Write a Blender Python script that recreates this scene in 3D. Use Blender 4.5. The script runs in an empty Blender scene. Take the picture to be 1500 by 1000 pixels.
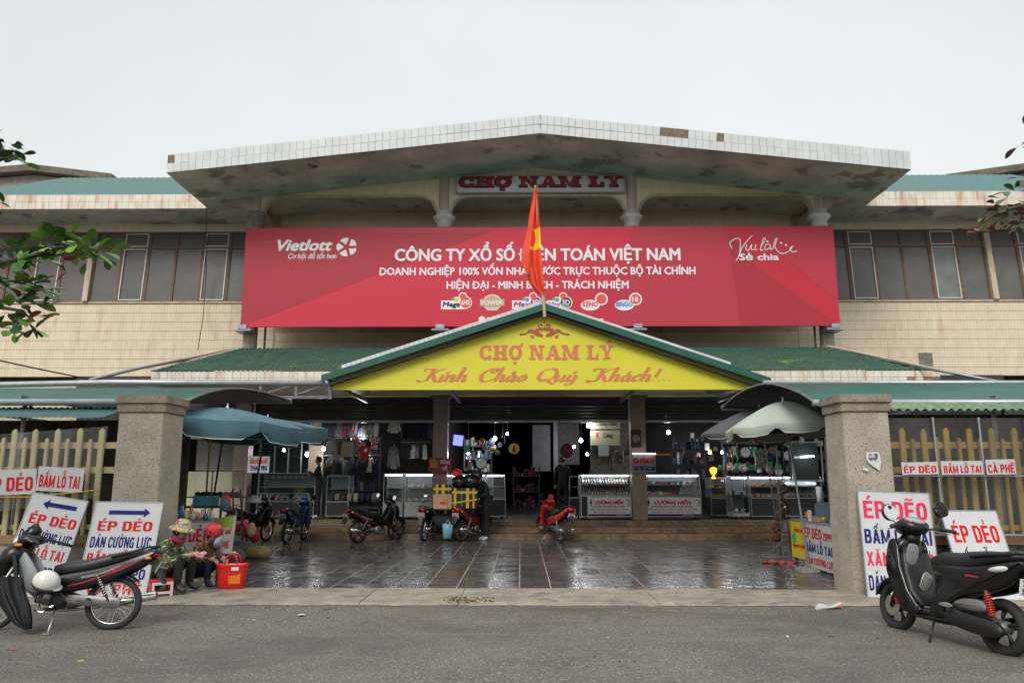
import bpy, bmesh, math, random
from mathutils import Vector, Matrix
random.seed(7)
R = math.radians
SC = bpy.context.scene
COL = SC.collection
# ------------------------------------------------------------------ camera
H = 1.55; F = 1150.0; PITCH = R(9.82); YAW = R(0.64)
cd = bpy.data.cameras.new('camera'); CAM = bpy.data.objects.new('camera', cd); COL.objects.link(CAM)
cd.sensor_width = 36.0; cd.lens = 36.0 * F / 1500.0; cd.clip_end = 2000; cd.clip_start = 0.05
CAM.location = (0, 0, H); CAM.rotation_euler = (math.pi / 2 + PITCH, 0, YAW); SC.camera = CAM
# ------------------------------------------------------------------ sky and sun (overcast)
W = bpy.data.worlds.new('World'); SC.world = W; W.use_nodes = True
nt = W.node_tree; bg = nt.nodes['Background']
sky = nt.nodes.new('ShaderNodeTexSky'); sky.sky_type = 'NISHITA'; sky.sun_disc = False
sky.sun_elevation = R(42); sky.sun_rotation = R(200); sky.dust_density = 6; sky.air_density = 1.5
tc = nt.nodes.new('ShaderNodeTexCoord'); sx = nt.nodes.new('ShaderNodeSeparateXYZ')
nt.links.new(tc.outputs['Generated'], sx.inputs[0])
rp = nt.nodes.new('ShaderNodeValToRGB'); e = rp.color_ramp.elements
e[0].position = 0.0; e[0].color = (6.3, 6.5, 6.4, 1); e[1].position = 1.0; e[1].color = (11.5, 11.9, 12.2, 1)
m_ = rp.color_ramp.elements.new(0.33); m_.color = (6.0, 6.25, 6.2, 1)
m_ = rp.color_ramp.elements.new(0.55); m_.color = (5.6, 5.88, 5.98, 1)
nt.links.new(sx.outputs['Z'], rp.inputs[0])
cn = nt.nodes.new('ShaderNodeTexNoise'); cn.inputs['Scale'].default_value = 1.3; cn.inputs['Detail'].default_value = 5
nt.links.new(tc.outputs['Generated'], cn.inputs['Vector'])
cr = nt.nodes.new('ShaderNodeMapRange'); cr.inputs['From Min'].default_value = .3; cr.inputs['From Max'].default_value = .7
cr.inputs['To Min'].default_value = .90; cr.inputs['To Max'].default_value = 1.06
nt.links.new(cn.outputs['Fac'], cr.inputs['Value'])
vm = nt.nodes.new('ShaderNodeVectorMath'); vm.operation = 'SCALE'
nt.links.new(rp.outputs[0], vm.inputs[0]); nt.links.new(cr.outputs[0], vm.inputs['Scale'])
mx = nt.nodes.new('ShaderNodeMixRGB'); mx.inputs[0].default_value = 0.92
nt.links.new(sky.outputs[0], mx.inputs[1]); nt.links.new(vm.outputs[0], mx.inputs[2])
nt.links.new(mx.outputs[0], bg.inputs[0]); bg.inputs[1].default_value = 0.1
sd = bpy.data.lights.new('sun', 'SUN'); sd.energy = 1.5; sd.angle = R(24); sd.color = (1, .97, .93)
SUN = bpy.data.objects.new('sun', sd); COL.objects.link(SUN); SUN.rotation_euler = (R(48), 0, R(-18)); SUN.location = (0, -5, 20)
SC.view_settings.view_transform = 'Standard'; SC.view_settings.look = 'None'; SC.view_settings.gamma = 1
SC.view_settings.use_curve_mapping = False; SC.view_settings.exposure = 0.55
try:
    SC.cycles.max_bounces = 6; SC.cycles.transparent_max_bounces = 24; SC.cycles.sample_clamp_indirect = 4; SC.cycles.caustics_reflective = False
except Exception: pass
# ------------------------------------------------------------------ pixel to place
_f = Vector((-math.sin(YAW) * math.cos(PITCH), math.cos(YAW) * math.cos(PITCH), math.sin(PITCH)))
_r = Vector((math.cos(YAW), math.sin(YAW), 0)); _u = _r.cross(_f)
def ray(px, py): return _f + _r * ((px - 750) / F) + _u * ((500 - py) / F)
def P(px, py, Y):
    d = ray(px, py); t = Y / d.y; return Vector((d.x * t, Y, H + d.z * t))
def G(px, py, z=0.0):
    d = ray(px, py); t = (z - H) / d.z; return Vector((d.x * t, d.y * t, z))
# ------------------------------------------------------------------ materials
MATS = {}
def mat(name, col, rough=.6, metal=0., var=.0, vs=3., bump=0., bs=40., col2=None, stretch=(1, 1, 1), spec=.5, emit=None, es=0, lo=.35, hi=.65, rough2=None, detail=5, world=True):
    if name in MATS: return MATS[name]
    m = bpy.data.materials.new(name); m.use_nodes = True; MATS[name] = m
    n = m.node_tree; b = n.nodes['Principled BSDF']; L = n.links
    b.inputs['Base Color'].default_value = (*col, 1); b.inputs['Roughness'].default_value = rough
    b.inputs['Metallic'].default_value = metal; b.inputs['Specular IOR Level'].default_value = spec
    if emit: b.inputs['Emission Color'].default_value = (*emit, 1); b.inputs['Emission Strength'].default_value = es
    if var or bump or col2 or rough2 is not None:
        if world:
            g = n.nodes.new('ShaderNodeNewGeometry'); src = g.outputs['Position']
        else:
            g = n.nodes.new('ShaderNodeTexCoord'); src = g.outputs['Object']
        mp = n.nodes.new('ShaderNodeMapping'); mp.inputs['Scale'].default_value = stretch; L.new(src, mp.inputs[0])
    if var or col2 or rough2 is not None:
        t = n.nodes.new('ShaderNodeTexNoise'); t.inputs['Scale'].default_value = vs; t.inputs['Detail'].default_value = detail; t.inputs['Roughness'].default_value = .65
        L.new(mp.outputs[0], t.inputs['Vector'])
        r = n.nodes.new('ShaderNodeMapRange'); r.inputs['From Min'].default_value = lo; r.inputs['From Max'].default_value = hi; L.new(t.outputs['Fac'], r.inputs['Value'])
        if var or col2:
            x = n.nodes.new('ShaderNodeMixRGB'); L.new(r.outputs[0], x.inputs[0])
            c2 = col2 or tuple(c * (1 - var) for c in col); c1 = col if col2 else tuple(min(1, c * (1 + var * .6)) for c in col)
            x.inputs[1].default_value = (*c1, 1); x.inputs[2].default_value = (*c2, 1); L.new(x.outputs[0], b.inputs['Base Color'])
            m['_last'] = 1
        if rough2 is not None:
            q = n.nodes.new('ShaderNodeMapRange'); q.inputs['To Min'].default_value = rough; q.inputs['To Max'].default_value = rough2
            L.new(r.outputs[0], q.inputs['Value']); L.new(q.outputs[0], b.inputs['Roughness'])
    if bump:
        t2 = n.nodes.new('ShaderNodeTexNoise'); t2.inputs['Scale'].default_value = bs; t2.inputs['Detail'].default_value = 4; L.new(mp.outputs[0], t2.inputs['Vector'])
        bb = n.nodes.new('ShaderNodeBump'); bb.inputs['Strength'].default_value = bump; bb.inputs['Distance'].default_value = .02
        L.new(t2.outputs['Fac'], bb.inputs['Height']); L.new(bb.outputs[0], b.inputs['Normal'])
    return m
def overlay(m, col, vs, lo, hi, stretch=(1, 1, 1), amt=1., detail=6, seed=0.):
    """a second layer of stain (noise mask) over a material's colour"""
    n = m.node_tree; L = n.links; b = n.nodes['Principled BSDF']
    g = n.nodes.new('ShaderNodeNewGeometry'); mp = n.nodes.new('ShaderNodeMapping'); mp.inputs['Scale'].default_value = stretch; mp.inputs['Location'].default_value = (seed, seed, seed)
    L.new(g.outputs['Position'], mp.inputs[0])
    t = n.nodes.new('ShaderNodeTexNoise'); t.inputs['Scale'].default_value = vs; t.inputs['Detail'].default_value = detail; t.inputs['Roughness'].default_value = .62; L.new(mp.outputs[0], t.inputs['Vector'])
    r = n.nodes.new('ShaderNodeMapRange'); r.inputs['From Min'].default_value = lo; r.inputs['From Max'].default_value = hi; r.inputs['To Max'].default_value = amt; L.new(t.outputs['Fac'], r.inputs['Value'])
    x = n.nodes.new('ShaderNodeMixRGB'); L.new(r.outputs[0], x.inputs[0]); x.inputs[2].default_value = (*col, 1)
    s = b.inputs['Base Color']
    if s.is_linked: L.new(s.links[0].from_socket, x.inputs[1])
    else: x.inputs[1].default_value = s.default_value
    L.new(x.outputs[0], s)
    return m
def thin(name, tint=(1, 1, 1), clear=.85, rough=.05, haze=0., hazecol=(.7, .7, .7)):
    m = bpy.data.materials.new(name); m.use_nodes = True; n = m.node_tree; L = n.links
    n.nodes.remove(n.nodes['Principled BSDF']); out = n.nodes['Material Output']
    t = n.nodes.new('ShaderNodeBsdfTransparent'); t.inputs[0].default_value = (*[c * clear for c in tint], 1)
    g = n.nodes.new('ShaderNodeBsdfGlossy'); g.inputs['Roughness'].default_value = rough; g.inputs[0].default_value = (1, 1, 1, 1)
    fr = n.nodes.new('ShaderNodeFresnel'); fr.inputs[0].default_value = 1.45
    a = n.nodes.new('ShaderNodeMixShader'); L.new(fr.outputs[0], a.inputs[0]); L.new(t.outputs[0], a.inputs[1]); L.new(g.outputs[0], a.inputs[2])
    last = a
    if haze:
        d = n.nodes.new('ShaderNodeBsdfDiffuse'); d.inputs[0].default_value = (*hazecol, 1)
        no = n.nodes.new('ShaderNodeTexNoise'); no.inputs['Scale'].default_value = 2.2; no.inputs['Detail'].default_value = 5
        ge = n.nodes.new('ShaderNodeNewGeometry'); L.new(ge.outputs['Position'], no.inputs['Vector'])
        mr = n.nodes.new('ShaderNodeMapRange'); mr.inputs['From Min'].default_value = .3; mr.inputs['From Max'].default_value = .75
        mr.inputs['To Min'].default_value = haze * .45; mr.inputs['To Max'].default_value = haze * 1.6; L.new(no.outputs['Fac'], mr.inputs['Value'])
        c = n.nodes.new('ShaderNodeMixShader'); L.new(mr.outputs[0], c.inputs[0]); L.new(a.outputs[0], c.inputs[1]); L.new(d.outputs[0], c.inputs[2]); last = c
    L.new(last.outputs[0], out.inputs[0]); MATS[name] = m; return m
ORD = ['first', 'second', 'third', 'fourth', 'fifth', 'sixth', 'seventh', 'eighth', 'ninth', 'tenth', 'eleventh', 'twelfth', 'thirteenth', 'fourteenth', 'fifteenth']
# ------------------------------------------------------------------ mesh builder
class MB:
    def __init__(s): s.v = []; s.f = []; s.mi = []; s.cur = 0; s.sm = []; s.smooth = False
    def add(s, vs, fs):
        o = len(s.v); s.v += [tuple(v) for v in vs]
        for f in fs: s.f.append([i + o for i in f]); s.mi.append(s.cur); s.sm.append(s.smooth)
        return s
    def box(s, c, d, rot=None):
        x, y, z = d[0] / 2, d[1] / 2, d[2] / 2
        vs = [Vector((a * x, b * y, e * z)) for a in (-1, 1) for b in (-1, 1) for e in (-1, 1)]
        if rot: M = Matrix.Rotation(rot[0], 3, 'X') if False else (Matrix.Rotation(rot[2], 3, 'Z') @ Matrix.Rotation(rot[1], 3, 'Y') @ Matrix.Rotation(rot[0], 3, 'X')); vs = [M @ v for v in vs]
        c = Vector(c)
        return s.add([v + c for v in vs], [(0, 1, 3, 2), (4, 6, 7, 5), (0, 4, 5, 1), (2, 3, 7, 6), (0, 2, 6, 4), (1, 5, 7, 3)])
    def bb(s, a, b): return s.box([(a[i] + b[i]) / 2 for i in range(3)], [abs(b[i] - a[i]) for i in range(3)])
    def rings(s, rs, close=True, cap=True):
        n = len(rs[0]); vs = [p for r in rs for p in r]; fs = []
        for k in range(len(rs) - 1):
            for i in range(n if close else n - 1):
                j = (i + 1) % n; fs.append((k * n + i, k * n + j, (k + 1) * n + j, (k + 1) * n + i))
        if cap and close: fs.append(tuple(range(n - 1, -1, -1))); fs.append(tuple((len(rs) - 1) * n + i for i in range(n)))
        return s.add(vs, fs)
    def cyl(s, a, b, r, r2=None, n=10, cap=True):
        a = Vector(a); b = Vector(b); r2 = r if r2 is None else r2; d = (b - a).normalized()
        u = d.orthogonal().normalized(); w = d.cross(u)
        return s.rings([[c + (u * math.cos(t) + w * math.sin(t)) * q for t in [2 * math.pi * i / n for i in range(n)]] for c, q in ((a, r), (b, r2))], True, cap)
    def tube(s, pts, r, n=8, cap=True):
        pts = [Vector(p) for p in pts]; rs = []; u = None
        for i, p in enumerate(pts):
            d = (pts[min(i + 1, len(pts) - 1)] - pts[max(i - 1, 0)]).normalized()
            u = d.orthogonal().normalized() if u is None else (u - d * u.dot(d)).normalized()
            w = d.cross(u); q = r[i] if isinstance(r, (list, tuple)) else r
            rs.append([p + (u * math.cos(t) + w * math.sin(t)) * q for t in [2 * math.pi * k / n for k in range(n)]])
        return s.rings(rs, True, cap)
    def lathe(s, prof, c=(0, 0, 0), n=16, axis='Z', cap=True):
        c = Vector(c); rs = []
        for r, h in prof:
            ring = []
            for i in range(n):
                t = 2 * math.pi * i / n; x, y = r * math.cos(t), r * math.sin(t)
                ring.append(c + (Vector((x, y, h)) if axis == 'Z' else Vector((x, h, y)) if axis == 'Y' else Vector((h, x, y))))
            rs.append(ring)
        return s.rings(rs, True, cap)
    def torus(s, c, R_, r, n=28, k=8, axis='Y', rz=1.0):
        c = Vector(c); rs = []
        for i in range(n + 1):
            t = 2 * math.pi * i / n; ring = []
            for j in range(k):
                q = 2 * math.pi * j / k; rr = R_ + r * math.cos(q); h = r * rz * math.sin(q); x, y = rr * math.cos(t), rr * math.sin(t)
                ring.append(c + (Vector((x, h, y)) if axis == 'Y' else Vector((x, y, h)) if axis == 'Z' else Vector((h, x, y))))
            rs.append(ring)
        return s.rings(rs, True, False)
    def ball(s, c, d, n=12, k=8, z0=-1., z1=1., rot=None):
        c = Vector(c); rs = []
        for i in range(k + 1):
            h = z0 + (z1 - z0) * i / k; a = math.asin(max(-1, min(1, h))); a0 = math.asin(z0); a1 = math.asin(z1); a = a0 + (a1 - a0) * i / k
            ring = [Vector((d[0] * math.cos(a) * math.cos(2 * math.pi * j / n), d[1] * math.cos(a) * math.sin(2 * math.pi * j / n), d[2] * math.sin(a))) for j in range(n)]
            if rot: M = Matrix.Rotation(rot[2], 3, 'Z') @ Matrix.Rotation(rot[1], 3, 'Y') @ Matrix.Rotation(rot[0], 3, 'X'); ring = [M @ v for v in ring]
            rs.append([v + c for v in ring])
        return s.rings(rs)
    def prism(s, poly, y0, y1):
        """poly in (x,z), extruded y0..y1 (y0 in front)"""
        n = len(poly); vs = [(p[0], y0, p[1]) for p in poly] + [(p[0], y1, p[1]) for p in poly]
        return s.add(vs, [tuple(range(n)), tuple(range(2 * n - 1, n - 1, -1))] + [(i, i + n, (i + 1) % n + n, (i + 1) % n) for i in range(n)])
    def flat(s, poly, y): return s.add([(p[0], y, p[1]) for p in poly], [tuple(range(len(poly)))])
    def pillow(s, poly, hw, inset=.02, y=0., e=.6):
        """rounded slab with outline poly (x,z), half width hw"""
        n = len(poly); area = sum(poly[i][0] * poly[(i + 1) % n][1] - poly[(i + 1) % n][0] * poly[i][1] for i in range(n)); sg = 1 if area > 0 else -1
        ins = []
        for i in range(n):
            a = Vector(poly[i - 1]); b = Vector(poly[(i + 1) % n]); d = (b - a); d = d.normalized() if d.length > 1e-9 else Vector((1, 0)); ins.append(Vector((-d.y, d.x)) * sg)
        rs = []
        for k, (yy, q) in enumerate(((-hw, 1.), (-hw * (.5 + e * .4), .35), (-hw * e * .8, 0), (hw * e * .8, 0), (hw * (.5 + e * .4), .35), (hw, 1.))):
            rs.append([(poly[i][0] + ins[i].x * inset * q, y + yy, poly[i][1] + ins[i].y * inset * q) for i in range(n)])
        return s.rings(rs)
    def loft(s, secs, n=14, ex=2.4):
        """secs: (x, y, z, halfwidth_y, halfheight, tilt) ellipse-like sections perpendicular to the path in xz"""
        rs = []
        for i, q in enumerate(secs):
            a = secs[max(i - 1, 0)]; b = secs[min(i + 1, len(secs) - 1)]
            d = Vector((b[0] - a[0], 0, b[2] - a[2])).normalized(); nrm = Vector((-d.z, 0, d.x)); ring = []
            for j in range(n):
                t = 2 * math.pi * j / n; c_, s_ = math.cos(t), math.sin(t)
                cy = math.copysign(abs(c_) ** (2 / ex), c_); cz = math.copysign(abs(s_) ** (2 / ex), s_)
                ring.append(Vector((q[0], q[1] + q[3] * cy, q[2])) + nrm * (q[4] * cz))
            rs.append(ring)
        return s.rings(rs)
    def mesh(s, name, mats=None, bevel=None):
        me = bpy.data.meshes.new(name); me.from_pydata(s.v, [], s.f)
        for m in (mats or []): me.materials.append(m)
        me.polygons.foreach_set('material_index', s.mi); me.polygons.foreach_set('use_smooth', s.sm)
        b = bmesh.new(); b.from_mesh(me); bmesh.ops.recalc_face_normals(b, faces=b.faces)
        if bevel: bmesh.ops.bevel(b, geom=[e for e in b.edges if e.is_manifold and e.calc_face_angle(0) > .6], offset=bevel, segments=2, affect='EDGES', clamp_overlap=True)
        b.to_mesh(me); b.free(); return me
def aslist(m): return list(m) if isinstance(m, (list, tuple)) else [m]
def link(name, me, parent=None, loc=None, rot=None):
    o = bpy.data.objects.new(name, me); COL.objects.link(o)
    if parent: o.parent = parent
    if loc is not None: o.location = loc
    if rot is not None: o.rotation_euler = rot
    return o
def obj(name, mb, m, parent=None, label=None, cat=None, group=None, kind=None, loc=None, rot=None, bevel=None, smooth=None):
    if smooth is not None: mb.sm = [smooth] * len(mb.sm)
    o = link(name, mb.mesh(name, aslist(m), bevel), parent, loc, rot); return tag(o, label, cat, group, kind)
def tag(o, label=None, cat=None, group=None, kind=None):
    if label: o['label'] = label
    if cat: o['category'] = cat
    if group: o['group'] = group
    if kind: o['kind'] = kind
    return o
def thing(name, label, cat, loc=(0, 0, 0), rot=(0, 0, 0), group=None, scale=1.):
    o = bpy.data.objects.new(name, None); o.empty_display_size = .1; COL.objects.link(o); o.location = loc; o.rotation_euler = rot; o.scale = (scale,) * 3
    return tag(o, label, cat, group)
KIDS = {}
def copy_tree(o, loc=None, rot=None, label=None, parent=None):
    c = o.copy(); COL.objects.link(c); c.parent = parent
    if loc is not None: c.location = loc
    if rot is not None: c.rotation_euler = rot
    if label: c['label'] = label
    for ch in o.children: copy_tree(ch, parent=c)
    return c
def piece(name, me, parent, loc=(0, 0, 0), rot=(0, 0, 0)): return link(name, me, parent, loc, rot)
def smoothpoly(pts, k=4, closed=True):
    out = []; n = len(pts)
    for i in range(n if closed else n - 1):
        p0, p1, p2, p3 = [pts[(i + d) % n] if closed else pts[max(0, min(n - 1, i + d))] for d in (-1, 0, 1, 2)]
        for j in range(k):
            t = j / k; out.append(tuple(.5 * ((2 * b) + (-a + c) * t + (2 * a - 5 * b + 4 * c - d) * t * t + (-a + 3 * b - 3 * c + d) * t ** 3) for a, b, c, d in zip(p0, p1, p2, p3)))
    if not closed: out.append(tuple(pts[-1]))
    return out
# ------------------------------------------------------------------ lettering
_TC = {}
def glyphs(body, res=2, shear=0.):
    k = (body, res, shear)
    if k in _TC: return _TC[k]
    c = bpy.data.curves.new('lettering', 'FONT'); c.body = body; c.resolution_u = res; c.shear = shear; c.fill_mode = 'FRONT'
    o = bpy.data.objects.new('lettering', c); COL.objects.link(o); dg = bpy.context.evaluated_depsgraph_get()
    me = bpy.data.meshes.new_from_object(o.evaluated_get(dg)); V = [(v.co.x, v.co.y) for v in me.vertices]; Fc = [tuple(p.vertices) for p in me.polygons]
    bpy.data.objects.remove(o); bpy.data.curves.remove(c); bpy.data.meshes.remove(me)
    _TC[k] = (V, Fc, min(v[0] for v in V), max(v[0] for v in V)); return _TC[k]
CAPH = None
HORN = {}
for _b, _s in (('OƠ', 0), ('OỜÒ', 0), ('OỚÓ', 0), ('OỠÕ', 0), ('OỢỌ', 0), ('UƯ', 0), ('UỪÙ', 0), ('UỨÚ', 0), ('UỰỤ', 0), ('UỮŨ', 0), ('oơ', 1), ('oờò', 1), ('oớó', 1), ('oợọ', 1), ('uư', 1), ('uừù', 1), ('uựụ', 1)):
    HORN[_b[1]] = (_b[2] if len(_b) > 2 else _b[0], 'horn', _s)
HORN['Đ'] = ('D', 'bar', 0); HORN['đ'] = ('d', 'bar', 1)
def text_mb(body, x0, x1, z, h, y, bold=.03, shear=0., res=2, taper=0., mb=None):
    """writes body between x0 and x1, baseline z, capital height h, in the plane y (facing -y); bold: stroke growth relative to h"""
    global CAPH
    if CAPH is None: CAPH = max(v[1] for v in glyphs('H')[0])
    plain = ''.join(HORN.get(c, (c,))[0] for c in body); V, Fc, a, b = glyphs(plain, res, shear); V = list(V); Fc = list(Fc)
    def extra(pts):
        o = len(V); V.extend(pts); Fc.append(tuple(range(o, o + len(pts))))
    for i, c in enumerate(body):
        if c not in HORN: continue
        base, kind, low = HORN[c]; xr = glyphs(plain[:i + 1], res, 0)[3]; g = glyphs(base, res, 0); xl = xr - (g[3] - g[2]); t = .09 * CAPH; xh = CAPH * (.66 if low else 1)
        if kind == 'bar':
            zz = CAPH * (.82 if low else .5); x_a, x_b = (xl + (xr - xl) * .35, xr + .12 * CAPH) if low else (xl - .14 * CAPH, xl + .32 * CAPH); pts = [(x_a, zz), (x_b, zz), (x_b, zz + t), (x_a, zz + t)]
        else:
            q = xr - (.05 if base.lower() in 'oòóõọ' else .0) * CAPH; pts = [(q - .06 * CAPH, xh * .80), (q + .05 * CAPH, xh * .80), (q + .16 * CAPH, xh * .93), (q + .16 * CAPH, xh * 1.08), (q + .07 * CAPH, xh * 1.08), (q + .06 * CAPH, xh * .95), (q - .05 * CAPH, xh * .9)]
        extra([(p[0] + shear * p[1], p[1]) for p in pts])
    mb = mb or MB(); sz = h / CAPH; sxx = (x1 - x0) / (b - a)
    r = bold * h; shifts = [(0, 0)] + ([(math.cos(t) * r, math.sin(t) * r) for t in [math.pi * 2 * i / 8 for i in range(8)]] if bold else [])
    if bold: sxx = (x1 - x0 - 2 * r) / (b - a); x0 = x0 + r
    for i, (dx, dz) in enumerate(shifts):
        mb.add([(x0 + (v[0] - a) * sxx + dx, y - i * .0002, z + v[1] * sz + dz * .8) for v in V], Fc)
    return mb
def _goth():
    """heavy condensed sign-painter capitals; unit cap height and unit letter width; stems s wide"""
    D = {}; s, t = .33, .165
    bar = lambda a, b, c, d: [(a, c), (b, c), (b, d), (a, d)]
    def arc(cx, cz, rx, rz, a0, a1, n=14, ex=2.9):
        def pt(a, fx, fz, qx, qz):
            c_, s_ = math.cos(R(a)), math.sin(R(a)); return (qx + fx * math.copysign(abs(c_) ** (2 / ex), c_), qz + fz * math.copysign(abs(s_) ** (2 / ex), s_))
        o = [pt(a0 + (a1 - a0) * k / n, rx, rz, cx, cz) for k in range(n + 1)]; i = [pt(a0 + (a1 - a0) * k / n, rx - s, rz - t, cx, cz) for k in range(n + 1)]
        return [[o[k], o[k + 1], i[k + 1], i[k]] for k in range(n)]
    st = bar(0, s, 0, 1); E_ = lambda: [st, bar(s, .9, 0, t), bar(s, .9, 1 - t, 1), bar(s, .82, .42, .42 + t)]
    D['E'] = (.92, E_()); D['L'] = (.85, [st, bar(s, .85, 0, t)]); D['I'] = (s, [st]); D['O'] = (1, arc(.5, .5, .5, .5, 0, 360, 28)); D['D'] = (1, [st, bar(s, .5, 0, t), bar(s, .5, 1 - t, 1)] + arc(.5, .5, .5, .5, -90, 90))
    D['P'] = (.98, [st, bar(s, .5, 1 - t, 1), bar(s, .5, .38, .38 + t)] + arc(.5, .69, .48, .31, -90, 90, 10)); D['B'] = (1, [st, bar(s, .5, 1 - t, 1), bar(s, .5, .44, .44 + t), bar(s, .5, 0, t)] + arc(.5, .74, .46, .26, -90, 90, 10) + arc(.5, .3, .5, .3, -90, 90, 10))
    D['C'] = (.98, arc(.5, .5, .5, .5, 20, 340, 26)); D['G'] = (1, arc(.5, .5, .5, .5, 24, 270, 22) + [bar(.5, .96, 0, t), bar(1 - s, 1, 0, .5), bar(.54, 1, .38, .38 + t * .9)])
    D['U'] = (1, [bar(0, s, .3, 1), bar(1 - s, 1, .3, 1)] + arc(.5, .35, .5, .35, 180, 360)); D['N'] = (1.05, [st, bar(1.05 - s, 1.05, 0, 1), [(0, 1), (s, 1), (1.05, 0), (1.05 - s, 0)]]); D['H'] = (1.02, [st, bar(1.02 - s, 1.02, 0, 1), bar(s, .8, .42, .42 + t)])
    D['M'] = (1.35, [st, bar(1.35 - s, 1.35, 0, 1), [(0, 1), (s, 1), (.78, .1), (.57, .1)], [(1.35 - s, 1), (1.35, 1), (.78, .1), (.57, .1)]]); D['A'] = (1.1, [[(0, 0), (s, 0), (.7, 1), (.4, 1)], [(1.1, 0), (1.1 - s, 0), (.4, 1), (.7, 1)], bar(.26, .84, .2, .2 + t)])
    D['T'] = (.95, [bar(0, .95, 1 - t, 1), bar(.475 - s / 2, .475 + s / 2, 0, 1 - t)]); D['X'] = (1.05, [[(0, 0), (s, 0), (1.03, 1), (1.03 - s, 1)], [(.02, 1), (s + .02, 1), (1.05, 0), (1.05 - s, 0)]]); D['Z'] = (.95, [bar(0, .95, 0, t), bar(0, .95, 1 - t, 1), [(0, t), (s * 1.1, t), (.95, 1 - t), (.95 - s * 1.1, 1 - t)]])
    D['V'] = (1.1, [[(0, 1), (s, 1), (.7, 0), (.4, 0)], [(1.1, 1), (1.1 - s, 1), (.4, 0), (.7, 0)]]); D['Y'] = (1.05, [bar(.36, .69, 0, .5), [(0, 1), (s, 1), (.69, .42), (.4, .42)], [(1.05, 1), (1.05 - s, 1), (.36, .42), (.65, .42)]]); D['-'] = (.5, [bar(0, .5, .4, .4 + t)])
    D['R'] = (1, D['P'][1] + [[(.4, .42), (.7, .42), (1.02, 0), (.7, 0)]]); D['S'] = (.95, arc(.47, .73, .47, .27, 20, 250, 14) + arc(.47, .27, .47, .27, -160, 90, 16))
    return D
GOTH = _goth()
MARK = {'Ấ': 'Acb', 'Ầ': 'Ac`', 'Á': "A'", 'À': 'A`', 'Ă': 'Au', 'Ắ': "Au", 'É': "E'", 'Ê': 'Ec', 'Ẻ': 'E?', 'Ẽ': 'E~', 'Ế': 'Ecb', 'Ể': 'Ec?', 'Ồ': 'Oc`', 'Ỗ': 'Oc~', 'Ố': "Ocb", 'Ô': 'Oc', 'Ò': 'O`', 'Ờ': 'Oh`', 'Ư': 'Uh', 'Ự': 'Uh.', 'Ử': 'Uh?', 'Ỉ': 'I?', 'Í': "I'", 'Ơ': 'Oh', 'Ạ': 'A.', 'Ọ': 'O.', 'Ụ': 'U.'}
def goth_mb(body, x0, x1, z, h, y, gap=.15, lean=0.):
    adv = 0; items = []
    for ch in body:
        if ch == ' ': adv += .5; continue
        c = MARK.get(ch, ch); a, ps = GOTH.get(c[0], GOTH['I']); items.append((adv, a, ps, c[1:])); adv += a + gap + (.12 if 'h' in c[1:] else 0)
    k = (x1 - x0) / (adv - gap); mb = MB(); n = 0
    for ox, a, ps, mk in items:
        m = a / 2; polys = list(ps); hat = 'c' in mk
        for q in mk:
            if q == 'c': polys += [[(m - .36, 1.06), (m - .12, 1.06), (m + .02, 1.2), (m, 1.27), (m - .06, 1.27)], [(m + .36, 1.06), (m + .12, 1.06), (m - .02, 1.2), (m, 1.27), (m + .06, 1.27)]]
            if q == "'" : polys.append([(m - .12, 1.08), (m + .08, 1.08), (m + .34, 1.3), (m + .04, 1.3)])
            if q == 'b': polys.append([(m + .1, 1.24), (m + .24, 1.24), (m + .5, 1.42), (m + .24, 1.42)])
            if q == '`': polys.append([(m - .08, 1.08), (m + .12, 1.08), (m - .04, 1.3), (m - .34, 1.3)] if not hat else [(m - .2, 1.24), (m - .06, 1.24), (m - .2, 1.42), (m - .46, 1.42)])
            if q == 'u': polys += [[(m - .34, 1.24), (m - .2, 1.24), (m - .08, 1.14), (m + .08, 1.14), (m + .2, 1.24), (m + .34, 1.24), (m + .16, 1.06), (m - .16, 1.06)]]
            if q == '~': b0 = .22 if hat else 0; polys += [[(m - .4, 1.1 + b0), (m - .3, 1.08 + b0), (m - .16, 1.14 + b0), (m + .02, 1.08 + b0), (m + .02, 1.16 + b0), (m - .16, 1.24 + b0), (m - .3, 1.2 + b0)], [(m + .02, 1.08 + b0), (m + .18, 1.06 + b0), (m + .4, 1.18 + b0), (m + .36, 1.24 + b0), (m + .18, 1.16 + b0), (m + .02, 1.16 + b0)]]
            if q == '?': polys += [[(m - .08, 1.06), (m + .06, 1.06), (m + .2, 1.2), (m + .06, 1.24)], [(m + .2, 1.2), (m + .18, 1.3), (m, 1.35), (m - .16, 1.3), (m - .14, 1.24), (m, 1.28), (m + .06, 1.22)]]
            if q == 'h': polys.append([(a - .14, .84), (a + .06, .84), (a + .24, .98), (a + .24, 1.12), (a + .1, 1.12), (a + .08, 1.0), (a - .14, .94)])
            if q == '.': polys.append([(m - .12, -.2), (m + .12, -.2), (m + .12, -.07), (m - .12, -.07)])
        for p in polys: mb.flat([(x0 + (ox + q[0]) * k + lean * q[1] * h, z + q[1] * h) for q in p], y - (n % 31) * .0001); n += 1
    return mb
def goth(parent, body, x0, x1, z, h, y, m, **k): return obj('lettering', goth_mb(body, x0, x1, z, h, y, **k), m, parent)
def text(parent, body, x0, x1, z, h, y, m, **k):
    return obj('lettering', text_mb(body, x0, x1, z, h, y, **k), m, parent)
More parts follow.
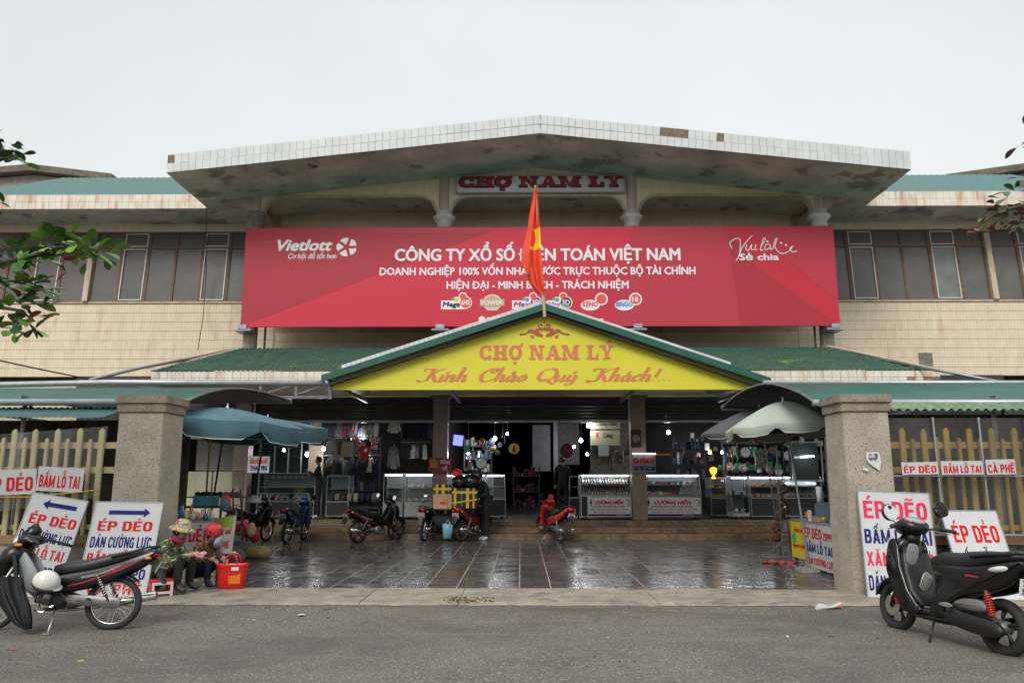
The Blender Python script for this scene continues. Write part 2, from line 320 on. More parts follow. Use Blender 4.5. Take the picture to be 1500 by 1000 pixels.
def ribbon(mb, pts, w, y, nib=None, thin_=.15, k=5, closed=False):
    """a flat pen stroke in (x,z); nib angle makes thick and thin parts"""
    q = smoothpoly(pts, k, closed) if k > 1 else list(pts)
    if closed: q.append(q[0])
    L_, R__ = [], []
    for i, p in enumerate(q):
        a = q[max(i - 1, 0)]; b = q[min(i + 1, len(q) - 1)]; d = Vector((b[0] - a[0], b[1] - a[1]))
        d = d.normalized() if d.length > 1e-9 else Vector((1, 0)); ww = w
        if nib is not None: ww = w * max(thin_, abs(math.sin(math.atan2(d.y, d.x) - nib)))
        yy = y - i * .00012; L_.append((p[0] - d.y * ww / 2, yy, p[1] + d.x * ww / 2)); R__.append((p[0] + d.y * ww / 2, yy, p[1] - d.x * ww / 2))
    n = len(q); mb.add(L_ + R__, [(i, i + 1, n + i + 1, n + i) for i in range(n - 1)]); return mb
def circ(cx, cz, rx, rz=None, n=20, a0=0., a1=360.):
    rz = rx if rz is None else rz
    return [(cx + rx * math.cos(R(a0 + (a1 - a0) * i / n)), cz + rz * math.sin(R(a0 + (a1 - a0) * i / n))) for i in range(n if a1 - a0 >= 360 else n + 1)]
# slab-serif capitals, unit cap height; each letter: (advance, list of polygons)
def _slab():
    s = .24; t = .15; G_ = {}
    def bar(a, b, c, d): return [(a, c), (b, c), (b, d), (a, d)]
    def sf(x0, x1, z): return bar(x0, x1, z, z + t) if z == 0 else bar(x0, x1, 1 - t, 1)
    def arc(cx, cz, rx, rz, w, a0, a1, n=16):
        o = circ(cx, cz, rx, rz, n, a0, a1); i = circ(cx, cz, rx - w, rz - w * .72, n, a0, a1)
        return [[o[k], o[k + 1], i[k + 1], i[k]] for k in range(n)]
    G_['C'] = (.86, arc(.42, .5, .42, .5, s, 52, 308) + [bar(.62, .8, .62, .98), bar(.62, .8, .02, .3)])
    G_['O'] = (.9, arc(.45, .5, .45, .5, s, 0, 359.9, 24))
    G_['H'] = (1., [bar(.12, .12 + s, 0, 1), bar(.88 - s, .88, 0, 1), bar(.3, .7, .42, .42 + t), sf(0, .46, 0), sf(.54, 1, 0), sf(0, .46, 1), sf(.54, 1, 1)])
    G_['N'] = (1.02, [bar(.12, .12 + t, 0, 1), bar(.9 - t, .9, 0, 1), [(.12, 1), (.4, 1), (.9, 0), (.65, 0)], sf(0, .4, 0), sf(.62, 1.02, 1), sf(0, .34, 1)])
    G_['A'] = (1.04, [[(.1, 0), (.26, 0), (.56, 1), (.42, 1)], [(.42, 1), (.68, 1), (.98, 0), (.7, 0)], bar(.3, .74, .24, .24 + t), sf(0, .38, 0), sf(.6, 1.04, 0)])
    G_['M'] = (1.2, [bar(.12, .12 + t, 0, 1), bar(1.08 - s, 1.08, 0, 1), [(.12, 1), (.4, 1), (.68, .1), (.54, .1)], [(.54, .1), (.68, .1), (1.0, 1), (.86, 1)], sf(0, .38, 0), sf(.72, 1.2, 0), sf(0, .38, 1), sf(.84, 1.2, 1)])
    G_['L'] = (.8, [bar(.12, .12 + s, 0, 1), sf(0, .48, 1), bar(0, .8, 0, t), bar(.66, .8, 0, .38)])
    G_['Y'] = (1., [bar(.5 - s / 2, .5 + s / 2, 0, .5), [(.08, 1), (.36, 1), (.6, .42), (.4, .42)], [(.72, 1), (.9, 1), (.62, .42), (.5, .42)], sf(.28, .72, 0), sf(0, .44, 1), sf(.62, 1., 1)])
    return G_
SLAB = _slab()
def slab_mb(seq, x0, x1, z, h, y, grow=0.):
    """seq: letters with spaces; ~ after O = horn and dot below, ' after Y = acute"""
    adv = 0; items = []
    for ch in seq:
        if ch == ' ': adv += .42; continue
        if ch == '~': items.append((adv - 1.0, [[(.8, .82), (.98, .98), (1.0, 1.12), (.88, 1.12), (.72, .94)], circ(.45, -.2, .11, .11, 12)])); continue
        if ch == "'": items.append((adv - 1.07, [[(.48, 1.1), (.62, 1.08), (.86, 1.3), (.66, 1.32)]])); continue
        a, ps = SLAB[ch]; items.append((adv, ps)); adv += a + .07
    adv -= .07; mb = MB(); k = (x1 - x0) / adv; i = 0
    for ox, ps in items:
        for p in ps:
            c = (sum(q[0] for q in p) / len(p), sum(q[1] for q in p) / len(p))
            mb.flat([(x0 + (ox + q[0]) * k + (grow if q[0] > c[0] else -grow), z + q[1] * h + (grow if q[1] > c[1] else -grow)) for q in p], y - (i % 23) * .00025); i += 1
    return mb
# ================================================================== palette
asphalt = mat('asphalt', (.142, .126, .106), .8, var=.25, vs=1.1, bump=1, bs=60, lo=.3, hi=.7)
overlay(asphalt, (.40, .365, .31), 42, .58, .63, amt=.8, detail=3); overlay(asphalt, (.05, .046, .04), 36, .57, .63, amt=.8, detail=3, seed=3); overlay(asphalt, (.075, .068, .058), .55, .48, .66, amt=.75, seed=4); overlay(asphalt, (.19, .165, .13), 3.2, .66, .76, amt=.5, seed=9)
overlay(asphalt, (.21, .185, .155), 1.6, .54, .7, stretch=(.16, 1.3, 1), amt=.6, seed=21); overlay(asphalt, (.07, .062, .05), 1.1, .58, .68, stretch=(.22, 1.2, 1), amt=.55, seed=33); overlay(asphalt, (.03, .028, .025), 1.9, .70, .73, amt=.7, seed=40)
strip_m = mat('worn_concrete', (.27, .235, .19), .8, var=.3, vs=3, bump=.8, bs=30); overlay(strip_m, (.1, .09, .075), 2.2, .55, .66, amt=.8, seed=2); overlay(strip_m, (.36, .33, .28), 9, .6, .7, amt=.6, seed=5)
tile_m = mat('wet_slate', (.060, .059, .056), .1, var=.3, vs=1.6, stretch=(.8, 2, 1), rough2=.36, bump=.02, bs=5, lo=.42, hi=.64); overlay(tile_m, (.11, .105, .095), .9, .5, .68, amt=.6, seed=3)
tile_m2 = mat('wet_slate_brown', (.075, .068, .058), .12, var=.3, vs=1.9, stretch=(.8, 2, 1), rough2=.38, bump=.02, bs=5, lo=.42, hi=.64); overlay(tile_m2, (.11, .105, .095), .9, .5, .68, amt=.6, seed=3)
grout = mat('tile_grout', (.30, .265, .215), .8, var=.3, vs=4)
step_m = mat('brown_stone_steps', (.21, .135, .075), .45, var=.4, vs=6, bump=.4, bs=30, stretch=(1, 1, 3)); overlay(step_m, (.05, .042, .035), 3, .5, .66, amt=.85)
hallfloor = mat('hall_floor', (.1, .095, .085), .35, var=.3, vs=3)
cream = mat('cream_tile', (.72, .61, .45), .35, var=.12, vs=7, stretch=(1, 1, .3)); overlay(cream, (.45, .25, .09), 2.4, .6, .72, stretch=(1, 1, .12), amt=.7); overlay(cream, (.70, .63, .5), .6, .45, .65, amt=.6, seed=7)
cream_g = mat('cream_joint', (.52, .41, .28), .8, var=.2); overlay(cream_g, (.30, .14, .05), 2.4, .56, .7, stretch=(1, 1, .12), amt=.9)
cream2 = mat('cream_plaster', (.52, .44, .32), .7, var=.2, vs=3, stretch=(1, 1, .3)); overlay(cream2, (.16, .13, .1), 4, .56, .7, stretch=(1, 1, .3), amt=.6)
white_t = mat('white_glazed_tile', (.60, .62, .62), .25, var=.1, vs=1.5); overlay(white_t, (.42, .27, .17), 3, .62, .74, stretch=(1, 1, .3), amt=.55)
white_tr = mat('rusty_white_tile', (.72, .66, .56), .3, var=.12, vs=2); overlay(white_tr, (.48, .22, .08), 4.5, .5, .66, stretch=(1, 1, .2), amt=.7); overlay(white_tr, (.05, .05, .045), 7, .67, .72, amt=.9, seed=3)
tile_j = mat('rusty_joint', (.36, .22, .15), .8, var=.4, vs=9)
concrete = mat('stained_soffit', (.70, .72, .70), .8, var=.3, vs=.9, bump=.3, bs=12); overlay(concrete, (.42, .52, .45), .55, .44, .6, amt=.75, seed=5); overlay(concrete, (.2, .2, .19), 1.3, .56, .62, amt=.75, seed=1); overlay(concrete, (.02, .018, .016), 1.0, .66, .69, amt=.95, seed=8, stretch=(1, .8, 1), detail=8)
brokenc = mat('broken_mortar', (.19, .15, .11), .9, var=.4, vs=14, bump=1, bs=30)
pinkcol = mat('pinkish_terrazzo', (.46, .36, .32), .6, var=.25, vs=3, stretch=(1, 1, .25), bump=.2, bs=50)
pinktile = mat('pinkish_brown_tile', (.33, .24, .2), .45, var=.2, vs=3)
capital_m = mat('grey_white_plaster', (.62, .63, .62), .6, var=.2, vs=5)
capital_b = mat('peeled_concrete', (.22, .2, .18), .9, var=.5, vs=14, bump=1, bs=25)
rustframe = mat('brown_window_frame', (.19, .095, .055), .6, var=.35, vs=8)
whiteframe = mat('white_aluminium', (.62, .61, .57), .4, var=.12, vs=6)
pane_m = mat('sky_grey_window_glass', (.125, .12, .115), .12, var=.25, vs=1.6, rough2=.3); overlay(pane_m, (.17, .14, .11), .9, .46, .62, amt=.4, seed=4, stretch=(1, 1, 1.2)); overlay(pane_m, (.08, .08, .08), .7, .45, .65, amt=.5, seed=12)  # grey of the reflected sky painted into the pane colour, with uneven patches
pane_g = mat('greenish_window_glass', (.17, .2, .19), .12, var=.2, vs=2)
green_r = mat('green_corrugated_iron', (.02, .11, .082), .42, var=.2, vs=2, metal=.1)
moss_r = mat('mossy_green_roof', (.02, .085, .06), .7, var=.25, vs=3); overlay(moss_r, (.10, .12, .05), 14, .5, .62, amt=.75); overlay(moss_r, (.16, .26, .03), 1.3, .62, .7, amt=.8, seed=2)
teal_r = mat('faded_teal_roof', (.055, .145, .135), .6, var=.15, vs=5)
steel = mat('galvanised_steel', (.26, .27, .29), .35, metal=.6, var=.2, vs=5)
steel_l = mat('pale_steel', (.36, .38, .40), .35, metal=.4, var=.15, vs=5)
dark = mat('dark_paint', (.02, .02, .02), .6)
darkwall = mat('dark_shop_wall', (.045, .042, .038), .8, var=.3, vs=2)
shutter_m = mat('roller_shutter', (.03, .03, .028), .5, metal=.3, var=.3, vs=3)
granite = mat('pebbledash', (.50, .44, .35), .85, var=.2, vs=2.5, bump=.9, bs=130)
overlay(granite, (.10, .07, .05), 75, .57, .64, amt=.9, detail=2); overlay(granite, (.68, .62, .54), 90, .58, .66, amt=.7, detail=2, seed=7); overlay(granite, (.3, .24, .18), 1.6, .6, .72, amt=.55, seed=3, stretch=(1, 1, .4))
granite_c = mat('pebbledash_cap', (.36, .3, .235), .85, var=.25, vs=4, bump=.9, bs=120); overlay(granite_c, (.08, .06, .045), 80, .55, .62, amt=.8, detail=2)
red_b = mat('crimson_print', (.50, .012, .038), .55); red_d = mat('dark_crimson_print', (.385, .014, .034), .55); red_l = mat('bright_crimson_print', (.56, .014, .045), .55); red_e = mat('dull_crimson_print', (.45, .024, .05), .55)  # last one is a less saturated crimson for some facets
white_p = mat('white_print', (.74, .74, .76), .5); yellow_p = mat('yellow_board', (.63, .58, .03), .5, var=.05, vs=1); orange_p = mat('orange_print', (.58, .18, .07), .5)
red_p = mat('red_print', (.60, .014, .014), .6, spec=.2); blue_p = mat('navy_print', (.01, .018, .15), .6, spec=.2); black_p = mat('black_print', (.02, .02, .025), .5)
panelw = mat('counter_sign_face', (.78, .78, .80), .5)
boardw = mat('white_sign_board', (.56, .57, .58), .45, var=.06, vs=5); overlay(boardw, (.45, .42, .38), 3, .62, .75, amt=.5)
glass = thin('clear_glass', (.93, 1, .98), .9, .02); sheet = thin('clear_plastic_sheet', (1, .99, .97), .95, .3, haze=.09, hazecol=(.4, .39, .36))
cable_m = mat('black_cable', (.03, .03, .03), .5)
# ================================================================== ground
mb = MB(); mb.add([(-400, -200, -.03), (400, -200, -.03), (400, 600, -.03), (-400, 600, -.03)], [(0, 1, 2, 3)])
obj('ground', mb, mat('far_ground', (.12, .11, .1), .9), kind='structure')
YS, YK = 10.05, 11.35
mb = MB(); nx, ny = 90, 60
for j in range(ny + 1):
    for i in range(nx + 1):
        x = -30 + 60 * i / nx; y = -8 + (YS + 8) * j / ny; z = .012 * math.sin(x * .9 + 1) * math.sin(y * .8) * (1 if y < YS - .3 else 0)
        mb.v.append((x, y + (random.uniform(-.03, .03) if j == ny else 0), z - .015 * (YS - y) / 18))
mb.add([], []); mb.f = [[j * (nx + 1) + i, j * (nx + 1) + i + 1, (j + 1) * (nx + 1) + i + 1, (j + 1) * (nx + 1) + i] for j in range(ny) for i in range(nx)]; mb.mi = [0] * len(mb.f); mb.sm = [True] * len(mb.f)
obj('road', mb, asphalt, kind='structure')
# concrete strip with chipped edges, in slabs
strip = thing('pavement_edge', None, None); strip['kind'] = 'structure'
for i, (a, b) in enumerate(((-30, -9), (-9, -5.4), (-5.4, -2.0), (-2.0, -.78), (-.78, 1.7), (1.7, 4.3), (4.3, 9), (9, 30))):
    mb = MB(); n = max(6, int((min(b, 12) - max(a, -12)) / .06)) if b - a < 5 else 40; top = []; bot = []
    for k in range(n + 1):
        x = a + .004 + (b - a - .008) * k / n; jag = .035 * math.sin(x * 9) * math.sin(x * 3.1) + random.uniform(-.012, .012)
        dip = .10 if -1.0 < x < -.5 and random.random() < .6 else 0
        bot.append((x, YS - .02 + jag * .7, .006)); top.append((x, YS + .05 + jag + dip, .03 + random.uniform(-.004, .004)))
    back = [(v[0], YK + .01 + .01 * math.sin(v[0] * 3) - (.16 * min(1, (v[0] - 2.9) / .5) if v[0] > 2.9 and v[0] < 4.4 else 0), .034) for v in top]
    back2 = [(v[0], v[1], -.01) for v in back]
    mb.rings([bot, top, back, back2], close=False); o = obj('paving_slab', mb, strip_m, strip, smooth=False)
# forecourt: grout bed, then tiles
fore = thing('forecourt_paving', None, None); fore['kind'] = 'structure'
obj('grout_bed', MB().bb((-14, YK - .3, -.01), (14, 20.45, .0172)), grout, fore)
tw = .445; x00 = P(763, 865, 11.5).x - .02
tiles = []
for j in range(21):
    for i in range(-22, 23):
        tiles.append((x00 + i * tw, YK + .02 + j * tw))
tiles.sort(key=lambda t: t[1] + abs(t[0]) * .08)
tm = [MB().box((0, 0, 0), (tw - .013, tw - .004, .02)).mesh('tile', [m], bevel=.003) for m in (tile_m, tile_m2)]
rest = MB()
for k, (x, y) in enumerate(tiles):
    z = .010 + random.uniform(-.0007, .0007); rr = (random.uniform(-.0022, .0022), random.uniform(-.0022, .0022), 0)
    if y > 20.1: continue
    if k < 290: piece('tile', tm[random.random() < .4], fore, (x + tw / 2, y + tw / 2, z), rr)
    else: rest.cur = int(random.random() < .4); rest.box((x + tw / 2, y + tw / 2, z), (tw - .013, tw - .004, .02), rr)
obj('tile_field', rest, [tile_m, tile_m2], fore, kind='stuff')
# steps and platform
ZP = .43; stp = thing('entrance_steps', None, None); stp['kind'] = 'structure'
for k in range(3):
    y0 = 20.3 + k * .43; z0 = ZP / 3 * k; x = -12.6
    while x < 13.6:
        w = random.uniform(1.3, 1.9); mb = MB(); mb.bb((x + .003, y0 + random.uniform(0, .01), z0), (x + w - .004, y0 + (.44 if k < 2 else .6), z0 + ZP / 3 - .002)); obj('stone_slab', mb, step_m, stp, bevel=.01); x += w
obj('platform_floor', MB().bb((-16, 21.66, 0), (17, 48, ZP)), hallfloor, kind='structure')
obj('step_core', MB().bb((-12.5, 20.4, -.02), (13.5, 21.6, .13)), step_m, stp)
# ================================================================== market hall
HALL = thing('market_hall', 'cream tiled two storey market hall with broad white tiled gable roof behind the forecourt', 'building')
YC, YW, YF, YE, YB = 21.85, 23.5, 19.4, 22.15, 21.2
AX = P(790, 500, YC).x
XL, XR = -17.0, 18.0
zs = P(750, 441, YW).z; zt = P(750, 339, YW + .2).z; zso = P(750, 321, YW).z; zlow = P(750, 551, YW).z
cx = [P(x, 690, YC).x for x in (355, 645, 935, 1225)]
wl, wr = cx[0] + .1, cx[3] - .1
obj('wall', MB().bb((XL, YW, zlow), (XR, YW + .3, zs - .04)), cream_g, HALL)
obj('wall', MB().bb((wl, YW + .02, zs - .04), (wr, YW + .3, zso + .6)), cream_g, HALL)
obj('sill', MB().bb((XL, YW - .05, zs - .05), (wl, YW + .28, zs)), cream2, HALL); obj('sill', MB().bb((wr, YW - .05, zs - .05), (XR, YW + .28, zs)), cream2, HALL)
obj('wall_band', MB().bb((XL, YW + .1, zt), (XR, YW + .4, zso + .5)), cream, HALL)
rm = MB()
def wall_tiles(x0, x1, z0, z1, y, w=.0945, h=.285):
    nz = int((z1 - z0) / h)
    for i in range(int((x1 - x0) / w)):
        for j in range(nz + 1):
            zz = z1 - j * h; zb = max(z0, zz - h)
            if zz - zb < .03: continue
            d = y - .010 - random.uniform(0, .002)
            a, b = x0 + i * w + .0018, x0 + i * w + w - .0018
            rm.add([(a, d, zb + .007), (b, d, zb + .007), (b, d, zz - .007), (a, d, zz - .007), (a, y, zb + .007), (b, y, zb + .007), (b, y, zz - .007), (a, y, zz - .007)], [(0, 1, 2, 3), (0, 3, 7, 4), (1, 5, 6, 2), (3, 2, 6, 7), (0, 4, 5, 1)])
wall_tiles(XL, wl + .1, zlow, zs - .06, YW); wall_tiles(wr - .1, XR, zlow, zs - .06, YW); wall_tiles(wl + .1, wr - .1, 5.0, 5.9, YW); wall_tiles(wl + .1, wr - .1, zt - .2, zso + .3, YW + .02)
obj('wall_tiles', rm, cream, HALL, kind='stuff')
obj('wall_vent', MB().bb((P(1345, 520, YW).x, YW - .03, P(0, 545, YW).z), (P(1365, 520, YW).x, YW + .01, P(0, 519, YW).z)), mat('grey_block', (.2, .19, .17), .9, var=.4, vs=12), HALL)
# window band
def window(x0, x1, white, gl=None):
    o = thing('window', None, None); o.parent = HALL; o.location = (x0, YW, zs); o.rotation_euler = (-R(5.2), 0, 0)
    w = x1 - x0; h = (zt - zs) / math.cos(R(5.2)); tr = h * .765; f = .035; mb = MB()
    mb.bb((0, -.03, 0), (f, .03, h)).bb((w - f, -.03, 0), (w, .03, h)).bb((f, -.028, 0), (w - f, .028, f)).bb((f, -.028, h - f), (w - f, .028, h)).bb((f, -.028, tr - f / 2), (w - f, .028, tr + f))
    obj('frame', mb, rustframe, o)
    for a, b in ((f, tr - f / 2), (tr + f, h - f)):
        if white:
            s = MB(); t = .03; s.bb((f + .02, -.045, a + .01), (f + .02 + t, .0, b - .01)).bb((w - f - .02 - t, -.045, a + .01), (w - f - .02, .0, b - .01)).bb((f + .02 + t, -.043, a + .01), (w - f - .02 - t, 0, a + .01 + t)).bb((f + .02 + t, -.043, b - .01 - t), (w - f - .02 - t, 0, b - .01)); obj('sash', s, whiteframe, o)
        obj('pane', MB().box((w / 2, .008, (a + b) / 2), (w - 2 * f - .002, .008, b - a - .002), (random.uniform(-.012, .012), 0, random.uniform(-.015, .015))), gl if (gl and b < h * .9) else pane_m, o)
ww = .845
def band(start, step, n, first=0):
    x = start
    for i in range(n):
        k = (i + first) % 6
        a, b = (x, x + ww) if step > 0 else (x - ww, x)
        window(a + .004, b - .004, k in (1, 4), None)
        x += step * ww
        if k == 5:
            a, b = (x, x + .17) if step > 0 else (x - .17, x); obj('pier', MB().box(((a + b) / 2, YW + .06, (zs + zt) / 2), (.166, .16, zt - zs - .004), (-R(5.2), 0, 0)), cream2, HALL); x += step * .17
xp = P(131, 390, YW).x
obj('pier', MB().box((xp, YW + .06, (zs + zt) / 2), (.166, .16, zt - zs - .004), (-R(5.2), 0, 0)), cream2, HALL); band(xp + .085, 1, 6, 0); band(xp - .085, -1, 11, 5 - 5)
xq = P(1452, 390, YW).x
x = xq - .085
for i, k in enumerate((5, 4, 3, 2, 1, 0)): window(x - ww * (i + 1) + .004, x - ww * i - .004, i in (1, 4), pane_g if i == 1 else None)
obj('pier', MB().box((xq, YW + .06, (zs + zt) / 2), (.166, .16, zt - zs - .004), (-R(5.2), 0, 0)), cream2, HALL)
for i in range(6): window(xq + .085 + ww * i + .004, xq + .085 + ww * (i + 1) - .004, i in (1, 4))
obj('window_backing', MB().bb((XL, YW + .45, zs - .3), (wl, YW + .5, zt + .3)), darkwall, HALL); obj('window_backing', MB().bb((wr, YW + .45, zs - .3), (XR, YW + .5, zt + .3)), darkwall, HALL)
# wing eaves with two rows of tiles
ze0 = P(750, 304, YE).z; ze1 = P(750, 283, YE).z
def eave(x0, x1, jm, name='eave'):
    o = obj(name, MB().bb((x0, YE + .012, ze0), (x1, YW + 1.3, ze1)), concrete, HALL)
    return o
tile_e = [MB().box((0, 0, 0), (.192, .02, (ze1 - ze0) / 2 - .006)).mesh('tile', [m]) for m in (white_tr, white_t, cream)]
for s, x0, x1 in ((0, XL, P(304, 290, YE).x + 1.4), (1, P(1282, 290, YE).x - 1.4, XR)):
    o = eave(x0, x1, s); obj('eave_joint', MB().bb((x0, YE, ze0 + .002), (x1, YE + .010, ze1 - .002)), tile_j, o)
    k = 0; x = x0
    while x < x1 - .2:
        for j in range(2): piece('tile', tile_e[0], o, (x + .1, YE - .008 + random.uniform(-.002, .002), ze0 + (ze1 - ze0) * (.25 + .5 * j)), (random.uniform(-.01, .01), 0, random.uniform(-.012, .012)))
        x += .199
# wing roofs
def corrugated(pts, x0, x1, wl_=.14, amp=.014, per=6, ends=None, thick=.0):
    """sheet whose ribs run along pts [(y,z)...]; ends(x) may clip the start parameter"""
    mb = MB(); n = max(2, int((x1 - x0) / wl_ * per)); cols = []
    for i in range(n + 1):
        x = x0 + (x1 - x0) * i / n; hh = amp * math.sin(2 * math.pi * (x - x0) / wl_); q = ends(x) if ends else pts; col = []
        for j, (y, z) in enumerate(q):
            a = q[max(j - 1, 0)]; b = q[min(j + 1, len(q) - 1)]; d = Vector((b[0] - a[0], b[1] - a[1])); d = d.normalized() if d.length > 1e-6 else Vector((1, 0)); s = 1 if d.x > 0 else -1
            col.append((x, y - d.y * hh * s, z + d.x * hh * s))
        cols.append(col)
    mb.rings(cols, close=False); mb.sm = [True] * len(mb.f); return mb
for x0, x1 in ((XL, P(290, 270, YE).x + 1.5), (P(1310, 270, YE).x - 2.2, XR)):
    obj('wing_roof', corrugated([(YE + .12, ze1 + .01), (27.5, P(750, 258 if x0 < 0 else 259, 27.5).z)], x0, x1, .22, .02, 4), teal_r, HALL)
# gable roof slab
pz = lambda x, y: P(x, y, YF)
bl, ba, br = pz(244, 250), pz(790, 196), pz(1335, 252); tl, ta, tr_ = pz(244, 225), pz(790, 168), pz(1335, 228)
gx0, gx1 = bl.x, br.x; hb = (bl.z + br.z) / 2; hap = ba.z; tth = (ta.z - ba.z)
roof = obj('gable_roof', MB().prism([(gx0, hb), (AX, hap), (gx1, hb), (gx1, hb + tth * .93), (AX, hap + tth), (gx0, hb + tth * .93)], YF + .03, 26.5), concrete, HALL)
obj('roof_edge_mortar', MB().prism([(gx0, hb + .004), (AX, hap + .004), (gx1, hb + .004), (gx1, hb + tth * .93 - .004), (AX, hap + tth - .004), (gx0, hb + tth * .93 - .004)], YF + .012, YF + .028), brokenc, roof)
NT = 52; gone = {(1, 17, 1), (1, 18, 1), (1, 19, 1), (1, 20, 1), (1, 25, 1), (0, 51, 1)}
rnd = random.Random(3)
for s in (0, 1):
    xe = gx0 if s == 0 else gx1; L_ = abs(xe - AX); wt = L_ / NT; ang = math.atan2(hap - hb, L_) * (1 if s == 1 else -1)
    me = [MB().box((0, 0, 0), ((wt - .008) / math.cos(ang), .022, tth * .47 - .006)).mesh('tile', [m]) for m in (white_t, white_tr)]
    for i in range(NT):
        for j in range(2):
            if (s, i, j) in gone: continue
            t = (i + .5) / NT; x = AX + (xe - AX) * t; z = hap + (hb - hap) * t + tth * (.25 + .49 * j) * (1 - .06 * t)
            piece('tile', me[rnd.random() < .0], roof, (x, YF - .002 + rnd.uniform(-.003, .003), z), (rnd.uniform(-.012, .012), ang + rnd.uniform(-.004, .004), rnd.uniform(-.014, .014)))
# arched beam, mouldings
def soff(x): return hap + (hb - hap) * abs(x - AX) / (gx1 - AX)
zar = P(790, 289, YC).z; zsp = P(790, 311, YC).z; r_ = .55
def arch_pts(a, b): return [(a, zsp)] + [(a + r_ - r_ * math.cos(R(t)), zsp + .0 + (zar - zsp) * math.sin(R(t))) for t in range(0, 91, 15)] + [(b - r_ + r_ * math.sin(R(t)), zsp + (zar - zsp) * math.cos(R(t))) for t in range(0, 91, 15)] + [(b, zsp)]
for i in range(3):
    a, b = cx[i] + .22, cx[i + 1] - .22; ap = arch_pts(a, b); top = [(cx[i + 1], soff(cx[i + 1]) + .05)] + ([(AX, hap + .05)] if i == 1 else []) + [(cx[i], soff(cx[i]) + .05)]
    obj('arched_beam', MB().prism([(cx[i], zsp)] + ap[1:-1] + [(cx[i + 1], zsp)] + top if False else [(cx[i] + .001, zsp), *ap, (cx[i + 1] - .001, zsp), *top], YC - .12, YC + .12), cream, HALL)
    obj('moulding', MB().tube([(p[0], YC - .13, p[1]) for p in ap[1:-1]], .05, 6), cream2, HALL, smooth=True)
for s, c in ((-1, cx[0]), (1, cx[3])):
    r = .75; pts = [(c, zsp)] + [(c + s * (.22 + r - r * math.cos(R(t))), zsp + (soff(c + s) - .06 - zsp) * math.sin(R(t))) for t in range(0, 91, 15)] + [(c + s * .97, soff(c + s) + .02), (c, soff(c) + .05)]
    obj('roof_bracket', MB().prism(pts if s > 0 else pts[::-1], YC - .12, YC + .12), pinkcol, HALL)
    obj('beam', MB().bb((min(c, c + s * .3), YC + .1, zsp - .1), (max(c, c + s * .3), YW, zsp + .3)), cream2, HALL)
obj('ceiling', MB().bb((cx[0] - .5, YC + .13, zso + .25), (cx[3] + .5, YW - .002, zso + .33)), concrete, HALL)
for i, c in enumerate(cx):
    o = thing('column', None, None); o.parent = HALL; o.location = (c, YC, 0)
    mb = MB(); n = 24; zb = P(790, 512, YC).z; mb.rings([[((.19 + .008 * (j % 2)) * math.cos(2 * math.pi * j / n), (.19 + .008 * (j % 2)) * math.sin(2 * math.pi * j / n), z) for j in range(n)] for z in (zb - .3, zsp - .4)]); obj('shaft', mb, pinkcol, o)
    mb = MB(); mb.rings([[((.16 + .008 * (j % 2)) * math.cos(2 * math.pi * j / n), -.05 + (.16 + .008 * (j % 2)) * math.sin(2 * math.pi * j / n), z) for j in range(n)] for z in (zsp + .02, soff(c) + .02)]); obj('upper_shaft', mb, pinkcol, o)
    if i: obj('capital', MB().lathe([(.2, zsp - .5), (.22, zsp - .45), (.22, zsp - .3), (.31, zsp - .22), (.33, zsp - .16), (.25, zsp - .12), (.24, zsp + .015)], n=24), capital_m, o, smooth=True)
    else: obj('capital', MB().lathe([(.2, zsp - .5), (.24, zsp - .4), (.26, zsp - .28), (.23, zsp - .2), (.27, zsp - .12), (.24, zsp + .015)], n=11), capital_b, o, label='capital with its plaster broken off')
    mb = MB(); mb.bb((-.2, -.2, ZP), (.2, .2, 3.72)); obj('pier', mb, pinktile, o)
    obj('pier_head', MB().bb((-.27, -.27, 3.722), (.27, .27, 4.2)), mat('dull_plaster', (.22, .2, .17), .8, var=.3), o)
# awning slab with mossy roof
Y0, Y1 = 18.9, 21.9
za0 = P(750, 562, Y0).z; za1 = P(750, 543.5, Y0).z; zat = P(750, 510, Y1 - .3).z
ax0, ax1 = P(222, 545, Y0).x, P(1376, 545, Y0).x; at0, at1 = P(358, 510, Y1 - .3).x, P(1212, 511, Y1 - .3).x
awn = obj('awning_slab', MB().bb((ax0, Y0 + .02, za0), (ax1, YC + .25, za0 + .12)).bb((ax0, Y0 + .02, za0 + .122), (ax1, Y0 + .2, za1)), cream2, HALL)
obj('awning_joint', MB().bb((ax0 + .002, Y0 + .004, za0 + .002), (ax1 - .002, Y0 + .018, za1 - .002)), tile_j, awn)
te = [MB().box((0, 0, 0), (.19, .02, (za1 - za0) / 2 - .006)).mesh('tile', [m]) for m in (white_tr, cream, brokenc)]
x = ax0 + .1; k = 0
while x < ax1 - .05:
    if x < -3.0 or x > 4.3:
        for j in range(2):
            bad = x > P(1280, 0, Y0).x and j == 0 and rnd.random() < .4
            if not (bad and rnd.random() < .5): piece('tile', te[2 if bad else 0], awn, (x, Y0 - .006 + rnd.uniform(-.002, .003), za0 + (za1 - za0) * (.25 + .5 * j)), (rnd.uniform(-.01, .01), 0, rnd.uniform(-.01, .01)))
    x += .199
def ae(x):
    t = 1.0
    if x < at0: t = (x - ax0) / (at0 - ax0)
    if x > at1: t = (ax1 - x) / (ax1 - at1)
    t = max(0.02, min(1, t)); return [(Y0 - .02 + (Y1 - .3 - Y0) * t * k / 4, za1 + .015 + (zat - za1) * t * k / 4) for k in range(5)]
obj('awning_roof', corrugated(None, ax0, ax1, .12, .016, 5, ends=ae), moss_r, awn)
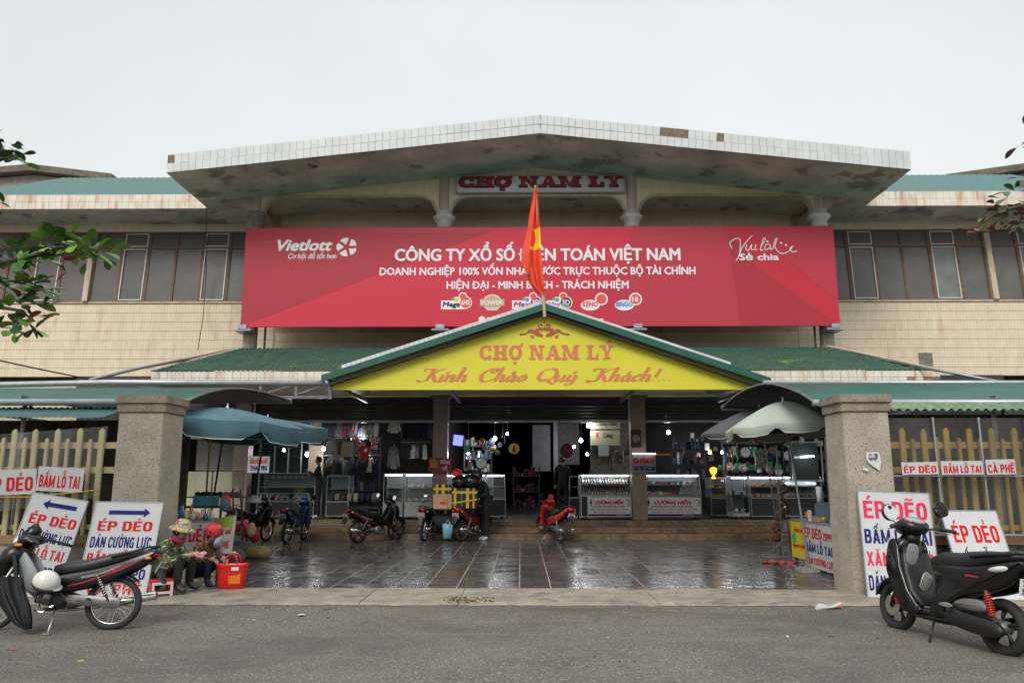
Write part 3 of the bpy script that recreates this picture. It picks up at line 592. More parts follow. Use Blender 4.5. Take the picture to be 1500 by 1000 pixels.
for a, b, c_, d in ((ax0, at0, 1, 0), (ax1, at1, 1, 0)):
    obj('hip_flashing', MB().tube([(a, Y0, za1 + .02), (b, Y1 - .32, zat + .04)], .035, 6), cream2, awn)
    mb = MB(); mb.add([(a, Y0, za1), (b, Y1 - .3, zat), (a, Y1 - .3, za1)], [(0, 1, 2)]); obj('hip_side', mb, moss_r, awn)
# side wings ground floor: recessed band, walls
obj('shaded_recess', MB().bb((XL, YW + .25, zlow - .6), (XR, YW + .5, zlow)), mat('recess_shade', (.05, .055, .04), .9), HALL)  # shade of the recess under the wing wall, painted as a dark greenish band
obj('lower_wall', MB().bb((XL, YW - .5, 0), (cx[0] - .35, YW - .3, P(0, 690, YW - .5).z)), cream2, HALL); obj('stall_window', MB().bb((P(288, 660, YW - .45).x, YW - .44, P(0, 690, YW - .5).z), (cx[0] - .35, YW - .4, P(0, 645, YW).z)), pane_m, HALL); obj('upper_wall', MB().bb((XL, YW - .5, P(0, 644, YW).z), (cx[0] - .35, YW - .32, zlow - .3)), cream2, HALL); obj('lower_wall', MB().bb((cx[3] + 2.5, YW - .5, 0), (XR, YW - .3, zlow - .3)), darkwall, HALL)
# interior shell
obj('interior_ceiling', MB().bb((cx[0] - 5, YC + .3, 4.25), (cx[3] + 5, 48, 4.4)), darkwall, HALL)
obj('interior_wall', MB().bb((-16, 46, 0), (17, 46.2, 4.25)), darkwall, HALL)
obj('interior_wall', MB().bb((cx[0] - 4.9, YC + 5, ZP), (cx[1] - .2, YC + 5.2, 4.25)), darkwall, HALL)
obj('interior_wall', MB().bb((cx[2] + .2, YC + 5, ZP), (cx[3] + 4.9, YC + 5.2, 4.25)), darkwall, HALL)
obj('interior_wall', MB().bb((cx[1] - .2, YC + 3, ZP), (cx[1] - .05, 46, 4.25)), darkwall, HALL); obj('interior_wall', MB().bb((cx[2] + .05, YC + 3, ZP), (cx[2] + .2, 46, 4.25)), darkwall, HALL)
obj('hall_shell', MB().bb((XL - .3, YW - .3, 0), (XL, 48, ze1)).bb((XR, YW - .3, 0), (XR + .3, 48, ze1)).bb((XL, 47, 0), (XR, 47.3, ze1)).bb((XL, 26.6, ze1 - .3), (XR, 47, ze1)), cream2, HALL)
# header beam, lintel panels, shutters
zh0 = P(790, 590, YC).z; zh1 = P(790, 615, YC).z
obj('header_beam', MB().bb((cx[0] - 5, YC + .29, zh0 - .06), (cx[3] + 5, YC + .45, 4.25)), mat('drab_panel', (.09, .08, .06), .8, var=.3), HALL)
for i in range(3):
    o = thing('roller_shutter', None, None); o.parent = HALL; a, b = cx[i] + .24, cx[i + 1] - .24; n = 5; h = (zh0 - zh1) / n
    me = MB().box((0, 0, 0), (b - a, .03, h - .012)).mesh('slat', [shutter_m], bevel=.006)
    for k in range(n): piece('slat', me, o, ((a + b) / 2, YC + .1, zh1 + h * (k + .5)))
    obj('bottom_rail', MB().bb((a, YC + .07, zh1 - .06), (b, YC + .13, zh1 - .002)), steel, o)
for s, a, b in ((0, cx[0] - 4.8, cx[0] - .24), (1, cx[3] + .24, cx[3] + 4.8)):
    o = thing('roller_shutter', None, None); o.parent = HALL; n = 5; h = (zh0 - zh1) / n; me = MB().box((0, 0, 0), (b - a, .03, h - .012)).mesh('slat', [shutter_m], bevel=.006)
    for k in range(n): piece('slat', me, o, ((a + b) / 2, YC + .1, zh1 + h * (k + .5)))
# grey gable roofs of the hall behind
def backroof(label, pts, Y):
    o = thing('hall_roof', label, 'building'); q = [P(x, y, Y) for x, y in pts]; poly = [(v.x, v.z) for v in q]
    obj('wall', MB().prism([(p[0], p[1] - .35) for p in poly] + [(poly[-1][0], ze1), (poly[0][0], ze1)][::1], Y + .05, Y + 8), mat('grey_render', (.33, .31, .27), .9, var=.3), o)
    n = len(poly); obj('roof', MB().prism(poly + [(p[0], p[1] - .3) for p in reversed(poly)], Y - .4, Y + 8.5), mat('weathered_roof_edge', (.15, .125, .1), .9, var=.4, vs=4), o)
backroof('grey weathered gable roof rising behind the green roof of the left wing', [(-150, 262), (52, 245), (170, 259)], 34)
backroof('grey weathered gable roof rising behind the green roof of the right wing', [(1380, 260), (1500, 243), (1700, 225)], 34)
# ================================================================== lettering sets
def calli():
    D = {}
    tail = lambda x: [(x, .5), (x, .07), (x + .07, 0), (x + .17, .1)]
    arch = [(0, .25), (.1, .46), (.2, .47), (.25, .34), (.25, .07), (.32, 0), (.42, .1)]
    D['i'] = (.2, [tail(0)]); D['n'] = (.46, [[(-.06, .42), (0, .5), (0, 0)], arch]); D['h'] = (.46, [[(.02, 1), (0, .98), (0, 0)], arch])
    D['a'] = (.44, [[(.24, .4), (.13, .5), (.0, .26), (.08, .01), (.2, .1), (.25, .4)], tail(.26)]); D['o'] = (.36, [[(.14, .5), (0, .25), (.13, 0), (.28, .25), (.14, .5)]])
    D['c'] = (.34, [[(.24, .4), (.14, .5), (0, .25), (.1, 0), (.3, .12)]]); D['u'] = (.46, [[(0, .5), (0, .1), (.08, 0), (.22, .15)], tail(.26)])
    D['y'] = (.42, [[(0, .5), (0, .1), (.08, 0), (.22, .15)], [(.26, .5), (.26, -.1), (.16, -.28), (.0, -.24)]])
    D['K'] = (.92, [[(.0, .8), (.06, .97), (.3, .96), (.5, 1.0)], [(.38, .96), (.38, .2), (.28, 0), (.06, .0), (.02, .1)], [(.86, 1.0), (.62, .86), (.4, .5)], [(.46, .55), (.6, .3), (.78, .0), (.94, .06)]])
    D['C'] = (.7, [[(.4, .66), (.5, .7), (.6, .86), (.46, 1.0), (.16, .9), (.02, .45), (.2, .02), (.45, .02), (.66, .2)], [(.4, .66), (.36, .82), (.5, .88)]])
    D['Q'] = (.8, [[(.38, 1), (.05, .8), (.04, .25), (.34, 0), (.66, .3), (.62, .8), (.38, 1)], [(.2, .12), (.4, .1), (.74, -.18), (.86, -.12)]])
    D['!'] = (.2, [[(.06, 1), (.03, .3)]]); D['.'] = (.2, [])
    return D
CAL = calli()
def calli_mb(seq, x0, x1, z, h, y, w=.13, slant=.36):
    """' acute  ` grave over the letter before"""
    adv = 0; items = []
    for ch in seq:
        if ch == ' ': adv += .42; continue
        if ch in "'`": items.append((last, [[(.06, .6), (.18, .78)]] if ch == "'" else [[(.04, .78), (.16, .6)]], ch)); continue
        a, st = CAL[ch]; items.append((adv, st, ch)); last = adv; adv += a + .03
    k = (x1 - x0) / (adv + .1); mb = MB(); i = 0
    for ox, st, ch in items:
        for s in st:
            ribbon(mb, [(x0 + (ox + px_ + slant * pz_) * k, z + pz_ * h) for px_, pz_ in s], w * h, y - (i % 9) * .0006, nib=R(12), thin_=.2); i += 1
        if ch in '!.': mb.flat([(x0 + (ox + .05) * k + .06 * h * math.cos(t), z + .06 * h + .06 * h * math.sin(t)) for t in [math.pi * 2 * q / 10 for q in range(10)]], y - .004)
    return mb
# ================================================================== crimson billboard
BB = thing('billboard', 'long crimson billboard with white lettering fixed across the upper storey columns', 'billboard', (0, YB, 0))
def bl_(px, py): v = P(px, py, YB); return (v.x, v.z)
q = [P(352, 479, YB), P(1231, 480, YB), P(1219, 334, YB), P(362, 334, YB)]
bx0, bx1, bz0, bz1 = q[0].x, q[1].x, q[0].z, q[3].z
Y_ = -.001
def cl(p): return (max(bx0 + .002, min(bx1 - .002, p[0])), max(bz0 + .002, min(bz1 - .002, p[1])))
obj('panel', MB().bb((bx0, 0, bz0), (bx1, .06, bz1)), red_b, BB)
def shade(pts, m, dy): obj('colour_field', MB().flat([cl(bl_(*p)) for p in pts], dy), m, BB)
shade([(360, 333), (735, 333), (352, 482), (350, 479)], red_d, -.004); shade([(360, 333), (735, 333), (700, 342), (361, 342)], red_e, -.006)
shade([(735, 333), (930, 333), (860, 480), (352, 480)], red_l, -.004); shade([(1064, 333), (1085, 480), (1232, 480), (1110, 390)], red_d, -.004)
shade([(1095, 333), (1219, 333), (1226, 440)], red_e, -.004); shade([(930, 333), (1064, 333), (1085, 480), (900, 480)], red_e, -.005)
tx = lambda body, px0, px1, pyb, hpx, m=white_p, parent=BB, fn=bl_, dy=-.012, **k: text(parent, body, fn(px0, pyb)[0], fn(px1, pyb)[0], fn(px0, pyb)[1], fn(px0, pyb - hpx)[1] - fn(px0, pyb)[1], dy, m, **k)
tx('CÔNG TY XỔ SỐ ĐIỆN TOÁN VIỆT NAM', 578, 997, 382, 16.5, bold=.05, res=3)
tx('DOANH NGHIỆP 100% VỐN NHÀ NƯỚC TRỰC THUỘC BỘ TÀI CHÍNH', 556, 1019, 403, 10.5, bold=.045); tx('HIỆN ĐẠI - MINH BẠCH - TRÁCH NHIỆM', 654, 921, 423, 10.5, bold=.045)
tx('Vietlott', 406, 487, 367, 15, bold=.06, shear=.28, res=3); tx('Cơ hội để tốt hơn', 422, 493, 379, 7.5, bold=.02, shear=.25)
tx('Sẻ chia', 1083, 1141, 381, 9, bold=.06); tx('1900 55 88 89', 714, 780, 472, 7.5, bold=.04); tx('www.vietlott.vn', 820, 884, 472, 7.5, bold=.04)
# five petals and star
mb = MB(); c = bl_(508, 362); rr = bl_(523, 362)[0] - c[0]
for k in range(5):
    a = 90 + 72 * k + 18; pts = [(c[0] + rr * r * math.cos(R(t)) * 1.0, c[1] + rr * r * .95 * math.sin(R(t))) for r, t in ((.30, a - 8), (.62, a - 24), (.93, a - 30), (1.0, a - 14), (1.0, a), (1.0, a + 14), (.93, a + 28), (.60, a + 20), (.3, a + 6))]
    mb.flat(pts, -.012)
obj('emblem', mb, white_p, BB)
mb = MB()
for s in ([(1072, 364), (1069, 356), (1077, 350), (1084, 352), (1083, 372), (1078, 382)], [(1083, 372), (1090, 358), (1102, 345)], [(1094, 358), (1092, 364), (1096, 367), (1101, 358), (1100, 365), (1105, 366)], [(1107, 358), (1106, 365), (1110, 366)], [(1114, 362), (1121, 351), (1118, 350), (1114, 366), (1118, 366)], [(1127, 358), (1121, 359), (1121, 366), (1127, 363), (1128, 358), (1128, 366), (1132, 363)], [(1132, 365), (1135, 352), (1138, 350), (1135, 362), (1143, 371), (1154, 369), (1161, 361), (1157, 364), (1160, 369), (1167, 368)]):
    ribbon(mb, [bl_(*p) for p in s], .024, -.012)
for c0 in ((1144, 356), (1151, 359), (1124, 354)): p = bl_(*c0); mb.flat(circ(p[0], p[1], .03), -.0125)
obj('handwritten_slogan', mb, white_p, BB)
# small game logos
pk = mat('magenta_print', (.35, .03, .2), .5); gold_p = mat('gold_print', (.55, .38, .2), .5); sky_p = mat('sky_blue_print', (.05, .3, .6), .5); grn_p = mat('green_print', (.05, .4, .12), .5); rball = mat('red_ball_print', (.7, .09, .06), .5)
def disc(o, px, py, r, m, dy, ry=None):
    p = bl_(px, py); s = (bl_(px + 1, py)[0] - p[0]); obj('logo_disc', MB().flat(circ(p[0], p[1], r * s, (ry or r) * s, 22), dy), m, o)
for body, x0, num, mm, cx_ in (('Mega', 648, '6/45', rball, 682), ('Max', 752, '3D', pk, 785), ('Max', 803, '3D', black_p, 829)):
    disc(BB, cx_, 443, 9.5, white_p, -.010); disc(BB, cx_, 443, 8, mm, -.013); disc(BB, cx_ - 4, 434, 6, white_p, -.0105); disc(BB, cx_ - 4, 434, 4.5, rball, -.0135); disc(BB, cx_ - 13, 439, 4.5, white_p, -.0107); disc(BB, cx_ - 13, 439, 3, sky_p if body == 'Max' else mat('yellow_print', (.7, .55, .04), .5), -.0137)
    disc(BB, cx_ - 18, 438, 2.2, grn_p, -.0137)
    p0, p1 = bl_(x0 - 2, 453), bl_(cx_, 440); obj('logo_backing', MB().bb((p0[0], -.009, p0[1]), (p1[0], -.002, p1[1])), white_p, BB)
    tx(body, x0, cx_ - 8, 449, 6.5, black_p if body == 'Mega' else pk, dy=-.014, bold=.07, shear=.2); tx(num, cx_ - 6, cx_ + 6, 446.5, 7, white_p, dy=-.016, bold=.04)
tx('PRO', 824, 834, 451, 3, white_p, dy=-.016)
disc(BB, 721, 443, 14, white_p, -.010, 12); disc(BB, 721, 443, 12.5, gold_p, -.013, 10.5); p0, p1 = bl_(703, 448), bl_(739, 438); obj('logo_banner', MB().bb((p0[0], -.016, p0[1]), (p1[0], -.002, p1[1])), gold_p, BB); tx('POWER', 705, 737, 446.5, 6, white_p, dy=-.019, bold=.05); tx('6/55', 713, 729, 455, 4.5, white_p, dy=-.017, bold=.03)
for body, x0, x1, mm, bx in (('KENO', 853, 876, rball, 881), ('BINGO', 902, 927, sky_p, 931)):
    disc(BB, (x0 + x1) / 2, 447, 14, white_p, -.010, 8); disc(BB, bx, 438, 9.5, white_p, -.0103); disc(BB, bx, 438, 7.5, rball, -.013); tx(body, x0, x1, 449, 7, mm, dy=-.0145, bold=.06, shear=.15)
tx('18', 926, 935, 442, 7, white_p, dy=-.016, bold=.04)
disc(BB, 706, 468, 5, white_p, -.012)
# steel brackets joining the billboard to the columns
for c in cx: obj('bracket', MB().bb((c - .24, -.03, bz0 - .1), (c + .24, .6, bz0 - .06)).bb((c - .12, -.05, bz0 - .055), (c + .12, .02, bz0 + .06)), steel_l, BB)
obj('frame_rail', MB().bb((bx0 + .05, .062, bz0 + .02), (bx1 - .05, .12, bz0 + .10)).bb((bx0 + .05, .062, bz1 - .14), (bx1 - .05, .12, bz1 - .06)), steel, BB)
for px in (388, 668, 905, 1194): v = P(px, 495, YB + .3); obj('prop', MB().cyl((v.x, .3, P(0, 512, YB).z), (v.x, .3, bz0 + .5), .03), dark, BB)
# ================================================================== name board under the gable
YN = YC - .2
NB = thing('name_board', 'silver framed board with dark red slab letters under the gable peak', 'sign', (0, YN, 0))
nf = lambda px, py: (P(px, py, YN).x, P(px, py, YN).z)
a, b = nf(668, 284), nf(915, 257)
silver = mat('silver_sign_face', (.60, .64, .65), .35, metal=.2, var=.1, vs=2)
obj('panel', MB().bb((a[0], -.05, a[1]), (b[0], .03, b[1])), silver, NB)
obj('border', MB().bb((a[0], -.075, a[1]), (b[0], -.052, a[1] + .035)).bb((a[0], -.075, b[1] - .035), (b[0], -.052, b[1])).bb((a[0], -.075, a[1] + .036), (a[0] + .035, -.052, b[1] - .036)).bb((b[0] - .035, -.075, a[1] + .036), (b[0], -.052, b[1] - .036)), steel_l, NB)
z = nf(0, 278)[1]; hh = nf(0, 263)[1] - z
obj('letter_shadow', slab_mb("CHO~ NAM LY'", nf(676, 0)[0], nf(905, 0)[0], z, hh, -.056, grow=.028), mat('dark_letter_edge', (.045, .03, .03), .6), NB)
obj('letters', slab_mb("CHO~ NAM LY'", nf(677, 0)[0], nf(904, 0)[0], z + .01, hh * .98, -.07, grow=-.004), mat('oxblood_letters', (.36, .015, .03), .5), NB)
# ================================================================== yellow entrance gable
YG = 17.1
EG = thing('entrance_canopy', 'bright yellow triangular entrance board under a green edged gable roof with white tile strip', 'canopy', (0, YG, 0))
gf = lambda px, py: (P(px, py, YG).x, P(px, py, YG).z)
g0, g1, gp_, gl, gr = gf(487, 571), gf(1115, 573), gf(797, 460), gf(487, 548), gf(1114, 552)
zb_ = g0[1]
obj('panel', MB().prism([(g0[0], zb_), (g1[0], zb_), (g1[0], gr[1]), (gp_[0], gp_[1] - .0), (g0[0], gl[1])], 0, .05), yellow_p, EG)
z = gf(0, 528)[1]; h = gf(0, 507)[1] - z
obj('letters', slab_mb("CHO~ NAM LY'", gf(706, 0)[0], gf(888, 0)[0], z, h, -.003, grow=.004), orange_p, EG)
z = gf(0, 559)[1]; h = gf(0, 541)[1] - z
obj('script_letters', calli_mb("Ki'nh Cha`o Quy' Kha'ch!...", gf(611, 559)[0], gf(990, 559)[0], z, h, -.003, w=.36), orange_p, EG)
mb = MB(); c0 = gf(797.5, 490)
for s in (1, -1):
    for w, pts in ((.045, [(.55, .0), (.42, .02), (.3, .06), (.12, -.03), (.03, -.02)]), (.07, [(.36, .06), (.28, .09), (.2, .03), (.12, .0)]), (.03, [(.3, .0), (.28, -.07), (.24, -.06), (.26, -.02)]), (.05, [(.06, .0), (.14, .03), (.12, .12), (.05, .12), (.07, .07)]), (.035, [(.02, .13), (.1, .14), (.12, .2), (.06, .23), (.06, .18)]), (.06, [(.17, .0), (.2, .06), (.15, .13)])):
        ribbon(mb, [(c0[0] + s * p[0], c0[1] + p[1]) for p in pts], w, -.004)
mb.flat([(c0[0] - .03, c0[1] + .14), (c0[0], c0[1] + .06), (c0[0] + .03, c0[1] + .14), (c0[0], c0[1] + .19)], -.005); mb.flat(circ(c0[0], c0[1] + .28, .025), -.005)
obj('scroll_ornament', mb, mat('brown_red_print', (.38, .08, .04), .5), EG)
r0, r1, rp_ = gf(475, 552), gf(1124, 556), gf(797, 451)
def slope(name, m, a, b, t, d0, d1, dz=0): return obj(name, MB().prism([(a[0], a[1] + dz), (b[0], b[1] + dz), (b[0], b[1] + dz + t), (a[0], a[1] + dz + t)], d0, d1), m, EG)
e0 = (r0[0], r0[1] - .04); e1 = (r1[0], r1[1] - .04)
edge_g = mat('green_ridge_metal', (.015, .09, .07), .4, metal=.1, var=.15)
for a in (e0, e1):
    slope('roof_sheet', green_r, a, rp_, .03, -.22, 3.6, -.02)
    o = slope('green_edge_trim', edge_g, a, rp_, .15, -.26, -.225, -.1); slope('purlin', dark, (a[0] * .97 + rp_[0] * .03, a[1]), rp_, .06, -.18, -.05, -.17)
    n = 46 if a is e0 else 46; st = thing('white_tile_strip', None, None); st.parent = EG; ang = -math.atan2(rp_[1] - a[1], rp_[0] - a[0]); L_ = (rp_[0] - a[0]) / n
    me = MB().box((0, 0, 0), (abs(L_) / math.cos(ang) - .008, .02, .09 if a is e0 else .07)).mesh('tile', [white_t])
    for i in range(4 if a is e0 else 8, n):
        t = (i + .5) / n; piece('tile', me, st, (a[0] + (rp_[0] - a[0]) * t, -.2, a[1] + (rp_[1] - a[1]) * t + (.09 if a is e0 else .075)), (random.uniform(-.02, .02), ang, random.uniform(-.02, .02)))
obj('truss', MB().bb((g0[0], .1, zb_ + .02), (g1[0], .15, zb_ + .07)), steel, EG)
for k in range(12): x = g0[0] + (g1[0] - g0[0]) * (k + .5) / 12; zz = rp_[1] - .14 - (rp_[1] - e0[1]) * abs(x - rp_[0]) / (rp_[0] - e0[0]); obj('strut', MB().bb((x - .02, .08, zb_ + .08), (x + .02, .12, max(zb_ + .2, zz))), steel, EG)
for x, (y0, y1) in ((g0[0] + .1, (0, 3.4)), (g1[0] - .1, (0, 3.4)), (-1.6, (0.1, 3.4)), (2.6, (.1, 3.4))): obj('rafter', MB().bb((x - .03, y0 + .16, zb_ + .03), (x + .03, y1, zb_ + .12)), steel, EG)
# side trusses left of the board
TL_ = thing('roof_truss', 'grey steel lattice truss at the left end of the yellow entrance board', 'truss', (0, YG + .3, 0)); tf = lambda px, py: (P(px, py, YG + .3).x, P(px, py, YG + .3).z)
def bar(o, a, b, w, name='bar', m=steel, Y=0): return obj(name, MB().tube([(a[0], Y, a[1]), (b[0], Y, b[1])], w, 4), m, o)
for a, b, w in (((395, 582), (486, 581), .05), ((484, 557), (484, 584), .06), ((434, 560), (434, 582), .04), ((382, 560), (382, 580), .04), ((434, 562), (384, 577), .018), ((484, 560), (436, 577), .018), ((380, 560), (484, 561), .03)): bar(TL_, tf(*a), tf(*b), w)
# flag
FL = thing('flag', 'limp red flag with a yellow star drooping from the pole on the entrance gable', 'flag', (0, YG - .3, 0)); ff = lambda px, py: (P(px, py, YG - .3).x, P(px, py, YG - .3).z)
a, b = ff(798, 464), ff(784, 272); obj('pole', MB().tube([(a[0], 0, a[1]), (b[0], .0, b[1])], [.035, .02], 8), mat('bamboo_pole', (.45, .38, .25), .6), FL)
fm = mat('red_flag_cloth', (.78, .075, .03), .7, var=.12, vs=3); fd = mat('flag_star_cloth', (.85, .6, .02), .7)
rows = [(276, 783, 785), (290, 780, 787.5), (310, 776, 789), (330, 773, 790), (350, 769, 791.5), (366, 765, 792), (378, 764, 793), (388, 765, 794), (400, 771, 795), (412, 774, 796), (422, 780, 797), (432, 789, 798)]
rows = [tuple(r) for r in smoothpoly([tuple(map(float, r)) for r in rows], 4, closed=False)]
mb = MB(); NN = 20; grid = []
for py, l, r in rows:
    w = r - l; line = []
    for k in range(NN + 1):
        t = k / NN; x, z_ = ff(l + w * t, py); line.append((x, -.05 - .09 * math.sin(t * math.pi * 3.2 + py * .012) * min(1, w / 14) * (.5 + .5 * t if t < .5 else 1), z_))
    grid.append(line)
mb.rings(grid, close=False)
for i in range(len(mb.f)):
    r_i, c_i = divmod(i, NN); py = rows[r_i][0]; t = (c_i + .5) / NN
    if 333 < py < 366: 
        u = (py - 333) / 33; lo_ = .52 + (.22 * math.sin(u * math.pi)) * (1 if u < .6 else .8) if u < .85 else .4
        if t > lo_ - .02 and t < .98: mb.mi[i] = 1
o = obj('cloth', mb, [fm, fd], FL, smooth=True)
mb = MB(); mb.rings([[(ff(l, py)[0], -.14, ff(l, py)[1]), (ff(l + w, py)[0], -.2, ff(l + w, py)[1]), (ff(l + w * 1.5, py + 2)[0], -.13, ff(l, py)[1])] for py, l, w in ((366, 764.5, 3), (374, 763.5, 7), (384, 764, 9), (394, 767, 6), (404, 771, 3))], close=False); obj('fold', mb, fm, FL, smooth=True)
# ================================================================== side vault roofs
def onX(px, py, X): d = ray(px, py); t = X / d.x; return (d.y * t, H + d.z * t)
GX0 = P(275, 587, 11.8).x; GX1 = P(1192, 588, 11.8).x
def vault(side, X, pts, xe, label, gut, crown):
    o = thing('vault_roof', label, 'canopy', (0, 0, 0)); q = [onX(px, py, X) for px, py in pts]; q = smoothpoly(q, 4, False); a, b = min(X, xe), max(X, xe)
    obj('roof_sheet', corrugated(q, a, b, .125, .012, 4), green_r, o); obj('underside', MB().rings([[(x, y, z - .03) for y, z in q] for x in (a + .02, b - .02)], close=False), dark, o)
    obj('end_rib', MB().tube([(X, y, z) for y, z in q], .02, 6), steel, o, smooth=True)
    obj('gutter', MB().cyl((a - .02, q[0][0] - .02, q[0][1] - .02), (b + .02, q[0][0] - .02, q[0][1] - .02), .05, n=14), steel_l, o, smooth=True); obj('rear_gutter', MB().cyl((a, q[-1][0], q[-1][1]), (b, q[-1][0], q[-1][1]), .06, n=14), steel_l, o, smooth=True)
    for k in range(4):
        x = X + (xe - X) * (k * .25 + .24)
        for y, z in (q[2], q[-3]): obj('post', MB().cyl((x, y, 0), (x, y, z - .05), .035), steel, o)
        obj('tie_beam', MB().bb((x - .02, q[1][0], q[0][1] + .05), (x + .02, q[-1][0], q[0][1] + .1)), steel, o)
    return q
ql = vault(0, GX0, [(275, 587), (300, 576), (332, 569), (365, 570), (398, 577), (427, 587)], -16, 'green corrugated vault roof over the stalls behind the left gate pillar', 1, 1)
qr = vault(1, GX1, [(1192, 588), (1172, 575), (1145, 565), (1118, 562), (1085, 574), (1057, 597)], 16, 'green corrugated vault roof over the stalls behind the right gate pillar', 1, 1)
a = P(475, 561, 17.0); t_ = tag(obj('drain_pipe', MB().tube([(-16, 17.0, P(0, 560, 17).z), (-12, 17, P(60, 562, 17).z - .03), (-9, 17, P(60, 560, 17).z), (a.x, 17, a.z)], .065, 12), steel_l, smooth=True), 'long grey horizontal pipe running above the left green vault roof', 'pipe')
a = P(1118, 563, 14.3); tag(obj('drain_pipe', MB().tube([(a.x, 14.3, a.z + .03), (16, 14.3, P(1400, 565, 14.3).z + .03)], .05, 12), steel_l, smooth=True), 'grey horizontal pipe running along the crown of the right green vault roof', 'pipe')
def cable(pts, r, label, m=cable_m, cat='cable', name='overhead_cable'): return tag(obj(name, MB().tube([P(*p) for p in pts], r, 6), m, smooth=True), label, cat)
cable([(-60, 515, 15), (0, 528, 16), (60, 541, 17), (110, 551, 18), (128, 555, 18.2)], .018, 'black cable sagging above the left vault roof towards the grey pipe')
cable([(131, 556, 17.6), (150, 552, 17.8), (200, 540, 18.2), (280, 525, 20), (345, 511, 21.4)], .035, 'grey sloping pipe following the left hip of the mossy awning roof', steel, 'pipe', 'sloping_pipe')
cable([(1228, 511, 21.4), (1290, 526, 20), (1360, 540, 18.6), (1475, 561, 17.2)], .035, 'grey sloping pipe following the right hip of the mossy awning roof', steel, 'pipe', 'sloping_pipe')
cable([(303, 300, 21.9), (302, 340, 22.8), (302, 400, 23.2), (298, 460, 23.3), (290, 512, 21)], .012, 'thin dark cable hanging down the cream wall left of the billboard')
# ================================================================== gate pillars
def pillar(x0, x1, label, inner):
    o = thing('gate_pillar', label, 'pillar', ((x0 + x1) / 2, 11.23, 0)); w = x1 - x0; zt_ = P(0, 604, 10.9).z; zc = P(0, 579, 10.9).z
    mb = MB(); b_, t_ = 1.035, .985; d = .33
    mb.rings([[(-w / 2 * k, -d * k, z), (w / 2 * k, -d * k, z), (w / 2 * k, d * k, z), (-w / 2 * k, d * k, z)] for k, z in ((b_, 0), (t_, zt_))]); obj('shaft', mb, granite, o, bevel=.012)
    hh = (zc - zt_) * .5
    obj('cap_course', MB().bb((-w / 2 - .02, -d - .02, zt_ + .001), (w / 2 + .02, d + .02, zt_ + hh)), granite_c, o, bevel=.01); obj('cap', MB().bb((-w / 2 - .048, -d - .048, zt_ + hh + .001), (w / 2 + .048, d + .048, zc)), granite_c, o, bevel=.015)
    return o
pxl = P(238, 640, 10.9).x; pxr = P(1236, 640, 10.9).x
pillar(pxl - .64, pxl, 'square pebbledash gate pillar beside the seated women', 1); pr_ = pillar(pxr, pxr + .64, 'square pebbledash gate pillar with a torn black and white poster', -1)
v = P(1280, 676, 10.87); mb = MB(); mb.add([(v.x - .07, 10.868, v.z - .02), (v.x + .07, 10.868, v.z - .12), (v.x + .1, 10.868, v.z + .0), (v.x + .08, 10.868, v.z + .13), (v.x - .09, 10.868, v.z + .13), (v.x - .1, 10.868, v.z + .04)], [(0, 1, 2, 3, 4, 5)])
o = tag(obj('torn_poster', mb, mat('poster_paper', (.62, .62, .6), .7)), 'torn black and white paper poster pasted on the right gate pillar', 'poster')
obj('print', MB().add([(v.x - .07, 10.865, v.z + .02), (v.x + .05, 10.865, v.z + .01), (v.x + .06, 10.865, v.z + .11), (v.x - .06, 10.865, v.z + .11)], [(0, 1, 2, 3)]), mat('poster_ink', (.08, .08, .09), .7, col2=(.5, .5, .5), vs=22, lo=.48, hi=.52), o)
obj('scrap', MB().box((v.x - .12, 10.866, v.z - .1), (.07, .003, .04), (0, .4, 0)), mat('poster_paper', (.62, .62, .6)), o)
# ================================================================== fences
picket = mat('cream_yellow_concrete', (.58, .50, .27), .75, var=.18, vs=5, stretch=(1, 1, .4)); picket2 = mat('ochre_concrete', (.64, .46, .12), .75, var=.2, vs=5, stretch=(1, 1, .4))
stone = mat('dark_stone_wall', (.10, .095, .09), .85, var=.5, vs=7, bump=1, bs=20)
def fence(x0, x1, label, m, pxs, wallm):
    YFn = 11.3; o = thing('fence', label, 'fence', (0, YFn, 0)); zw = P(0, 783, YFn).z
    obj('base_wall', MB().bb((x0, -.02, 0), (x1, .3, zw - .12)), wallm, o); obj('coping', MB().bb((x0, -.06, zw - .118), (x1, .32, zw)), mat('terracotta_coping', (.36, .22, .13), .8, var=.25, vs=4), o)
    if wallm is stone:
        for r in range(4):
            x = x0 + .01
            while x < min(x1, 7.6): w_ = random.uniform(.18, .34); obj('stone', MB().box((x + w_ / 2, -.03, .09 + r * .15), (w_ - .02, .05, .13)), stone, o, bevel=.012); x += w_
    zb2, zs2 = P(0, 627, YFn).z, P(0, 641, YFn).z
    def pk_(w, h): return MB().prism([(-w / 2, zw), (w / 2, zw), (w / 2, h - w * .7), (w * .1, h), (-w / 2, h - w * .5)], -.02, .02).mesh('picket', [m], bevel=.006)
    mb_, ms_ = pk_(.078, zb2), pk_(.05, zs2); st = .158; k = 0; x = pxs[0]
    while x0 < x < x1:
        piece('picket', mb_ if k % 2 == 0 else ms_, o, (x, -.02 + random.uniform(-.006, .006), random.uniform(-.015, .01)), (0, random.uniform(-.006, .006), 0)); x += pxs[1] * st; k += 1
    for py in (652, 688): zz = P(0, py, YFn).z; obj('rail', MB().bb((x0, .03, zz - .045), (x1, .09, zz + .045)), m, o)
    zz = zw + .1; obj('rail', MB().bb((x0, .03, zz - .03), (x1, .09, zz + .04)), m, o)
    return o
fence(-12, pxl - .66, 'pale cream picket fence on low wall left of the left gate pillar', picket, (P(150, 640, 11.3).x, -1), mat('beige_wall', (.42, .38, .31), .85, var=.2, vs=3))
fence(pxr + .66, 13, 'ochre picket fence on dark stone wall right of the right gate pillar', picket2, (P(1320, 640, 11.3).x, 1), stone)
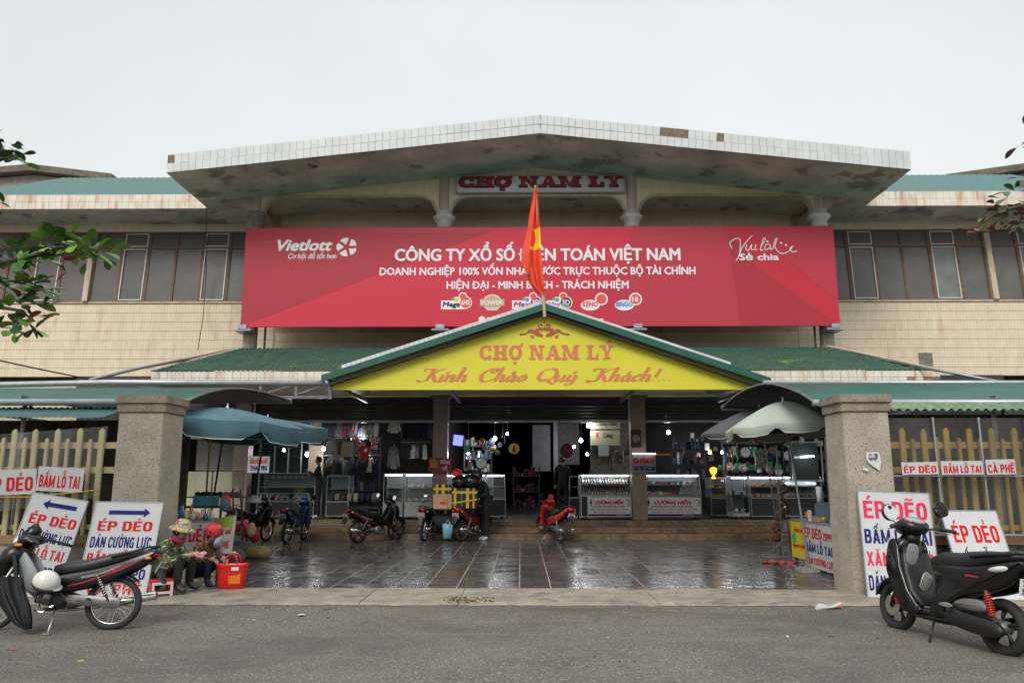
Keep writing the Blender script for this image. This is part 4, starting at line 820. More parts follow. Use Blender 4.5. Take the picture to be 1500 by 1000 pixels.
# backs of the stalls behind the fences, dim
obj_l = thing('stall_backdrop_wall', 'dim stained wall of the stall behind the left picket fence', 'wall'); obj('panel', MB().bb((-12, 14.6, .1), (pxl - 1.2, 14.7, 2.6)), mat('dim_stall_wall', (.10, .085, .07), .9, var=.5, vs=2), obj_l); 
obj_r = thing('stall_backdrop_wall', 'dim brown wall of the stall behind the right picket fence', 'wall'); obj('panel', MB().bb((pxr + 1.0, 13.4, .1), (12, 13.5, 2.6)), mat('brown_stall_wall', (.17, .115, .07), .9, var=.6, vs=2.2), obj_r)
# low awnings over the fences
q = [(11.95, P(0, 597, 11.95).z), (11.25, P(0, 611, 11.25).z)]
o = tag(obj('fence_awning', corrugated(q, -12, P(170, 600, 11.6).x, .09, .012, 5), teal_r), 'narrow corrugated green awning above the left picket fence', 'awning')
q = [(11.8, P(0, 592, 11.8).z), (10.95, P(0, 601, 10.95).z)]
o = tag(obj('fence_awning', corrugated(q, pxr + .66, 12, .12, .018, 6), mat('mouldy_green_sheet', (.17, .24, .15), .8, var=.4, vs=5)), 'wavy mouldy green awning edge above the right picket fence', 'awning')
# clear plastic sheets with posts
def psheet(pts, Y, name, label, cat='sheet'):
    n = 24; mb = MB(); tl0, tr0, br0, bl0 = [P(x, y, Y) for x, y in pts]; rows_ = []
    for j in range(13):
        t = j / 12; a = tl0.lerp(bl0, t); b = tr0.lerp(br0, t); rows_.append([a.lerp(b, i / n) + Vector((0, .012 * math.sin(i * .9 + j * .25) + .004 * math.sin(i * 2.3 - j), 0)) for i in range(n + 1)])
    mb.rings(rows_, close=False); return tag(obj(name, mb, sheet, smooth=True), label, cat)
psheet([(-60, 640), (158, 624), (146, 728), (-80, 760)], 11.1, 'plastic_sheet', 'clear plastic sheet tied over the left cream picket fence')
fr = thing('sheet_frame', 'clear plastic screen in thin steel frame before the ochre fence', 'screen', (0, 11.05, 0))
for i, (a, b) in enumerate(((1300, 1367), (1367, 1434), (1434, 1503), (1503, 1580))):
    for j, (t_, u_) in enumerate(((612, 697), (698, 784))):
        A, B, C_, D_ = [P(a + 1, t_, 11.05), P(b - 1, t_, 11.05), P(b + (9 if j else 4), u_, 11.05), P(a + (9 if j else 4), u_, 11.05)]
        mb = MB(); mb.rings([[Vector((v.x, .008 * math.sin(k * .9 + i) + .004 * math.sin(k * 2.2 + jj), v.z)) for k in range(13) for v in [A.lerp(D_, jj / 8).lerp(B.lerp(C_, jj / 8), k / 12)]] for jj in range(9)], close=False); obj('plastic_pane', mb, sheet, fr, smooth=True)
for a, b in ((1366, 1378), (1433, 1447), (1503, 1520)): A, B = P(a, 611, 11.0), P(b, 785, 11.0); obj('upright', MB().cyl((A.x, -.05, A.z), (A.x + .02, -.05, B.z), .014), steel_l, fr)
A = P(0, 697, 11.0); obj('crossbar', MB().cyl((pxr + .66, -.07, A.z), (9, -.07, A.z), .012), steel_l, fr); A = P(0, 782, 11.0); obj('crossbar', MB().cyl((pxr + .66, -.07, A.z), (9, -.07, A.z), .012), steel_l, fr)
# ================================================================== sign boards
def board(name, label, TL, TR, BL, th=.02, m=None, frame=True, cat='sign', group=None, legs=False):
    X = (TR - TL); w = X.length; X.normalize(); Z = (TL - BL); Z = (Z - X * Z.dot(X)); h = Z.length; Z.normalize(); Yv = Z.cross(X)
    o = thing(name, label, cat, group=group); o.matrix_world = Matrix(((X.x, Yv.x, Z.x, BL.x), (X.y, Yv.y, Z.y, BL.y), (X.z, Yv.z, Z.z, BL.z), (0, 0, 0, 1)))
    obj('panel', MB().bb((0, 0, 0), (w, th, h)), m or boardw, o)
    if frame:
        f = .012; obj('frame', MB().bb((-f, -.006, -f), (0, th + .01, h + f)).bb((w, -.006, -f), (w + f, th + .01, h + f)).bb((0, -.006, -f), (w, th + .008, 0)).bb((0, -.006, h), (w, th + .008, h + f)), steel_l, o)
    return o, w, h
def lines(o, w, h, rows, dy=-.003):
    """rows: text, x0, x1 (fractions), baseline from the top, cap height (fractions of h), material, extra"""
    for body, x0, x1, b, c, m, kw in rows: goth(o, body, x0 * w, x1 * w, h * (1 - b), c * h, dy, m)
def arrow(o, w, h, x0, x1, zc, t, m):
    s = 1 if x1 > x0 else -1; a, b = x0 * w, x1 * w; z = h * (1 - zc); k = s * t * h * 1.5
    obj('arrow', MB().flat([(a, z - t * h / 2), (b - k, z - t * h / 2), (b - k, z - t * h * 1.15), (b, z), (b - k, z + t * h * 1.15), (b - k, z + t * h / 2), (a, z + t * h / 2)], -.003), m, o)
B1 = dict(bold=.085); B2 = dict(bold=.07)
def gnd(px, Y, z=.035): v = P(px, 875, Y); v.z = z; return v
# left pair with arrows
bl0 = gnd(110, 10.5); tl0 = P(135, 735, 10.8); tr0 = P(232, 736.5, 10.82)
o, w, h = board('sign_board', 'tall white sign with blue arrow pointing right, leaning on the left gate pillar', tl0, tr0, bl0)
rd = dict(bold=.1); arrow(o, w, h, .22, .84, .11, .045, blue_p)
lines(o, w, h, [('ÉP DẺO', .10, .91, .31, .105, red_p, rd), ('DÁN CƯỜNG LỰC', .04, .94, .49, .115, blue_p, B2), ('BẤM LỖ TAI', .04, .94, .655, .105, red_p, B2), ('XĂNG ZIPPO', .04, .94, .82, .11, blue_p, B2), ('CÀ PHÊ', .15, .92, .97, .10, red_p, rd)])
bl1 = gnd(-8, 10.5, .1); tl1 = P(52, 722, 10.78); tr1 = P(131, 735, 10.78)
o, w, h = board('sign_board', 'tilted tall white sign with blue arrow pointing left behind the motorbike', tl1, tr1, bl1)
arrow(o, w, h, .86, .24, .09, .045, blue_p)
lines(o, w, h, [('ÉP DẺO', .1, .95, .3, .1, red_p, rd), ('DÁN CƯỜNG LỰC', .03, .97, .47, .1, blue_p, B2), ('BẤM LỖ TAI', .05, .93, .63, .1, red_p, B2), ('XĂNG ZIPPO', .05, .93, .8, .1, blue_p, B2), ('CÀ PHÊ', .2, .9, .96, .09, red_p, rd)])
def small(label, tl, tr, bl, Y, body, b=.8, c=.55, x0=.05, x1=.95, bold=.08):
    o, w, h = board('small_sign', label, P(*tl, Y), P(*tr, Y), P(*bl, Y), th=.006, frame=False, group='small red lettered signs on the fences'); lines(o, w, h, [(body, x0, x1, b, c, red_p, dict(bold=bold))]); return o
small('small white sign reading ÉP DẺO at the far left end of the cream fence', (-26, 689), (53, 686), (-28, 726), 10.98, 'ÉP DẺO', .86)
small('small white sign reading BẤM LỖ TAI tied to the cream fence', (58, 682.5), (125, 686), (52, 718), 10.98, 'BẤM LỖ TAI', .84, .5, .05, .93)
small('small white sign reading ÉP DẼO on the ochre fence beside the pillar', (1320, 677), (1373, 676), (1322, 695), 10.9, 'ÉP DẼO', .86)
small('small white sign reading BẤM LỖ TAI in the middle of the ochre fence', (1379, 675), (1440, 674.5), (1380, 695), 10.9, 'BẤM LỖ TAI', .88)
small('small white sign reading CÀ PHÊ beside the steel upright of the ochre fence', (1445, 673), (1488, 672), (1446, 695), 10.9, 'CÀ PHÊ', .88)
A, B, C_ = P(-30, 728, 10.95), P(48, 727.5, 10.95), P(100, 722, 10.95); tag(obj('rope', MB().tube([A, B, C_, P(145, 717, 11.0)], .009, 6), mat('yellow_rope', (.6, .35, .03), .7), smooth=True), 'yellow rope tied across the left picket fence under the small signs', 'rope')
# right pair
bl0 = gnd(1272, 10.6); tl0 = P(1260, 719, 10.8); tr0 = P(1363, 723, 10.8)
pinkred = mat('carmine_print', (.72, .015, .09), .5)
o, w, h = board('sign_board', 'tall white sign with carmine and navy lettering leaning on the right gate pillar', tl0, tr0, bl0)
lines(o, w, h, [('ÉP DẼO', .05, .95, .26, .17, pinkred, B1), ('BẤM LỖ TAI', .03, .97, .5, .135, blue_p, B2), ('XĂNG ZIPPO', .03, .97, .71, .13, pinkred, B2), ('DÁN CƯỜNG LỰC', .03, .97, .94, .14, blue_p, B2)])
bl0 = gnd(1416, 10.4); tl0 = P(1379, 748, 10.85); tr0 = P(1459, 748.5, 10.85)
o, w, h = board('sign_board', 'white sign slanting against the ochre fence behind the black scooter', tl0, tr0, bl0)
lines(o, w, h, [('ÉP DẺO', .1, .92, .37, .2, red_p, B1), ('BẤM LỖ TAI', .1, .93, .66, .17, blue_p, B2), ('XĂNG ZIPPO', .08, .93, .92, .16, red_p, B2)])
# ================================================================== motorbikes
rubber = mat('tyre_rubber', (.02, .02, .02), .75, var=.2, vs=9); blackpl = mat('glossy_black_plastic', (.006, .006, .007), .16, rough2=.38, vs=4, var=.1); mattbl = mat('matt_black_plastic', (.012, .012, .0125), .45, var=.2, vs=6)
seatm = mat('black_vinyl_seat', (.016, .016, .017), .42, bump=.15, bs=60, var=.1); alu = mat('cast_aluminium', (.42, .41, .39), .4, metal=.7, var=.3, vs=9); chrome = mat('chrome', (.62, .6, .56), .18, metal=1, var=.2, vs=9)
engm = mat('engine_metal', (.16, .155, .15), .5, metal=.6, var=.4, vs=14); redpl = mat('red_plastic', (.5, .02, .02), .3); tailred = mat('tail_lamp_red', (.35, .01, .01), .15); amber = mat('amber_lens', (.6, .2, .02), .2); lens = mat('clear_lens', (.65, .66, .64), .08, metal=.2)
silverpl = mat('silver_grey_plastic', (.22, .23, .24), .35, var=.15, vs=6); spring_r = mat('red_spring', (.5, .03, .02), .35); plate_m = mat('number_plate', (.66, .67, .66), .45); bluepl = mat('blue_plastic', (.01, .05, .13), .25); darkred = mat('dark_red_plastic', (.32, .01, .02), .25)
mirror_m = mat('mirror_glass', (.8, .82, .82), .04, metal=1); bubble = mat('grey_storage_lid', (.2, .2, .21), .4, var=.2, vs=20)
def wheel(par, x, R_, tw, kind, w=.03, front=True):
    o = thing('wheel', None, None); o.parent = par; o.location = (x, 0, R_)
    obj('tyre', MB().torus((0, 0, 0), R_ - tw, tw, 40, 10, rz=w / tw), rubber, o, smooth=True)
    mb = MB(); mb.torus((0, 0, 0), R_ - tw * 1.9, .012, 40, 6, rz=1.6); obj('rim', mb, chrome if kind == 'spoke' else mattbl, o, smooth=True)
    mb = MB(); r1 = R_ - tw * 1.95
    if kind == 'spoke':
        for k in range(32): a = 2 * math.pi * k / 32; b = a + (.35 if k % 2 else -.35); s = .035 if (k // 2) % 2 else -.035; mb.cyl((.045 * math.cos(b), s, .045 * math.sin(b)), (r1 * math.cos(a), s * .2, r1 * math.sin(a)), .0022, n=4, cap=False)
        obj('spokes', mb, chrome, o)
    else:
        for k in range(5): a = 2 * math.pi * k / 5 + .3; mb.tube([(.03 * math.cos(a), 0, .03 * math.sin(a)), (.5 * r1 * math.cos(a - .12), 0, .5 * r1 * math.sin(a - .12)), (r1 * math.cos(a), 0, r1 * math.sin(a))], [.022, .013, .016], 6); mb.tube([(.5 * r1 * math.cos(a - .12), 0, .5 * r1 * math.sin(a - .12)), (r1 * math.cos(a + .25), 0, r1 * math.sin(a + .25))], [.012, .01], 5)
        obj('alloy_spokes', mb, mattbl, o, smooth=True)
    obj('hub', MB().lathe([(.025, -.07), (.055, -.05), (.06, 0), (.055, .05), (.025, .07)], n=18, axis='Y'), alu if kind == 'spoke' else engm, o, smooth=True)
    if kind != 'spoke' and front: obj('brake_disc', MB().lathe([(.04, .062), (.1, .062), (.1, .067), (.04, .067)], n=24, axis='Y'), chrome, o); obj('brake_caliper', MB().box((-.075, .065, .06), (.06, .04, .08), (0, .7, 0)), spring_r, o, bevel=.01)
    return o
def arcband(mb, c, r, a0, a1, hw, th=.006, n=14, drop=.03, r1=None):
    rs = []
    for i in range(n + 1):
        a = R(a0 + (a1 - a0) * i / n); rr = r + ((r1 or r) - r) * i / n
        def p(q, y): return (c[0] + q * math.cos(a), y, c[1] + q * math.sin(a))
        rs.append([p(rr - drop, -hw), p(rr - drop * .2, -hw * .85), p(rr, -hw * .4), p(rr, hw * .4), p(rr - drop * .2, hw * .85), p(rr - drop, hw), p(rr - drop, hw - th), p(rr - drop * .2 - th, hw * .8), p(rr - th, 0), p(rr - drop * .2 - th, -hw * .8), p(rr - drop, -hw + th)])
    return mb.rings(rs)
def plate(o, x, y, z, top, bot, rot=(0, 0, 0), w=.19, h=.14):
    """number plate facing backward (-x)"""
    p = thing('number_plate', None, None); p.parent = o; p.location = (x, y, z); p.rotation_euler = rot
    obj('plate', MB().bb((-.004, -w / 2, -h / 2), (0, w / 2, h / 2)), plate_m, p, bevel=.001)
    for body, zz in ((top, .012), (bot, -.055)):
        mb = text_mb(body, -w * .4, w * .4, zz, .045, 0, bold=.05); mb.v = [(-.006 - i * 0, -v[0], v[2]) for i, v in enumerate(mb.v)]
        mb.v = [(v[0] - (k % 3) * .0001, v[1], v[2]) for k, v in enumerate(mb.v)]; obj('lettering', mb, black_p, p)
    return p
def spring(par, a, b, r, m, n=9, name='shock_absorber'):
    a = Vector(a); b = Vector(b); d = (b - a); L_ = d.length; d.normalize(); u = d.orthogonal().normalized(); v = d.cross(u); pts = []
    for i in range(n * 8 + 1): t = i / (n * 8); pts.append(a + d * L_ * (.12 + .7 * t) + (u * math.cos(t * n * 2 * math.pi) + v * math.sin(t * n * 2 * math.pi)) * r)
    o = obj(name, MB().cyl(a, b, r * .55), engm, par, smooth=True); obj('spring', MB().tube(pts, r * .22, 5), m, o, smooth=True); return o
def mirror(par, base, tip, r=.055, face=mirror_m, tilt=.2):
    o = obj('mirror', MB().tube([base, ((base[0] + tip[0]) / 2, (base[1] + tip[1]) / 2 + (.02 if base[1] > 0 else -.02), (base[2] + tip[2]) / 2 - .01), tip], .006, 6), mattbl, par)
    obj('mirror_head', MB().ball(tip, (.022, r * 1.15, r * 1.05), rot=(0, tilt, 0)), mattbl, o, smooth=True); obj('mirror_glass', MB().cyl((tip[0] - .019, tip[1], tip[2]), (tip[0] - .0255, tip[1], tip[2] + .002), r * .98, n=20), face, o); return o
def helmet(name, label, loc, rot, m, parent=None, r=.125, group=None):
    o = thing(name, label, 'helmet', loc, rot, group=group)
    obj('shell', MB().ball((0, 0, 0), (r * 1.12, r, r), 20, 10, -.25, 1), m, o, smooth=True); obj('rim', MB().torus((0, 0, -r * .25), r * 1.02, .008, 24, 6, axis='Z'), mattbl, o); obj('peak', MB().ball((r * .85, 0, -r * .18), (r * .55, r * .7, .012), 14, 4), m, o, smooth=True)
    obj('chin_strap', MB().tube([(0, r * .95, -r * .25), (.02, r * .5, -r * 1.1), (.02, -r * .5, -r * 1.1), (0, -r * .95, -r * .25)], .007, 5), mattbl, o); return o
def cub(label, loc, rz, body=blackpl, panel=mattbl, kind='spoke', stripe=True, plate_txt=('73-F1', '034.17'), steer=0., lean=.09, shield=silverpl, scale=1., group='motorbikes parked in the market forecourt', mir=True):
    o = thing('motorbike', label, 'motorbike', loc, (lean, 0, rz), group, scale); o.rotation_mode = 'XYZ'
    FW, RW = .68, -.53; R_ = .285; wheel(o, FW, R_, .032, kind, .032); wheel(o, RW, R_, .036, kind, .036, front=False)
    f = obj('front_fork', MB().cyl((FW, .075, R_), (.45, .075, .74), .018).cyl((FW, -.075, R_), (.45, -.075, .74), .018).cyl((FW, -.09, R_), (FW, .09, R_), .01), alu, o, smooth=True)
    mb = MB(); arcband(mb, (FW, R_), .325, 20, 165, .058); obj('front_fender', mb, body, o, smooth=True)
    mb = MB(); arcband(mb, (RW, R_), .325, 75, 135, .06, drop=.03); obj('rear_fender', mb, mattbl, o, smooth=True)
    # steering head, headlight cowl with visor
    obj('steering_column', MB().cyl((.46, 0, .66), (.36, 0, .98), .028), mattbl, o)
    obj('front_cowl', MB().loft([(.66, 0, .58, .05, .05), (.62, 0, .66, .12, .10), (.53, 0, .78, .16, .13), (.44, 0, .90, .13, .10)], 16, 2.2), body, o, smooth=True)
    obj('handlebar_cowl', MB().loft([(.51, 0, .91, .05, .05), (.46, 0, .935, .13, .085), (.37, 0, .965, .14, .07), (.27, 0, .96, .08, .04)], 16, 2.2), body, o, smooth=True)
    obj('visor', MB().pillow([(.36, .99), (.50, .97), (.47, 1.05), (.37, 1.14), (.31, 1.06)], .055, .01), body, o, smooth=True)
    obj('headlight', MB().ball((.495, 0, .945), (.055, .115, .075), rot=(0, -.5, 0)), lens, o, smooth=True)
    for s in (1, -1):
        obj('indicator', MB().ball((.44, s * .145, .90), (.055, .03, .022), rot=(0, 0, s * -.5)), amber, o, smooth=True)
        h_ = obj('handlebar', MB().tube([(.36, s * .08, .96), (.31, s * .2, .97), (.20, s * .30, .93)], .011, 8), mattbl, o, smooth=True); obj('grip', MB().tube([(.235, s * .26, .945), (.13, s * .345, .905)], .017, 8), rubber, h_, smooth=True); obj('brake_lever', MB().tube([(.30, s * .25, .955), (.20, s * .34, .925)], .006, 5), alu, h_)
        if mir: mirror(o, (.29, s * .22, .97), (.28, s * .30, 1.09))
        # leg shields
        obj('leg_shield', MB().rings([[(.53, s * .09, .84), (.47, s * .17, .80), (.43, s * .19, .70), (.40, s * .2, .55), (.38, s * .19, .42), (.34, s * .16, .33), (.42, s * .10, .42), (.47, s * .07, .6), (.5, s * .06, .75)], [(.51, s * .09, .84), (.45, s * .155, .80), (.405, s * .175, .70), (.375, s * .185, .55), (.355, s * .175, .42), (.325, s * .15, .33), (.40, s * .085, .42), (.45, s * .055, .6), (.48, s * .05, .75)]]), body, o)
        obj('inner_shield', MB().pillow(smoothpoly([(.45, .80), (.40, .84), (.30, .72), (.2, .56), (.10, .50), (.16, .42), (.28, .40), (.36, .46), (.42, .62)], 3), .012, .01, y=s * .085), shield, o, smooth=True)
        obj('side_cover', MB().pillow(smoothpoly([(.20, .48), (.08, .56), (-.10, .60), (-.36, .65), (-.62, .73), (-.88, .83), (-.92, .79), (-.68, .61), (-.44, .50), (-.2, .43), (.05, .40)], 3), .02, .015, y=s * .095), body, o, smooth=True)
        if stripe:
            mb = MB(); ribbon(mb, [(-.22, .555), (-.42, .60), (-.6, .68)], .022, s * .117, k=4); mb.cur = 1; ribbon(mb, [(-.1, .47), (-.3, .52), (-.6, .64), (-.78, .74)], .010, s * .118, k=4); ribbon(mb, [(-.50, .63), (-.56, .63), (-.55, .67), (-.64, .68)], .010, s * .118, k=3)
            obj('stripe', mb, [silverpl, redpl], o)
    obj('spine', MB().loft([(.42, 0, .66, .05, .06), (.28, 0, .52, .055, .065), (.12, 0, .47, .07, .06), (-.1, 0, .50, .09, .08), (-.45, 0, .58, .09, .08), (-.80, 0, .77, .07, .05)], 14, 2.6), mattbl, o, smooth=True)
    obj('seat', MB().loft([(.09, 0, .585, .05, .03), (.06, 0, .635, .09, .06), (-.06, 0, .655, .125, .075), (-.26, 0, .68, .13, .072), (-.40, 0, .72, .125, .072), (-.60, 0, .775, .115, .06), (-.78, 0, .815, .08, .035), (-.84, 0, .825, .03, .015)], 18, 2.8), seatm, o, smooth=True)
    mb = MB(); mb.tube([(-.50, .12, .765), (-.68, .125, .82), (-.86, .10, .875), (-.93, 0, .885), (-.86, -.10, .875), (-.68, -.125, .82), (-.50, -.12, .765)], .013, 8); obj('grab_rail', mb, mattbl, o, smooth=True)
    tl = obj('tail_cowl', MB().loft([(-.70, 0, .745, .10, .05), (-.84, 0, .80, .085, .045), (-.93, 0, .82, .05, .025)], 14, 2.6), body, o, smooth=True); obj('tail_light', MB().ball((-.90, 0, .785), (.045, .075, .035), rot=(0, .5, 0)), tailred, o, smooth=True)
    for s in (1, -1): obj('rear_indicator', MB().ball((-.87, s * .12, .755), (.035, .03, .02)), amber, o, smooth=True)
    obj('mudguard', MB().pillow([(-.84, .76), (-.92, .74), (-1.0, .60), (-1.03, .48), (-.99, .50), (-.90, .66), (-.80, .74)], .055, .004), mattbl, o)
    plate(o, -.965, 0, .66, *plate_txt, rot=(0, -.42, 0), w=.17, h=.125)
    # engine, pipes
    e = obj('engine', MB().loft([(.24, 0, .34, .05, .05), (.14, 0, .335, .085, .065), (.0, 0, .32, .10, .085), (-.13, 0, .31, .09, .08), (-.2, 0, .31, .06, .06)], 14, 3), engm, o, smooth=True)
    obj('crankcase_cover', MB().lathe([(.085, .09), (.08, .118), (.04, .125), (.004, .126)], (-.02, 0, .32), 20, 'Y'), mattbl, e, smooth=True); obj('crankcase_cover', MB().lathe([(.085, -.09), (.08, -.118), (.04, -.125), (.004, -.126)], (-.02, 0, .32), 20, 'Y'), alu, e, smooth=True)
    mb = MB()
    for k in range(6): mb.box((.12 + k * .022, 0, .36), (.008, .12, .11), (0, -.15, 0))
    obj('cooling_fins', mb, alu, e)
    obj('exhaust', MB().tube([(.26, -.05, .30), (.22, -.09, .22), (0, -.12, .21), (-.3, -.13, .24), (-.42, -.135, .27), (-.9, -.14, .36)], [.016, .016, .018, .02, .045, .048], 12), chrome, o, smooth=True); obj('heat_shield', MB().tube([(-.46, -.175, .30), (-.8, -.18, .36)], .03, 8), chrome, o, smooth=True)
    obj('swing_arm', MB().tube([(-.2, .1, .34), (RW, .1, R_)], [.02, .018], 6).tube([(-.2, -.09, .34), (RW, -.09, R_)], .018, 6), alu, o); obj('chain_case', MB().pillow(smoothpoly([(-.14, .375), (-.56, .35), (-.64, .325), (-.64, .255), (-.56, .235), (-.14, .285)], 3), .014, .006, y=.112), mat('dull_chain_case', (.2, .195, .185), .45, metal=.5, var=.3, vs=12), o, smooth=True)
    for s in (1, -1): spring(o, (-.36, s * .12, .62), (RW, s * .12, R_ + .02), .024, chrome)
    obj('foot_rest', MB().cyl((.02, -.26, .23), (.02, .26, .23), .012), mattbl, o)
    for s in (1, -1): obj('rubber_peg', MB().cyl((.02, s * .17, .233), (.02, s * .27, .233), .018), rubber, o); obj('passenger_peg', MB().cyl((-.33, s * .1, .33), (-.36, s * .22, .33), .014), rubber, o)
    obj('gear_pedal', MB().tube([(.0, .14, .27), (.09, .17, .2), (.17, .17, .22)], .007, 5), chrome, o)
    s_ = math.tan(lean); obj('side_stand', MB().tube([(.0, .1, .22), (-.03, .19, .09), (-.05, .27 , -.27 * s_ * .6 + .015)], .011, 6), alu, o, smooth=True); obj('stand_foot', MB().box((-.05, .28, -.012), (.06, .035, .008)), alu, o)
    obj('front_basket_hook', MB().cyl((.28, 0, .75), (.22, 0, .76), .01), alu, o)
    return o
def scooter(label, loc, rz, body=blackpl, lean=.10, scale=1., plate_txt=('73-F1', '578.17'), detail=True, group='motorbikes parked in the market forecourt', shock=spring_r):
    o = thing('scooter', label, 'scooter', loc, (lean, 0, rz), group, scale); R_ = .24
    wheel(o, .64, R_, .042, 'alloy', .042); wheel(o, -.60, R_, .046, 'alloy', .05, front=False)
    obj('front_fork', MB().cyl((.64, .075, R_), (.49, .075, .62), .02).cyl((.64, -.075, R_), (.49, -.075, .62), .02).cyl((.64, -.09, R_), (.64, .09, R_), .012), mattbl, o, smooth=True)
    mb = MB(); arcband(mb, (.64, R_), .275, 15, 150, .066, drop=.045); obj('front_fender', mb, body, o, smooth=True)
    # front apron (outer), knee panel (inner)
    ap = [(.62, 0, .50, .06, .07), (.60, 0, .58, .14, .08), (.55, 0, .70, .19, .075), (.50, 0, .82, .17, .07), (.46, 0, .92, .09, .05)]
    obj('front_apron', MB().loft(ap, 18, 2.5), body, o, smooth=True)
    for s in (1, -1):
        obj('leg_shield', MB().pillow(smoothpoly([(.57, .84), (.48, .88), (.42, .74), (.36, .52), (.27, .36), (.16, .29), (.16, .24), (.34, .22), (.44, .30), (.52, .44), (.60, .60)], 3), .018, .01, y=s * .165), body, o, smooth=True)
        obj('trim_line', MB().tube([(.43, s * .188, .80), (.39, s * .195, .62), (.30, s * .19, .42), (.18, s * .18, .29)], .006, 5), chrome, o)
    obj('knee_panel', MB().loft([(.16, 0, .30, .155, .03), (.30, 0, .40, .165, .04), (.37, 0, .56, .17, .05), (.41, 0, .72, .165, .05), (.44, 0, .84, .10, .04)], 18, 3.2), mattbl, o, smooth=True)
    q = obj('storage_lid', MB().pillow(smoothpoly([(-.055, -.075), (.04, -.09), (.065, .03), (.04, .10), (-.06, .085)], 3), .008, .006), bubble, o, smooth=True); q.location = (.352, .085, .75); q.rotation_euler = (0, -.22, R(90))
    q = obj('fuel_lid', MB().pillow([(-.045, -.08), (.0, -.10), (.045, -.08), (.06, .04), (.04, .08), (-.04, .08), (-.06, .04)], .007, .006), alu, o, smooth=True); q.location = (.268, .0, .515); q.rotation_euler = (0, -.5, R(90))
    obj('key_switch', MB().cyl((.37, -.06, .80), (.33, -.06, .79), .018), mattbl, o)
    obj('floor_board', MB().loft([(.36, 0, .27, .15, .035), (.2, 0, .255, .16, .03), (.02, 0, .255, .15, .03), (-.12, 0, .29, .11, .04)], 16, 4), mattbl, o, smooth=True); obj('floor_mat', MB().bb((.0, -.115, .288), (.26, .115, .296)), mat('plastic_on_floorboard', (.3, .3, .3), .15, var=.6, vs=30, bump=.6, bs=40), o)
    obj('under_cover', MB().loft([(.44, 0, .28, .10, .05), (.25, 0, .21, .14, .035), (.0, 0, .205, .14, .04), (-.15, 0, .22, .10, .05)], 14, 3), body, o, smooth=True)
    # handlebar head
    obj('handlebar_cowl', MB().loft([(.57, 0, .95, .06, .04), (.53, 0, .99, .14, .075), (.44, 0, 1.02, .165, .085), (.37, 0, 1.01, .13, .07), (.32, 0, .98, .07, .04)], 18, 2.4), body, o, smooth=True)
    obj('neck_cover', MB().loft([(.45, 0, .86, .07, .06), (.44, 0, .95, .075, .07)], 12, 2.4), mattbl, o, smooth=True)
    obj('dashboard', MB().ball((.41, 0, 1.075), (.09, .11, .03), 18, 8, rot=(0, -.25, 0)), mat('dashboard_glass', (.3, .31, .32), .1), o, smooth=True); obj('headlight', MB().ball((.545, 0, .97), (.05, .10, .045), rot=(0, -.5, 0)), lens, o, smooth=True)
    for s in (1, -1):
        h_ = obj('handlebar', MB().tube([(.42, s * .10, .985), (.38, s * .22, 1.02), (.32, s * .30, 1.01)], .012, 8), mattbl, o, smooth=True); obj('grip', MB().tube([(.35, s * .26, 1.015), (.29, s * .375, 1.0)], .018, 8), rubber, h_, smooth=True); obj('brake_lever', MB().tube([(.42, s * .22, .99), (.35, s * .36, .975)], .006, 5), alu, h_)
        mirror(o, (.37, s * .21, 1.0), (.40, s * .29, 1.21) if s < 0 else (.40, s * .31, 1.13), .078, tilt=.1)
        obj('indicator', MB().ball((.56, s * .14, .86), (.05, .03, .03), rot=(0, -.6, s * -.5)), lens, o, smooth=True)
        # rear body
        obj('side_body', MB().pillow(smoothpoly([(.03, .66), (-.05, .70), (-.35, .71), (-.62, .755), (-.86, .80), (-.93, .79), (-.88, .70), (-.74, .58), (-.52, .50), (-.30, .44), (-.12, .33), (-.10, .24), (.05, .22), (.06, .34), (.0, .50)], 3), .045, .03, y=s * .115), body, o, smooth=True)
        mb = text_mb('AIR BLADE', -.62, -.44, .625, .016, s * .163, shear=.2, bold=.06) if False else MB()
        mb.add([], []); mb.bb((-.50, s * .161 - .001, .628), (-.36, s * .161 + .001, .640)); obj('badge', mb, spring_r, o)
        obj('tail_lens', MB().ball((-.74, s * .145, .725), (.13, .035, .028), rot=(0, .18, s * .25)), lens, o, smooth=True)
    obj('body_core', MB().loft([(-.02, 0, .48, .10, .20), (-.3, 0, .58, .12, .11), (-.6, 0, .66, .11, .08), (-.88, 0, .77, .07, .04)], 14, 3), mattbl, o, smooth=True)
    obj('seat', MB().loft([(.07, 0, .62, .07, .05), (.05, 0, .69, .125, .085), (-.06, 0, .725, .15, .09), (-.24, 0, .735, .155, .085), (-.36, 0, .76, .15, .085), (-.55, 0, .80, .135, .065), (-.75, 0, .825, .10, .04), (-.82, 0, .83, .05, .015)], 20, 3), seatm, o, smooth=True)
    obj('grab_rail', MB().tube([(-.42, .15, .80), (-.6, .15, .83), (-.86, .11, .87), (-.92, 0, .875), (-.86, -.11, .87), (-.6, -.15, .83), (-.42, -.15, .80)], .018, 8), mattbl, o, smooth=True)
    obj('tail_light', MB().ball((-.91, 0, .79), (.045, .11, .035), rot=(0, .3, 0)), tailred, o, smooth=True)
    obj('mudguard', MB().pillow([(-.84, .76), (-.94, .72), (-1.02, .50), (-1.05, .40), (-1.0, .40), (-.92, .55), (-.80, .70)], .08, .004), mattbl, o)
    plate(o, -.93, .05, .60, *plate_txt, rot=(0, -.30, -.5)); 
    # engine block, air box and shock on the left side
    obj('engine', MB().loft([(-.1, .02, .30, .07, .07), (-.3, .03, .27, .09, .09), (-.6, .06, R_, .06, .07)], 14, 2.6), engm, o, smooth=True)
